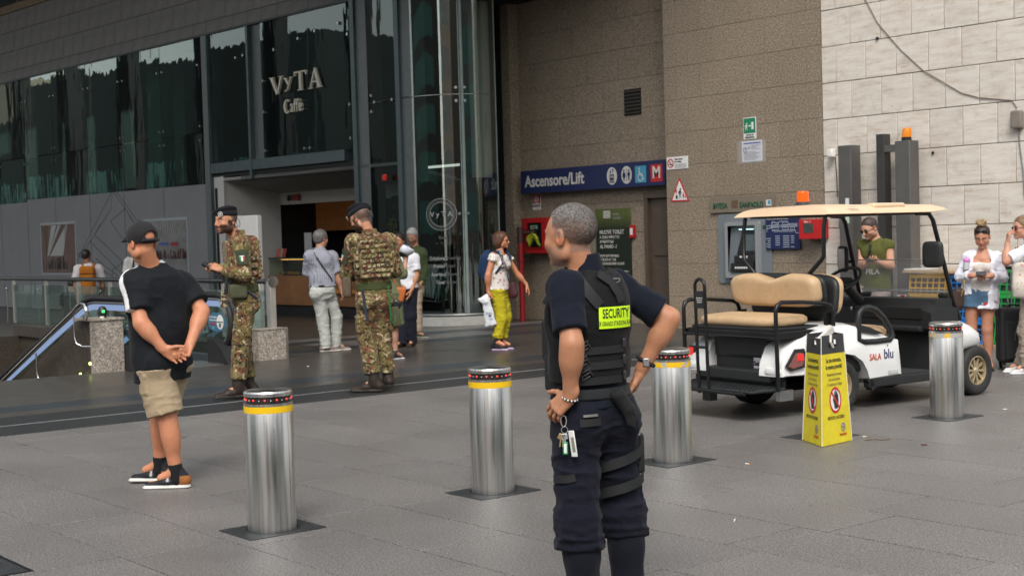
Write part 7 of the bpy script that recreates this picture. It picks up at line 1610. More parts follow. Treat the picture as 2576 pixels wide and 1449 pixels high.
MB().rbox(tuple(kp+V3(.034,-.008,-.055)),(.030,.006,.105),.006,R=Matrix.Rotation(-.12,3,'Y')@Matrix.Rotation(-.7,3,'Z')).build('white_badge',mWd,g.t); MB().rbox(tuple(kp+V3(.036,-.0125,-.058)),(.016,.004,.06),.003,R=Matrix.Rotation(-.12,3,'Y')@Matrix.Rotation(-.7,3,'Z')).build('badge_photo',M('badge_olive',(.25,.25,.2),.4),g.t)
MB().rbox((.108,.02,1.325),(.002,.02,.03),.001).build('sleeve_badge',M('badge_blue',(.02,.08,.45),.5),g.t)
g.shoes((.012,.012,.013),(.02,.02,.02),vox=.009,boot=.12)
# ================================================================ old man in black cap walking away, hands behind his back
SK2=(.56,.245,.135)
o=Fig('older man in black cap and black shirt with white shoulder stripe, hands clasped behind back',dict(head=(-0.115, -0.06, 1.650),neck=(-0.060, -0.0, 1.50),pel=(-0.024, -0.0, 0.90),shL=(-0.178, -0.05, 1.385),shR=(0.146, 0.09, 1.355),elL=(-0.140, -0.17, 1.122),wrL=(0.0, -0.20, 0.945),elR=(0.262, -0.02, 1.177),wrR=(0.170, -0.17, 0.965),hipL=(-0.08, -0.05, 0.85),hipR=(0.060, 0.06, 0.84),knL=(0.005, -0.10, 0.47),knR=(-0.045, 0.13, 0.48),anL=(0.05, -0.1, 0.11),anR=(-0.055, 0.16, 0.13)),(-.42,.90),1.78,(-9.031,4.189),1.1365,vox=.009,hvox=.0045,hs=1.06,skin=SK2,belly=.035,build=1.13)
o.toe=dict(L=(-.97,.2,0),R=(-.93,.35,0))
o.neckhead((-.55,.80,-.22))
o.hands['L']=hand(o.J['wrL'],(.80,-.10,-.50),(-.2,-.95,.1),(.3,-.2,.8),curl=(.35,.4,.45,.5),s=1.08,thumb=.6)
o.hands['R']=hand(o.J['wrR'],(-.40,-.35,-.75),(-.55,-.5,.35),(-.7,.2,-.3),curl=(.7,.75,.8,.85),s=1.05,thumb=.5)
o.make_body(lambda V: head_color(V,o.hc,o.hR,o.hs,SK2,(.35,.30,.27)))
eyes(o.t,o.hc,o.hR,o.hs)
blk=np.array((.004,.006,.009)); 
def ocol(V):
    c=np.tile(blk,(len(V),1)); a,b=o.J['shL'],o.J['elL']; n=o.J['neck']
    d=nrm(b-a); t=(V-a)@d; rad=(V-a)-t[:,None]*d; out=nrm(-o.r+np.array([0,-.15,.15])); 
    q=rad@nrm(np.cross(d,out)); m=(np.abs(q-.0)<.026)&((rad@out)>.03)&(t>-.03)
    e=a-n; L=np.linalg.norm(e); e/=L; t2=(V-n)@e; r2=(V-n)-t2[:,None]*e; bk=nrm(np.cross(e,V3(0,0,1))); m2=(np.abs(r2@bk-.012)<.022)&(t2>.07)&(t2<L+.04)&(V[:,2]>a[2]+.02)
    a2=o.J['shR']; e=a2-n; L=np.linalg.norm(e); e/=L; t2=(V-n)@e; r2=(V-n)-t2[:,None]*e; bk=nrm(np.cross(e,V3(0,0,1))); m3=(np.abs(r2@bk+.012)<.010)&(t2>.09)&(t2<L*.75)&(V[:,2]>a2[2]+.04)
    up=(V-n)@o.up; rr=np.linalg.norm((V-n)-up[:,None]*o.up,axis=1); m4=(up>.012)&(rr<.115)
    c[m|m2|m3]=(.72,.72,.72); c[m4&((V-n)@o.ff<.02)&(up<.030)]=(.6,.6,.6); return c
o.shirt('tee_shirt',m_cloth_s,ocol,infl=.016,sleeve=.72,hem=-.175,neckz=.042,rs=(.074,.080),loose=-.006,amp=.006,seed=4,extra=[C((o.J['shL']+o.J['shR'])/2-V3(.02,-.02,.02),(o.J['shL']+o.J['shR'])/2+V3(.02,0,-.30),.150,.155,k=.08),C(o.J['shR']*.8+o.J['shL']*.2-V3(0,0,.06),o.J['pel']+V3(.02,.0,.12),.11,.12,k=.08),C(o.J['pel']+V3(-.005,0,.20),o.J['pel']+V3(-.005,0,-.22),.160,.172,k=.06,sq=(o.ff,.85))],vox=.0075)
def capP(f,th=.010): 
    c,R,s=f.hc,f.hR,f.hs; T=lambda x,y,z: c+R@(V3(x,y,z)*s); return T,[E(T(0,-.012,.043),V3(.080+th,.099+th,.083+th)*s,R,.01),CUT(T(0,.10,.030),R@nrm(V3(0,.28,-1))),E(T(0,-.115,.022),V3(.040,.05,.026)*s,R,.006,'-')]
T,P=capP(o); P+=[BX(T(0,-.100,-.004),V3(.060,.006,.010)*1.05,.004,o.hR,.01)]
P+=[C(T(-.05,.085,.048),T(.05,.085,.048),.012,k=.02),E(T(0,.125,.040),V3(.068,.065,.010),o.hR@basis((0,1,-.25)),.02)]
V,Q=grow(P,.0045,(),lambda X:(vnoise(X,22,3)-.5)*.003); obj('baseball_cap',mesh_np('baseball_cap',V,Q,m_cloth,np.tile((.020,.019,.021),(len(V),1))),o.t)
MB().tube([tuple(T(.064*math.sin(a),-.012-.102*math.cos(a),.0-.004*math.cos(a))) for a in [-.85+1.7*i/14 for i in range(15)]],.0085,6).build('cap_strap',M('cap_strap_black',(.018,.017,.019),.8),o.t,60)
MB().ball(tuple(T(0,-.012,.138)),.007,8,6).build('cap_button',m_black,o.t)
kh=(.36,.28,.18); pk=[BX(o.J['hipL']+V3(-.062,-.075,-.14),V3(.012,.052,.070),.010,o.RT,.010),BX(o.J['hipL']+V3(-.066,-.078,-.085),V3(.014,.056,.018),.006,o.RT,.004)]
o.trousers('cargo_shorts',m_cloth,kh,infl=.014,rt=(.108,.106,.1),waist=-.09,amp=.006,seed=6,short=.92,extra=pk,vox=.0075)
for sd in 'LR':
    an=o.J['an'+sd]; kn=o.J['kn'+sd]; u=nrm(kn-an); V,Q=grow([C(an-u*.05,an+u*.055,.052,.046,k=.01,flat=1)],.006); obj('sock',mesh_np('sock',V,Q,m_cloth,np.tile((.012,.012,.014),(len(V),1))),o.t)
def ocs(V):
    c=np.tile((.014,.015,.020),(len(V),1)); 
    for sd in 'LR':
        an=o.J['an'+sd]; t=nrm(V3(*o.toe[sd])); d=(V-an)@t; near=np.linalg.norm((V-an)[:,:2],axis=1)<.25; c[(d<-.01)&(d>-.12)&(V[:,2]<.085)&near]=(.30,.11,.03)
        c[(d>.045)&(d<.06)&near&(V[:,2]>.05)]=(.4,.4,.4)
    return c
o.shoes(ocs,(.72,.70,.66),L=.295,h_=.075,vox=.006,zb=dict(L=0.0,R=.012))
w=o.J['wrR']-nrm(o.J['wrR']-o.J['elR'])*.02; d=nrm(o.J['wrR']-o.J['elR']); a1=nrm(np.cross(d,V3(0,1,0))); b1=nrm(np.cross(d,a1)); MB().tube([tuple(w+(a1*math.cos(a)*.032+b1*math.sin(a)*.029)) for a in [2*PI*i/20 for i in range(20)]],.0016,5,closed=True).build('bracelet',m_chrome,o.t,60)
# ================================================================ soldiers
SK3=(.48,.235,.135)
white3=lambda V: np.ones((len(V),3))
def soldier(label,J,fwd,hf,loc,rz,toe,hands,beard,seed,hup=(0,0,1),front=False):
    f=Fig(label,J,fwd,1.93,loc,rz,vox=.011,hvox=.0055,hs=1.10,skin=SK3,group='soldiers in camouflage and black berets'); f.toe=toe; f.neckhead(hf,hup,jaw=1.05)
    for sd,h in hands.items(): f.hands[sd]=h
    f.make_body(lambda V: head_color(V,f.hc,f.hR,f.hs,SK3,(.02,.014,.012),beard=(.018,.013,.011) if beard else None,scalp=(.075,.052,.043,.88),scalpf=lambda x,y,z: ((((y<.06)&(z>.045))|((y<.004)&(z>-.01))|((y<-.03)&(z>-.06)))&(z>-.06)).astype(float)))
    eyes(f.t,f.hc,f.hR,f.hs)
    f.shirt('camouflage_jacket',m_camo,white3,infl=.014,sleeve=1.88,hem=.05,neckz=.055,rs=(.080,.078),amp=.009,seed=seed,vox=.010)
    # stand-up collar
    n=f.J['neck']; V,Q=grow([C(n-f.up*.01,n+f.up*.065,.088,.076,k=.01,flat=1),C(n-f.up*.04,n+f.up*.12,.074,.066,k=.008,op='-')],.007); obj('collar',mesh_np('collar',V,Q,m_camo,white3(V)),f.t)
    # plate carrier with rows of webbing and pouches
    RT=f.RT;J=f.J;K=f.k; ch=J['pel']+(J['neck']-J['pel'])*.62
    pc=[BX(ch+RT@V3(0,-.115,.00)*K,V3(.150,.045,.205)*K,.035,RT,.03),BX(ch+RT@V3(0,.10,-.0)*K,V3(.145,.045,.19)*K,.035,RT,.03),C(ch+RT@V3(0,0,-.20)*K,ch+RT@V3(0,0,.02)*K,.175*K,.178*K,k=.04,sq=(f.ff,.74),flat=3),
        C(J['shL']*.62+J['shR']*.38+f.up*.035,J['shL']*.66+J['shR']*.34+f.up*.035,.06*K,k=.05),C(J['shR']*.62+J['shL']*.38+f.up*.035,J['shR']*.66+J['shL']*.34+f.up*.035,.06*K,k=.05),C(ch+RT@V3(-.09,-.09,.16)*K,J['shL']*.62+J['shR']*.38+f.up*.04,.05*K,k=.04),C(ch+RT@V3(.09,-.09,.16)*K,J['shR']*.62+J['shL']*.38+f.up*.04,.05*K,k=.04)]
    f.garment('plate_carrier',pc,m_camo,white3,.0085,f.folds(.005,12,seed+2))
    rg=random.Random(seed)
    ey=RT[:,1]; RM=Matrix([list(r) for r in RT])
    for i in range(8):       # horizontal webbing rows on the back
        z=-.175+.047*i; p=ch+RT@V3(0,-.162,z)*K
        me=MB().rbox((0,0,0),(.27*K,.012,.020*K),.004); o_=me.build('webbing_row',m_camoweb,f.t); o_.matrix_local=Matrix.Translation(p)@RM.to_4x4()
        for j in range(6):
            q=ch+RT@V3(-.11+.044*j+rg.uniform(-.003,.003),-.172,z)*K; o_=MB().rbox((0,0,0),(.030*K,.010,.030*K),.004).build('webbing_loop',m_camoweb,f.t); o_.matrix_local=Matrix.Translation(q)@RM.to_4x4()
    for sx in (-1,1):
        for i in range(3): 
            q=ch+RT@V3(sx*.165,-.02,-.14+.07*i)*K; o_=MB().rbox((0,0,0),(.03*K,.20*K,.045*K),.01).build('side_strap',m_camoweb,f.t); o_.matrix_local=Matrix.Translation(q)@RM.to_4x4()
    for i in range(3):
        q=ch+RT@V3(-.09+.09*i,.165,-.10)*K; o_=MB().rbox((0,0,0),(.078*K,.05*K,.15*K),.012).build('magazine_pouch',m_camoweb,f.t); o_.matrix_local=Matrix.Translation(q)@RM.to_4x4()
    # trousers bloused over boots
    ex=[]
    for sd in 'LR':
        kn=J['kn'+sd];an=J['an'+sd]; d=nrm(an-kn); e=kn+d*((kn[2]-.23)/-d[2]); ex+=[E(e+V3(0,0,.02),V3(.076,.076,.045),None,.03)]
        h=J['hip'+sd]; sx=-1 if sd=='L' else 1; ex.append(BX(h+(kn-h)*.62+RT@V3(sx*.080,0,0)*K,V3(.018,.065,.085)*K,.012,RT,.02))
    f.trousers('camouflage_trousers',m_camo,white3,infl=.014,rt=(.100,.084,.078),hemz=.20,waist=.10,amp=.010,seed=seed+5,vox=.010,extra=ex)
    # olive skirt of the vest, belt
    P=[C(J['pel']+f.up*.045,J['pel']+f.up*.13,.178*K,.175*K,k=.01,flat=3,sq=(f.ff,.78))]; f.garment('olive_undershirt_hem',P,m_cloth,(.05,.062,.022),.010,f.folds(.005,14,2))
    f.shoes((.032,.022,.018),(.03,.025,.02),L=.31,h_=.085,boot=.16,vox=.0085,w_=.05,zb={sd:J['an'+sd][2]-.10 for sd in 'LR'})
    # beret
    c,R,s=f.hc,f.hR,f.hs; T=lambda x,y,z: c+R@(V3(x,y,z)*s)
    B=[E(T(0,-.008,.062),V3(.084,.104,.040)*s,R,.02),E(T(.022,-.004,.088),V3(.104,.112,.034)*s,R@basis((0,1,0),(.32,0,1)),.03),CUT(T(0,0,.036),R@nrm(V3(0,.12,-1)))]
    V,Q=grow(B,.006); obj('beret',mesh_np('beret',V,Q,m_cloth,np.tile((.007,.008,.012),(len(V),1))),f.t)
    bp=T(-.046,.089,.062) if front else T(-.05,.088,.062)
    # emblem disc at the front left of the beret
    nn=R@nrm(V3(-.55,.82,.05)); mb=MB(); z=Vector(nn); 
    for r0,m_,off,nm in ((.021,M('badge_silver',(.6,.6,.58),.3,.4,var=0),.010,'beret_badge'),(.0155,mK,.0115,'badge_field'),(.009,M('badge_silver',(0,)*3),.0125,'badge_device')):
        MB().cyl(tuple(bp+nn*(off-.004)),tuple(bp+nn*off),r0*s,20).build(nm,m_,f.t)
    for sx in (-1,1): MB().tube([tuple(T(sx*.006,-.100,.035)),tuple(T(sx*.02,-.12,.005)),tuple(T(sx*.024,-.128,-.03)),tuple(T(sx*.010,-.128,-.055))],.0032,5).build('beret_ribbon',m_black,f.t)
    # olive arm patch with small tricolour shield
    a,b=J['shL'],J['elL']; d=nrm(b-a); outv=nrm(-f.r*1.0-np.array([0,.35,0])) if not front else nrm(V3(-.05,-1,.12)); outv=nrm(outv-d*(outv@d)); sd_=nrm(np.cross(outv,d))*-1
    def pp(u,v,h): 
        ang=u/.083; return a+d*v+(outv*math.cos(ang)+sd_*math.sin(ang))*(.083*K*.98+h)
    def patch(name,u0,u1,v0,v1,h,mat,n=6,taper=0):
        vs=[];
        for j in range(5):
            v=v0+(v1-v0)*j/4
            for i in range(n+1): 
                u=u0+(u1-u0)*i/n; u*=(1-taper*max(0,(j-2))/2); vs.append(tuple(pp(u,v,h)))
        MB().add(vs,[(j*(n+1)+i,j*(n+1)+i+1,(j+1)*(n+1)+i+1,(j+1)*(n+1)+i) for j in range(4) for i in range(n)]).build(name,mat,f.t,80)
    mo=M('olive_patch',(.035,.045,.022),.9,var=.15,bump=.3,bs=200); patch('arm_pocket',-.058,.058,.08,.235,.006,mo); patch('pocket_flap',-.058,.058,.075,.12,.010,mo)
    for k,cc in enumerate(((.45,.02,.02),(.7,.7,.68),(.01,.20,.05))): patch('flag_shield',-.021+.014*k,-.007+.014*k,.155,.205,.0115,M('flag_%d'%k,cc,.6,var=0),2,.35)
    patch('flag_title',-.02,.02,.143,.151,.0115,M('flag_1',(0,)*3),2)
    return f
t=NT('camo_webbing'); oi=t.rnd(); n=t.noise(30,3); c=t.ramp(t.math('FRACT',t.math('ADD',t.math('MULTIPLY',oi,7.3),t.math('MULTIPLY',n,.7))),[(0.,(.34,.27,.14)),(.24,(.11,.035,.028)),(.42,(.12,.11,.035)),(.58,(.40,.34,.20)),(.70,(.05,.035,.025)),(.85,(.20,.16,.07))],'CONSTANT'); t.col(c); t.set(Roughness=.9); t.bump(t.noise(200,2),.3,.003); m_camoweb=t.m
J1=dict(head=(-0.120, -0.045, 1.865),neck=(-0.005, -0.0, 1.705),pel=(0.045, 0.0, 1.06),shL=(0.025, -0.17, 1.610),shR=(0.034, 0.18, 1.62),elL=(0.045, -0.26, 1.299),wrL=(-0.190, -0.17, 1.360),elR=(-0.03, 0.24, 1.3),wrR=(-0.215, 0.06, 1.385),hipL=(0.052, -0.08, 1.0),hipR=(0.053, 0.09, 1.0),knL=(-0.015, -0.10, 0.58),knR=(0.0, 0.10, 0.58),anL=(-0.06, -0.16, 0.12),anR=(0.054, 0.1, 0.12))
h1=dict(L=hand(V3(*J1['wrL']),(-.85,.25,.35),(.1,.55,-.6),(.2,.5,.7),curl=(.75,.8,.85,.9),s=1.1,thumb=.6),R=hand(V3(*J1['wrR']),(-.85,-.15,.1),(.2,-.5,-.75),(.1,-.4,.8),curl=(.6,.7,.8,.9),s=1.1,thumb=.6))
s1=soldier('bearded camouflaged soldier in black beret holding a rifle, facing left',J1,(-.97,-.22),(-.80,-.60,-.02),(-13.60,7.20),1.0818,dict(L=(-.95,-.3,0),R=(-.9,.2,0)),h1,True,11,front=True)
# rifle carried at the waist: muzzle down, stock under the arm
rf=thing('rifle','black rifle slung in front of the bearded soldier','rifle',s1.t.location); rf.rotation_euler=s1.t.rotation_euler
MB().cyl((-.36,-.10,1.42),(-.22,-.13,1.33),.018,12).build('barrel',m_black,rf,60); MB().cyl((-.375,-.095,1.43),(-.34,-.105,1.408),.026,12).build('muzzle',m_blk,rf,60)
MB().rbox((-.16,-.15,1.28),(.20,.045,.07),.008,R=Matrix.Rotation(.55,3,'Y')).build('receiver',m_black,rf); MB().rbox((-.14,-.16,1.17),(.035,.03,.14),.006,R=Matrix.Rotation(.1,3,'Y')).build('magazine',m_black,rf); MB().tube([(-.17,-.175,1.22),(-.165,-.18,1.15),(-.17,-.18,1.10)],.006,6).build('sling_clip',m_chrome,rf)
MB().rbox((-.165,-.12,1.05),(.085,.10,.17),.02,R=Matrix.Rotation(.15,3,'Y')).build('hanging_pouch',m_camoweb,s1.t); MB().rbox((-.02,-.20,1.13),(.19,.09,.15),.03).build('belt_pouch',M('olive_holster',(.06,.065,.03),.85,var=.2,bump=.3,bs=150),s1.t)
MB().cyl((.05,-.20,1.15),(.175,-.17,1.045),.014,12).build('baton',M('baton_navy',(.02,.03,.05),.35),s1.t,60); MB().rbox((-.03,-.16,.93),(.03,.015,.045),.004).build('key_clip',m_chrome,s1.t)
J2=dict(head=(-0.120, 0.04, 1.850),neck=(-0.03, -0.0, 1.680),pel=(0.000, -0.0, 1.045),shL=(-0.205, -0.03, 1.600),shR=(0.170, 0.06, 1.600),elL=(-0.285, 0.06, 1.275),wrL=(-0.175, 0.26, 1.216),elR=(0.235, 0.12, 1.29),wrR=(0.105, 0.28, 1.226),hipL=(-0.09, -0.02, 0.99),hipR=(0.072, 0.03, 0.985),knL=(-0.099, 0.02, 0.575),knR=(0.080, 0.1, 0.58),anL=(-0.035, -0.05, 0.11),anR=(0.115, 0.12, 0.14))
h2=dict(L=hand(V3(*J2['wrL']),(.6,.6,.1),(.2,.2,-.8),(-.4,.5,.6),s=1.1),R=hand(V3(*J2['wrR']),(-.6,.6,.1),(.2,.2,-.8),(.4,.5,.6),s=1.1))
s2=soldier('camouflaged soldier seen from behind with head bowed, wearing a wide backplate',J2,(-.22,.97),(-.62,.60,-.48),(-12.856,8.397),0.9922,dict(L=(-.95,.2,0),R=(-.25,.95,0)),h2,True,23)
MB().cyl((-.125,-.155,1.10),(-.085,-.175,.77),.015,12).build('baton',M('baton_navy',(0,)*3),s2.t,60)
MB().rbox((-.29,.02,1.13),(.10,.14,.22),.03).build('hip_pouch',M('brown_pouch',(.10,.07,.045),.85,var=.2,bump=.3,bs=150),s2.t)
MB().rbox((.215,.0,.80),(.10,.13,.22),.02,R=Matrix.Rotation(-.12,3,'Y')).build('holster',M('olive_holster',(.06,.065,.03),.85,var=.2,bump=.3,bs=150),s2.t); MB().rbox((.235,-.03,.93),(.10,.05,.10),.03,R=Matrix.Rotation(.5,3,'Y')).build('pistol_grip',m_black,s2.t)
mgc_=M('coil_green',(.03,.20,.05),.4); MB().tube([(.150+.02*t_-.0+.010*math.cos(40*t_*PI),-.135+.010*math.sin(40*t_*PI),1.13-.38*t_) for t_ in [i/200 for i in range(200)]]+[(.185,-.14,.735),(.21,-.14,.76),(.215,-.13,.82)],.0038,5).build('coil_lanyard',mgc_,s2.t,60)
f=s2; f.garment('nape_panel',[BX(f.J['neck']+f.RT@V3(.02,-.085,-.06),V3(.085,.02,.038),.02,f.RT,.02)],m_cloth,(.055,.052,.042),.008)
# ================================================================ people by the cafe
def plaidmat():
    t=NT('plaid_shirt_cloth'); s=t.n('SeparateXYZ'); t.l(t.tc(),s.inputs[0]); 
    def ln(o,f_,w_): return t.math('GREATER_THAN',t.math('FRACT',t.math('MULTIPLY',o,f_)),w_)
    ang=t.math('ADD',s.outputs[0],t.math('MULTIPLY',s.outputs[1],.7))
    a=ln(ang,34,.72); b=ln(s.outputs[2],34,.72); k=t.math('ADD',t.math('MULTIPLY',a,.4),t.math('MULTIPLY',b,.4)); t.col(t.mix(k,(.36,.37,.42),(.09,.09,.17))); t.set(Roughness=.9); t.bump(t.noise(20,5,dist=.5),.4,.01); return t.m
SK4=(.48,.25,.16)
f=Fig('grey haired man in plaid shirt and pale jeans with a shoulder strap, seen from behind',dict(head=(-0.106, 0.03, 1.655),neck=(-0.118, -0.0, 1.505),pel=(-0.104, -0.0, 0.91),shL=(-0.275, -0.03, 1.40),shR=(0.040, 0.06, 1.38),elL=(-0.30, 0.13, 1.11),wrL=(-0.171, 0.28, 1.0),elR=(0.100, 0.02, 1.103),wrR=(0.174, 0.04, 0.88),hipL=(-0.175, -0.03, 0.87),hipR=(-0.025, 0.04, 0.865),knL=(-0.12, 0.0, 0.48),knR=(0.085, 0.1, 0.49),anL=(-0.085, -0.03, 0.09),anR=(0.06, 0.12, 0.10)),(.35,.93),1.78,(-18.075,11.030),1.0229,vox=.011,hvox=.0065,skin=SK4,belly=.04,build=1.08,hs=1.05)
f.toe=dict(L=(.9,.3,0),R=(.97,.1,0)); f.neckhead((.72,.68,-.05)); f.hands['R']=hand(f.J['wrR'],(.25,.05,-.95),(-.8,.3,.0),(.3,.9,0),curl=(.5,.5,.6,.6),s=1.05); f.hands['L']=hand(f.J['wrL'],(.3,.8,.2),(.5,.1,-.8),(.5,.1,.8),s=1.0)
f.make_body(lambda V: head_color(V,f.hc,f.hR,f.hs,SK4,(.2,.18,.17))); short_hair(f,(.13,.12,.115),.014,.014,amp=.004)
f.shirt('plaid_shirt',plaidmat(),white3,infl=.018,sleeve=.85,hem=.045,neckz=.055,rs=(.082,.086),amp=.008,seed=7,loose=.008)
f.trousers('pale_jeans',m_cloth,(.46,.47,.44),infl=.012,rt=(.095,.078,.072),hemz=.05,waist=.075,amp=.010,seed=8); J=f.J
f.garment('belt',[C(J['pel']+f.up*.045,J['pel']+f.up*.075,.192,.190,k=.01,flat=3,sq=(f.ff,.80))],m_cloth,(.02,.012,.008),.008)
tp=[p for p in f.torso(.030)]; 
f.strip('shoulder_bag_strap',on_vest(interp([(-.21,1.46),(-.17,1.38),(.02,1.08),(.04,1.03)],8),.006,prims=tp),.018,.006,m_black)
f.shoes((.22,.17,.15),(.55,.52,.46),L=.30,h_=.075)
# woman in olive dress, mostly hidden behind the soldier
SKf=(.50,.27,.19)
f=Fig('woman in olive green dress with orange handbag behind the second soldier',dict(head=(-0.075, 0.0, 1.56),neck=(-0.072, -0.0, 1.40),pel=(-0.05, -0.0, 0.92),shL=(-0.18, -0.02, 1.34),shR=(0.050, 0.02, 1.33),elL=(-0.179, 0.1, 1.08),wrL=(-0.076, 0.2, 0.988),elR=(0.140, -0.0, 1.145),wrR=(0.178, 0.05, 1.34),hipL=(-0.095, 0.0, 0.861),hipR=(0.015, -0.0, 0.858),knL=(-0.092, -0.0, 0.459),knR=(0.0, -0.0, 0.446),anL=(-0.105, 0.05, 0.09),anR=(0.0, 0.0, 0.09)),(.45,.89),1.64,(-16.021,10.768),.979,vox=.011,hvox=.007,fem=True,skin=SKf)
f.toe=dict(L=(.3,.9,0),R=(.7,.6,0)); f.neckhead((.6,.8,0)); f.hands['R']=hand(f.J['wrR'],(.05,.1,1),(-.3,.9,0),(-.9,-.2,0),curl=(.8,.8,.8,.8)); f.hands['L']=hand(f.J['wrL'],(.5,.8,0),(0,0,-1),(-.8,.5,0))
f.make_body(lambda V: head_color(V,f.hc,f.hR,f.hs,SKf,(.05,.03,.02))); short_hair(f,(.05,.03,.02),.012,.012)
J=f.J; olive=(.115,.135,.07); f.shirt('dress',m_cloth,olive,infl=.016,sleeve=1.25,hem=-.50,neckz=.03,rs=(.072,.068),amp=.008,seed=3,extra=[C(J['pel'],J['pel']+V3(.0,0,-.50),.165,.175,k=.05,sq=(f.ff,.8))])
f.shoes((.02,.02,.022),(.7,.7,.68),L=.25,h_=.05)
b=thing('orange_handbag','small orange leather handbag on the olive dressed woman','handbag',f.t.location); b.rotation_euler=f.t.rotation_euler
MB().rbox((.085,-.10,.88),(.14,.06,.20),.04,3,R=Matrix.Rotation(.25,3,'Y')).build('body',M('orange_leather',(.42,.11,.02),.45,var=.1),b); MB().tube([(.05,-.11,.98),(.0,-.14,1.12),(-.10,-.12,1.33)],.010,6).build('strap',M('orange_leather',(0,)*3),b,60)
cp=thing('white_mesh_cap','white mesh baseball cap with grey brim held up by the woman','cap',f.t.location); cp.rotation_euler=f.t.rotation_euler
c0=V3(.205,.03,1.475); V,Q=grow([E(c0,V3(.105,.085,.075),basis((.3,-.6,.75)),.01),E(c0+V3(.02,-.0,.02),V3(.09,.07,.06),basis((.3,-.6,.75)),.01,'-')],.006); obj('crown',mesh_np('crown',V,Q,m_cloth_s,np.tile((.62,.64,.72),(len(V),1))),cp)
V,Q=grow([E(c0+V3(-.085,-.015,-.06),V3(.08,.075,.012),basis((.5,-.6,.1),(.5,.2,.9)),.01)],.006); obj('brim',mesh_np('brim',V,Q,m_cloth,np.tile((.06,.065,.06),(len(V),1))),cp)
f=Fig('young man in white tee shirt and navy trousers facing the camera behind the soldier',dict(head=(-0.062, 0.0, 1.590),neck=(-0.010, 0.0, 1.42),pel=(0.028, 0.0, 0.90),shL=(0.165, -0.0, 1.325),shR=(-0.161, 0.06, 1.333),elL=(0.185, -0.03, 1.073),wrL=(0.112, -0.12, 0.86),elR=(-0.186, 0.05, 1.095),wrR=(-0.101, -0.15, 0.949),hipL=(0.10, -0.0, 0.85),hipR=(-0.040, 0.03, 0.85),knL=(0.086, -0.02, 0.46),knR=(-0.045, 0.02, 0.462),anL=(0.086, 0.03, 0.09),anR=(-0.07, -0.05, 0.09)),(-.15,-.99),1.70,(-17.811,12.172),.9713,vox=.011,hvox=.0065,skin=SK1)
f.toe=dict(L=(-.2,-.95,0),R=(-.55,-.8,0)); f.neckhead((-.45,-.88,-.05)); f.hands['L']=hand(f.J['wrL'],(-.35,-.2,-.9),(-.9,.2,.2),(-.2,-.9,0),curl=(.2,.2,.25,.3),spread=.12,s=1.1); f.hands['R']=hand(f.J['wrR'],(.5,-.5,-.3),(.2,.3,-.9),(.5,.5,.4))
f.make_body(lambda V: head_color(V,f.hc,f.hR,f.hs,SK1,(.03,.02,.015))); short_hair(f,(.018,.012,.010),.012,.018); eyes(f.t,f.hc,f.hR,f.hs)
f.shirt('white_tee',m_cloth_s,(.72,.73,.78),infl=.014,sleeve=.72,hem=-.03,neckz=.03,rs=(.078,.084),amp=.007,seed=12)
f.trousers('navy_trousers',m_cloth,(.010,.012,.022),rt=(.102,.088,.082),hemz=.04,seed=13); f.shoes((.04,.018,.012),(.03,.02,.015),L=.30,h_=.07)
f=Fig('grey haired elderly man in green jacket and beige trousers looking down by the curved glass',dict(head=(-0.006, -0.09, 1.665),neck=(0.034, -0.0, 1.50),pel=(0.0, -0.0, 0.90),shL=(0.140, -0.01, 1.38),shR=(-0.138, 0.05, 1.39),elL=(0.168, -0.0, 1.113),wrL=(0.126, -0.08, 0.93),elR=(-0.166, 0.05, 1.109),wrR=(-0.106, -0.1, 0.949),hipL=(0.065, -0.0, 0.85),hipR=(-0.065, -0.0, 0.85),knL=(0.03, -0.0, 0.47),knR=(-0.065, 0.03, 0.47),anL=(0.04, -0.0, 0.09),anR=(-0.07, 0.1, 0.09)),(-.2,-.98),1.76,(-19.220,13.329),.9645,vox=.012,hvox=.0075,skin=SK4)
f.toe=dict(L=(.75,-.6,0),R=(-.3,-.9,0)); f.neckhead((-.35,-.80,-.55)); f.hands['L']=hand(f.J['wrL'],(-.2,-.2,-.95),(-.9,.1,.1),(-.2,-.9,0),curl=(.5,.5,.6,.6)); f.hands['R']=hand(f.J['wrR'],(.5,-.5,-.3),(.2,.3,-.9),(.5,.5,.4))
f.make_body(lambda V: head_color(V,f.hc,f.hR,f.hs,SK4,(.3,.3,.3))); short_hair(f,(.32,.32,.31),.010,.012)
f.shirt('green_jacket',m_cloth,(.055,.075,.032),infl=.022,sleeve=1.9,hem=-.04,neckz=.05,rs=(.080,.080),amp=.009,seed=15,loose=.01); f.trousers('beige_trousers',m_cloth,(.42,.33,.25),rt=(.10,.085,.08),hemz=.10,amp=.010,seed=16); f.shoes((.05,.055,.035),(.35,.33,.28),L=.29,h_=.07)
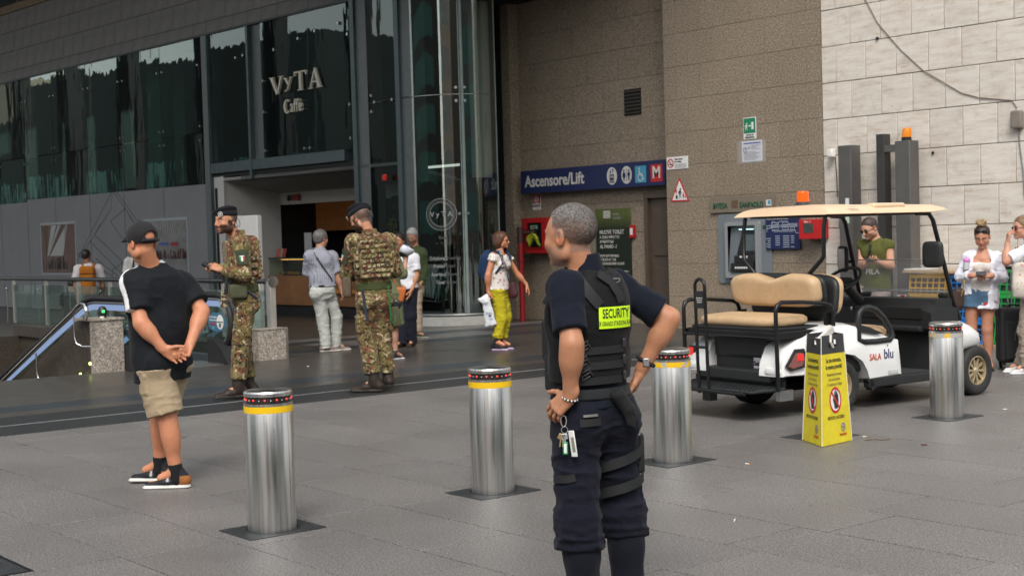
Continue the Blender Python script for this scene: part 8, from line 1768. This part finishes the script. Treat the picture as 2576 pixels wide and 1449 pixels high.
# woman in yellow trousers
f=Fig('woman in floral blouse and bright yellow trousers walking right with a navy backpack',dict(head=(0.086, 0.0, 1.555),neck=(0.052, 0.0, 1.400),pel=(0.029, 0.0, 0.88),shL=(0.150, 0.13, 1.322),shR=(-0.045, -0.12, 1.325),elL=(0.300, 0.20, 1.062),wrL=(0.425, 0.23, 0.91),elR=(-0.125, -0.17, 1.073),wrR=(-0.130, -0.13, 0.854),hipL=(0.062, 0.07, 0.83),hipR=(0.005, -0.07, 0.83),knL=(0.110, 0.08, 0.46),knR=(0.045, -0.07, 0.45),anL=(0.05, 0.06, 0.11),anR=(-0.020, -0.10, 0.12)),(.86,-.50),1.64,(-16.070,12.579),.9067,vox=.010,hvox=.0058,fem=True,skin=SK2)
f.toe=dict(L=(.95,-.25,0),R=(.88,-.45,0)); f.neckhead((.97,-.22,-.02)); f.hands['R']=hand(f.J['wrR'],(.05,.05,-1),(.9,.3,0),(.3,-.9,0),curl=(.7,.7,.8,.8),s=1.0); f.hands['L']=hand(f.J['wrL'],(.35,.0,-.93),(-.85,.1,-.2),(.1,-.9,0),curl=(.2,.25,.3,.4),spread=.09,s=.98)
f.make_body(lambda V: head_color(V,f.hc,f.hR,f.hs,SK2,(.06,.035,.02),lip=(.45,.12,.10)))
c,R,s=f.hc,f.hR,f.hs; T=lambda x,y,z: c+R@(V3(x,y,z)*s)
hair_shell(f,[E(T(0,-.020,.040),V3(.092,.112,.100),R,.02),E(T(0,-.045,-.040),V3(.094,.078,.085),R,.04),CUT(T(0,.052,.04),R@nrm(V3(0,.90,-.38))),CUT(T(0,0,-.105),R@V3(0,.25,-1)),C(T(0,.12,-.03),T(0,.03,-.06),.062,k=.02,op='-')],(.085,.032,.016),vox=.006,amp=.005,sc=45)
sunglasses(f)
def floral(base,cols,sc=26):
    t=NT('floral_cloth'); v=t.n('TexVoronoi'); v.inputs['Scale'].default_value=sc; nz=t.n('VectorMath',operation='MULTIPLY_ADD'); n0=t.n('TexNoise'); n0.inputs['Scale'].default_value=30; t.l(t.tc(),n0.inputs['Vector']); t.l(n0.outputs['Color'],nz.inputs[0]); nz.inputs[1].default_value=(.04,.04,.04); t.l(t.tc(),nz.inputs[2]); t.l(nz.outputs[0],v.inputs['Vector'])
    sc_=t.n('SeparateColor'); t.l(v.outputs['Color'],sc_.inputs[0]); c=t.ramp(sc_.outputs[0],[(0.,cols[0]),(.2,cols[1]),(.4,cols[2]),(.6,cols[3]),(.8,base)],'CONSTANT'); m=t.math('LESS_THAN',v.outputs['Distance'],t.math('MULTIPLY',sc_.outputs[1],.45)); t.col(t.mix(m,base,c)); t.set(Roughness=.9); t.bump(t.noise(18,5,dist=.5),.45,.012); return t.m
mfl=floral((.66,.62,.58),[(.38,.05,.05),(.30,.27,.20),(.45,.30,.12),(.42,.16,.15)]); J=f.J
f.shirt('floral_blouse',mfl,white3,infl=.014,sleeve=.24,hem=-.02,neckz=-.02,rs=(.066,.082),amp=.010,seed=17,loose=.016)
f.trousers('yellow_trousers',m_cloth,(.44,.37,.015),infl=.012,rt=(.108,.092,.072),hemz=.17,waist=.08,amp=.013,seed=18,extra=[E(J['an'+sd]+V3(0,0,.09),V3(.066,.066,.028),None,.02) for sd in 'LR'])
def ycs(V): c=np.tile((.013,.014,.018),(len(V),1)); return c
f.shoes(ycs,(.50,.38,.55),L=.27,h_=.075)
b=thing('navy_backpack','navy blue backpack worn by the woman in yellow trousers','backpack',f.t.location); b.rotation_euler=f.t.rotation_euler
bk=f.J['pel']+(f.J['neck']-f.J['pel'])*.60+f.RT@V3(0,-.20,.0); V,Q=grow([E(bk,V3(.145,.115,.235),f.RT,.02),BX(bk+f.RT@V3(0,.04,-.03),V3(.14,.07,.19),.05,f.RT,.03),E(bk+f.RT@V3(0,-.06,-.06),V3(.115,.08,.13),f.RT,.03)],.009,(),lambda X:(vnoise(X,12,4)-.5)*.01); obj('pack_body',mesh_np('pack_body',V,Q,m_cloth,np.tile((.012,.032,.085),(len(V),1))),b)
tp=f.torso(.034)+f.arm('R',.0)
for sd,sx in (('R',-1),('L',1)):
    a=f.J['sh'+sd]; nk=f.J['neck']; m_=a*.62+nk*.38; cc=f.J['pel']+(nk-f.J['pel'])*.6
    q=[m_+f.RT@V3(0,-.10,-.06),m_+f.RT@V3(0,-.05,.035),m_+f.RT@V3(0,.03,.05),m_+f.RT@V3(0,.105,-.01),cc+f.RT@V3((.10 if sd=='R' else -.10),.115,.05),cc+f.RT@V3((.15 if sd=='R' else -.15),.03,-.10),cc+f.RT@V3((.13 if sd=='R' else -.13),-.10,-.12)]
    MB().tube([tuple(p) for p in q],.020,8).build('shoulder_strap',M('backpack_strap',(.012,.028,.07),.85,var=.1),b,60)
b=thing('maroon_bag','maroon leather shoulder bag with patterned strap on the walking woman','shoulder bag',f.t.location); b.rotation_euler=f.t.rotation_euler
ml_=M('maroon_leather',(.06,.016,.022),.35,var=.15); V,Q=grow([C(V3(.215,-.02,.92),V3(.225,-.02,.80),.045,.075,k=.02,sq=(V3(.3,.9,0),.5)),],.008); obj('bag_body',mesh_np('bag_body',V,Q,m_shoe,np.tile((.06,.016,.022),(len(V),1))),b)
t=NT('patterned_strap'); v=t.n('TexVoronoi'); v.inputs['Scale'].default_value=38; t.l(t.tc(),v.inputs['Vector']); x=t.n('HueSaturation'); x.inputs['Saturation'].default_value=.7; x.inputs['Value'].default_value=.35; t.l(v.outputs['Color'],x.inputs['Color']); t.col(x.outputs[0]); t.set(Roughness=.9)
f.strip('patterned_strap',on_vest(interp([(.045,1.425),(.075,1.36),(.135,1.16),(.175,1.02),(.20,.96)],6),.010,prims=f.torso(.034)),.034,.004,t.m)
b=thing('white_shopping_bag','white plastic shopping bag with small blue print hanging from her hand','shopping bag',f.t.location); b.rotation_euler=f.t.rotation_euler
V,Q=grow([C(V3(-.165,-.14,.74),V3(-.10,-.14,.36),.055,.085,k=.03,sq=(V3(.2,.95,0),.45),flat=1),E(V3(-.205,-.14,.725),V3(.07,.035,.045),None,.03),C(V3(-.14,-.13,.80),V3(-.165,-.14,.70),.02,.05,k=.03)],.007,(),lambda X:(vnoise(X*np.array([1.4,1,1]),26,5)-.5)*.016); obj('bag_body',mesh_np('bag_body',V,Q,m_cloth_s,np.tile((.66,.69,.72),(len(V),1))),b)
text('garofalo',.034,M('bag_print_grey',(.30,.34,.42),.6,var=0),b,frame((-.125,-.185,.545),(1,0,-.15),(.12,0,1),(0,-1,0)),sx=.8); MB().prism([(-.02,-.015),(.018,-.015),(.02,.012),(-.004,.008),(-.02,.016)],.002,frame((-.112,-.186,.505),(1,0,0),(0,0,1),(0,-1,0))).build('cow_print',M('bag_print_blue',(.03,.10,.25),.6,var=0),b)
for k in range(3): MB().box((-.115+.017*k,-.187,.455),(.009,.002,.012)).build('print_dot',M('bag_print_blue',(0,)*3),b)
MB().tube([tuple(f.J['wrL']+V3(.034*math.cos(a),.024*math.sin(a),-.012*math.cos(a))) for a in [2*PI*i/18 for i in range(18)]],.006,6,closed=True).build('watch',m_chrome,f.t,60)
# ================================================================ people at the right by the travertine wall
f=Fig('man in olive sleeveless top and dark sunglasses looking at his phone behind the cart',dict(head=(-0.048, -0.07, 1.590),neck=(0.025, 0.0, 1.452),pel=(0.006, -0.0, 0.92),shL=(0.160, -0.08, 1.385),shR=(-0.130, 0.08, 1.39),elL=(0.185, -0.12, 1.145),wrL=(0.015, -0.27, 1.20),elR=(-0.15, -0.02, 1.15),wrR=(-0.065, -0.27, 1.21),hipL=(0.06, -0.03, 0.87),hipR=(-0.065, 0.03, 0.87),knL=(0.05, 0.0, 0.48),knR=(-0.06, -0.0, 0.48),anL=(0.05, 0.0, 0.09),anR=(-0.06, 0.0, 0.09)),(-.45,-.89),1.72,(-10.489,13.866),.6476,vox=.0095,hvox=.005,skin=(.60,.33,.22),hs=1.04,build=1.04)
SKt=(.60,.33,.22)
f.toe=dict(L=(-.3,-.9,0),R=(-.5,-.8,0)); f.neckhead((-.66,-.56,-.42)); f.hands['L']=hand(f.J['wrL'],(-.7,-.45,.1),(.3,.3,-.9),(-.3,.9,.4),curl=(.4,.4,.4,.4)); f.hands['R']=hand(f.J['wrR'],(.3,-.8,.1),(.3,.2,.9),(.9,.2,.2),curl=(.5,.5,.5,.5))
f.make_body(lambda V: head_color(V,f.hc,f.hR,f.hs,SKt,(.06,.04,.03),stubble=(.15,.10,.08),scalp=(.12,.08,.065,.7),scalpf=hairline)); short_hair(f,(.045,.030,.024),.003,.008,amp=.002,sc=90); sunglasses(f)
def tankc(V): c=np.tile((.085,.092,.022),(len(V),1)); return c
f.shirt('sleeveless_top',m_cloth,tankc,infl=.014,sleeve=.16,hem=-.06,neckz=.035,rs=(.060,.058),amp=.006,seed=21,loose=.01)
me=text_mesh('FILA',.085,extrude=0,sx=1.0,offset=.02); bm=bmesh.new(); bm.from_mesh(me); bmesh.ops.triangulate(bm,faces=bm.faces); bm.to_mesh(me); bm.free(); drape_mesh(me,frame((-.025,-.6,1.08),(1,0,0),(0,0,1),(0,-1,0)),f.torso(.014)+[C(f.J['pel']+f.up*.16,f.J['pel']-f.up*.11,.169+.0,.179,k=.05,sq=(f.ff,.72))],(0,1,0),.012); me.materials.clear(); me.materials.append(mWd); obj('lettering',me,f.t)
f.trousers('pale_pink_shorts',m_cloth,(.62,.50,.46),rt=(.108,.105,.1),waist=.07,short=.95,seed=22); f.shoes((.5,.5,.5),(.7,.7,.7)); MB().rbox((-.06,-.345,1.245),(.075,.14,.010),.004,R=Matrix.Rotation(.4,3,'X')).build('phone',m_black,f.t)
f.strip('chest_strap',on_vest(interp([(-.045,1.40),(-.055,1.30),(-.06,1.22)],4),.008,prims=f.torso(.018)),.030,.004,m_black)
SKw=(.52,.25,.16)
f=Fig('woman in open white shirt and floral denim shorts looking at her phone',dict(head=(0.035, -0.05, 1.462),neck=(0.040, 0.0, 1.300),pel=(0.002, 0.0, 0.86),shL=(0.178, 0.0, 1.222),shR=(-0.102, 0.02, 1.228),elL=(0.225, -0.02, 1.02),wrL=(0.110, -0.19, 1.045),elR=(-0.195, -0.03, 1.04),wrR=(-0.072, -0.20, 1.050),hipL=(0.085, 0.0, 0.80),hipR=(-0.078, 0.0, 0.80),knL=(0.072, -0.02, 0.45),knR=(-0.096, 0.0, 0.455),anL=(0.082, 0.0, 0.10),anR=(-0.120, 0.03, 0.10)),(-.10,-.99),1.56,(-9.027,13.773),.5802,vox=.009,hvox=.0048,fem=True,skin=SKw,hs=1.10,build=1.14)
f.toe=dict(L=(.25,-.95,0),R=(-.3,-.9,0)); f.neckhead((-.12,-.90,-.38)); f.hands['L']=hand(f.J['wrL'],(-.8,-.3,.0),(.1,.5,-.8),(.2,.8,.6),curl=(.6,.6,.7,.7),s=.95); f.hands['R']=hand(f.J['wrR'],(.85,-.25,.0),(.0,.4,-.85),(.2,.7,.6),curl=(.6,.6,.7,.7),s=.95)
J=f.J
f.make_body(lambda V: head_color(V,f.hc,f.hR,f.hs,SKw,(.02,.012,.01),lip=(.30,.07,.06)))
c,R,s=f.hc,f.hR,f.hs; T=lambda x,y,z: c+R@(V3(x,y,z)*s)
hair_shell(f,[E(T(0,-.020,.042),V3(.084,.104,.096)*s,R,.01),CUT(T(0,.060,.070),R@nrm(V3(0,.82,-.57))),CUT(T(0,0,-.02),R@nrm(V3(0,.7,-.7)))],(.035,.020,.014),vox=.0055)
hair_shell(f,[E(T(0,-.020,.158),V3(.050,.048,.040),R,.02),C(T(.03,-.03,.17),T(-.03,-.01,.19),.022,.018,k=.02)],lambda V: np.tile((.36,.24,.12),(len(V),1))*(.5+.9*vnoise(V,70,2))[:,None],name='hair_bun',vox=.0055,amp=.008,sc=40); sunglasses(f,True,(.02,.03,.06)); eyes(f.t,f.hc,f.hR,f.hs)
f.shirt('white_top',m_cloth_s,(.70,.66,.62),infl=.006,sleeve=0,hem=.01,neckz=-.085,amp=.004,seed=31,vox=.008)
wl=[p for p in f.torso(.020)]; wl+= [C(J['pel']+f.up*.10,J['pel']-f.up*.14+f.RT@V3(.0,0,0),.185,.205,k=.05,sq=(f.ff,.72))]
op=[BX(J['pel']+f.RT@V3(-.010,.16,.12),V3(.088,.16,.26),.03,f.RT,.03,'-'),C(J['pel']+f.up*.3+f.RT@V3(-.01,.12,0),J['neck']+f.RT@V3(0,.09,.03),.080,.075,k=.03,op='-'),BX(J['pel']+f.RT@V3(.16,.0,-.14),V3(.16,.3,.10),.02,f.RT,.03,'-')]
for sd in 'LR':
    a,b,c_=J['sh'+sd],J['el'+sd],J['wr'+sd]; wl+=[E(a,(.066,)*3,None,.05),C(a,b,.068,.064,k=.03),C(b,b+(c_-b)*.80,.064,.054,k=.03,flat=1)]
f.garment('open_white_shirt',wl+op+[CUT(J['neck']+f.up*.03,f.up),CUT(J['pel']-f.up*.17,-f.up)],m_cloth_s,(.74,.74,.82),.0085,f.folds(.009,12,33))
def denim(V): 
    c=np.tile((.075,.145,.23),(len(V),1)); n=vnoise(V,34,3); m=(V[:,2]<.76)&(V[:,0]>.02)&(V[:,1]<.0)&(n>.52); c[m]=(.42,.04,.06); m=(V[:,2]<.745)&(V[:,0]>.02)&(n<.36); c[m]=(.5,.5,.48); c[V[:,2]<.705]=(.32,.38,.44); return c
f.trousers('denim_shorts',m_cloth,denim,infl=.012,rt=(.112,.112,.1),waist=.085,short=.28,amp=.005,seed=34,vox=.008)
for sd in 'LR': f.shoes((.014,.013,.014),(.02,.02,.02),L=.24,h_=.04) if sd=='L' else None
MB().rbox((.018,-.275,1.075),(.11,.012,.06),.005,R=Matrix.Rotation(-.9,3,'X')).build('phone',M('phone_dark',(.05,.05,.055),.25),f.t)
b=thing('brown_shoulder_bag','brown patterned shoulder bag on a gold chain beside the denim shorts','shoulder bag',f.t.location); b.rotation_euler=f.t.rotation_euler
MB().rbox((-.215,-.04,.80),(.16,.09,.22),.04,3,R=Matrix.Rotation(.3,3,'Y')).build('body',M('brown_monogram',(.05,.024,.018),.4,var=.5,vs=60),b)
mgd=M('gold_chain',(.75,.5,.15),.25,.95); cm=MB()
for i in range(34):
    t_=i/33; p=(-.165+.02*math.sin(t_*3)-.03*t_,-.13-.02*math.sin(t_*PI),1.13-.30*t_); cm.ball(p,(.007,.005,.009),6,4)
o=cm.build('gold_chain',mgd,b,80); o['kind']='stuff'
b=thing('pink_capped_bottle','small clear bottle with pink cap tucked by her arm','bottle',f.t.location); b.rotation_euler=f.t.rotation_euler
MB().lathe([(.03,0),(.033,.02),(.033,.08),(.0,.085)],16,(-.135,-.15,1.115)).build('bottle',M('clear_plastic',(.55,.57,.60),.1,var=0),b,60); MB().ball((-.13,-.15,1.215),(.040,.035,.032),12,8).build('cap',M('pink_cap',(.62,.22,.52),.4,var=.05),b)
SKe=(.58,.30,.20)
f=Fig('woman in white tee shirt with sporty blue sunglasses touching her nose at the right edge',dict(head=(-0.035, -0.03, 1.55),neck=(0.045, 0.0, 1.39),pel=(0.060, 0.0, 0.88),shL=(0.010, -0.15, 1.312),shR=(0.085, 0.16, 1.314),elL=(-0.205, -0.20, 1.201),wrL=(-0.190, -0.14, 1.405),elR=(0.0, 0.2, 1.092),wrR=(-0.09, 0.1, 1.26),hipL=(0.045, -0.08, 0.83),hipR=(0.075, 0.08, 0.83),knL=(-0.01, -0.08, 0.45),knR=(0.064, 0.1, 0.45),anL=(-0.005, -0.12, 0.10),anR=(-0.07, 0.05, 0.10)),(-.92,-.38),1.66,(-8.485,13.830),.5503,vox=.009,hvox=.005,fem=True,skin=SKe,hs=1.10,build=1.06)
f.toe=dict(L=(-.95,-.3,0),R=(-.95,-.15,0)); f.neckhead((-.90,-.40,-.03)); f.hands['L']=hand(f.J['wrL'],(.15,.05,1),(.9,.3,0),(.3,.9,0),curl=(.65,.7,.8,.8)); f.hands['R']=hand(f.J['wrR'],(-.3,-.6,.7),(.4,-.5,-.6),(0,.5,.5),curl=(.7,.7,.8,.8))
f.make_body(lambda V: head_color(V,f.hc,f.hR,f.hs,SKe,(.1,.06,.03),lip=(.5,.15,.13))); sunglasses(f,False,(.02,.06,.12)); short_hair(f,(.20,.12,.06),.010,.010,amp=.003)
f.shirt('white_tee',m_cloth_s,(.72,.73,.78),infl=.014,sleeve=.80,hem=.02,neckz=.03,rs=(.072,.080),amp=.006,seed=41); f.trousers('beige_trousers',m_cloth,(.32,.27,.22),infl=.014,rt=(.108,.092,.086),hemz=.07,waist=.08,amp=.013,seed=42); f.shoes((.66,.66,.67),(.75,.75,.76),L=.29,h_=.08)
b=thing('floral_tote_bag','cream floral tote bag hanging from the arm of the woman at the right edge','tote bag',f.t.location); b.rotation_euler=f.t.rotation_euler
V,Q=grow([BX(V3(.0,-.20,1.0),V3(.15,.035,.19),.03,None,.02),E(V3(.0,-.215,.92),V3(.14,.06,.12),None,.04)],.008,(),lambda X:(vnoise(X,14,6)-.5)*.014); mf2=floral((.60,.54,.48),[(.5,.22,.20),(.42,.40,.30),(.60,.35,.25),(.4,.3,.25)],34); obj('bag_body',mesh_np('bag_body',V,Q,mf2,white3(V)),b)
for dx in (-.03,.05): MB().tube([(dx-.03,-.21,1.17),(dx+.0,-.21,1.28),(dx+.03,-.17,1.36)],.009,6).build('strap',M('tote_strap',(.5,.44,.38),.9),b,60)
# ================================================================ people behind the railing
SKd=(.30,.15,.09)
f=Fig('dark haired person in white tee shirt with orange backpack seen from behind at the railing',dict(head=(-0.026, -0.0, 1.47),neck=(0.012, 0.0, 1.31),pel=(0.009, -0.0, 0.80),shL=(-0.175, 0.0, 1.225),shR=(0.19, -0.0, 1.215),elL=(-0.235, 0.0, 0.94),wrL=(-0.225, -0.03, 0.70),elR=(0.25, 0.0, 0.94),wrR=(0.235, -0.03, 0.70),hipL=(-0.08, -0.0, 0.76),hipR=(0.088, -0.0, 0.76),knL=(-0.09, -0.0, 0.42),knR=(0.09, -0.0, 0.42),anL=(-0.1, -0.0, 0.09),anR=(0.1, -0.0, 0.09)),(.15,.98),1.60,(-26.0,10.60),1.1889,vox=.013,hvox=.009,skin=SKd,build=1.08)
f.toe=dict(L=(-.1,.9,0),R=(.2,.9,0)); f.neckhead((.5,.85,-.1)); f.hands['L']=hand(f.J['wrL'],(0,0,-1),(1,0,0),(0,1,0)); f.hands['R']=hand(f.J['wrR'],(0,0,-1),(-1,0,0),(0,1,0))
f.make_body(lambda V: head_color(V,f.hc,f.hR,f.hs,SKd,(.02,.012,.01))); short_hair(f,(.014,.010,.009),.014,.018); f.shirt('white_tee',m_cloth_s,(.55,.52,.52),infl=.02,sleeve=.8,hem=-.06,neckz=.03,rs=(.085,.10),amp=.008,seed=51,loose=.015); f.trousers('pale_trousers',m_cloth,(.40,.41,.40),rt=(.105,.09,.08),seed=52); f.shoes((.3,.3,.3))
b=thing('orange_backpack','orange and brown backpack worn by the person at the railing','backpack',f.t.location); b.rotation_euler=f.t.rotation_euler; bk=f.J['pel']+(f.J['neck']-f.J['pel'])*.42+f.RT@V3(0,-.20,.0)
V,Q=grow([BX(bk,V3(.14,.09,.27),.06,f.RT,.03),E(bk+f.RT@V3(0,-.08,-.07),V3(.11,.05,.15),f.RT,.02)],.011); obj('pack_body',mesh_np('pack_body',V,Q,m_cloth,lambda V:np.where((np.abs((V-bk)@f.RT[:,2]-.12)<.012)[:,None],(.05,.02,.01),(.36,.12,.012))),b)
for sx in (-.1,.1): MB().tube([tuple(f.J['neck']+f.RT@V3(sx*.9,-.12,-.08)),tuple(f.J['neck']+f.RT@V3(sx,-.04,-.0)),tuple(f.J['neck']+f.RT@V3(sx,.05,-.02))],.028,8).build('shoulder_strap',M('orange_strap',(.36,.12,.02),.9),b,60)
f=Fig('person in pale tee shirt standing behind the old man and the railing',dict(head=(-0.005, -0.0, 1.60),neck=(-0.005, 0.0, 1.42),pel=(-0.005, -0.0, 0.88),shL=(-0.20, -0.0, 1.335),shR=(0.20, -0.0, 1.335),elL=(-0.25, 0.0, 1.068),wrL=(-0.25, -0.0, 0.82),elR=(0.25, -0.0, 1.05),wrR=(0.25, -0.0, 0.802),hipL=(-0.09, -0.0, 0.84),hipR=(0.09, 0.0, 0.84),knL=(-0.1, -0.0, 0.46),knR=(0.1, -0.0, 0.46),anL=(-0.1, 0.0, 0.09),anR=(0.1, -0.0, 0.09)),(0,.99),1.68,(-25.15,11.26),1.1499,vox=.014,hvox=.010,skin=SK4,build=1.1)
f.toe=dict(L=(-.1,.9,0),R=(.2,.9,0)); f.neckhead((.2,.95,0)); f.make_body(lambda V: head_color(V,f.hc,f.hR,f.hs,SK4,(.02,.012,.01))); short_hair(f,(.03,.02,.016),.012,.014); f.shirt('pale_tee',m_cloth_s,(.50,.49,.47),infl=.02,sleeve=.75,hem=-.06,rs=(.08,.09),amp=.008,seed=53); f.trousers('grey_trousers',m_cloth,(.12,.12,.13),seed=54); f.shoes((.1,.1,.1))
MB().tube([(-.10,-.10,1.42),(-.13,-.14,1.25),(-.12,-.14,1.05)],.018,6).build('bag_strap',m_black,f.t,60)
def seated(label,loc,rz,top,hair,skin,fw_):
    f=Fig(label,dict(head=(0,.02,.90),neck=(0,0,.74),pel=(0,0,.24),shL=(-.16,0,.66),shR=(.16,0,.66),elL=(-.20,.16,.46),wrL=(-.04,.34,.50),elR=(.20,.16,.46),wrR=(.04,.34,.50),hipL=(-.09,.02,.22),hipR=(.09,.02,.22),knL=(-.12,.38,.48),knR=(.12,.38,.48),anL=(-.10,.62,.09),anR=(.10,.62,.09)),(0,.99),1.6,loc,rz,vox=.014,hvox=.010,fem=True,skin=skin)
    f.toe=dict(L=(0,1,0),R=(0,1,0)); f.neckhead((0,.9,-.4)); f.make_body(lambda V: head_color(V,f.hc,f.hR,f.hs,skin,(.02,.012,.01))); short_hair(f,hair,.018,.016)
    f.shirt('top',m_cloth,top,infl=.018,sleeve=.7,hem=.0,rs=(.07,.075),seed=61); f.trousers('dark_trousers',m_cloth,(.02,.02,.025),rt=(.1,.085,.08),seed=62,hemz=.1,short=None); f.shoes((.1,.1,.1)); return f
seated('dark haired person in black sitting on the ground behind the railing',(-27.6,10.9),1.1,(.012,.012,.014),(.02,.012,.010),SK4,0)
seated('person in yellow top sitting behind the railing right of the orange backpack',(-26.1,11.55),2.3,(.50,.33,.02),(.03,.02,.016),SK4,0)
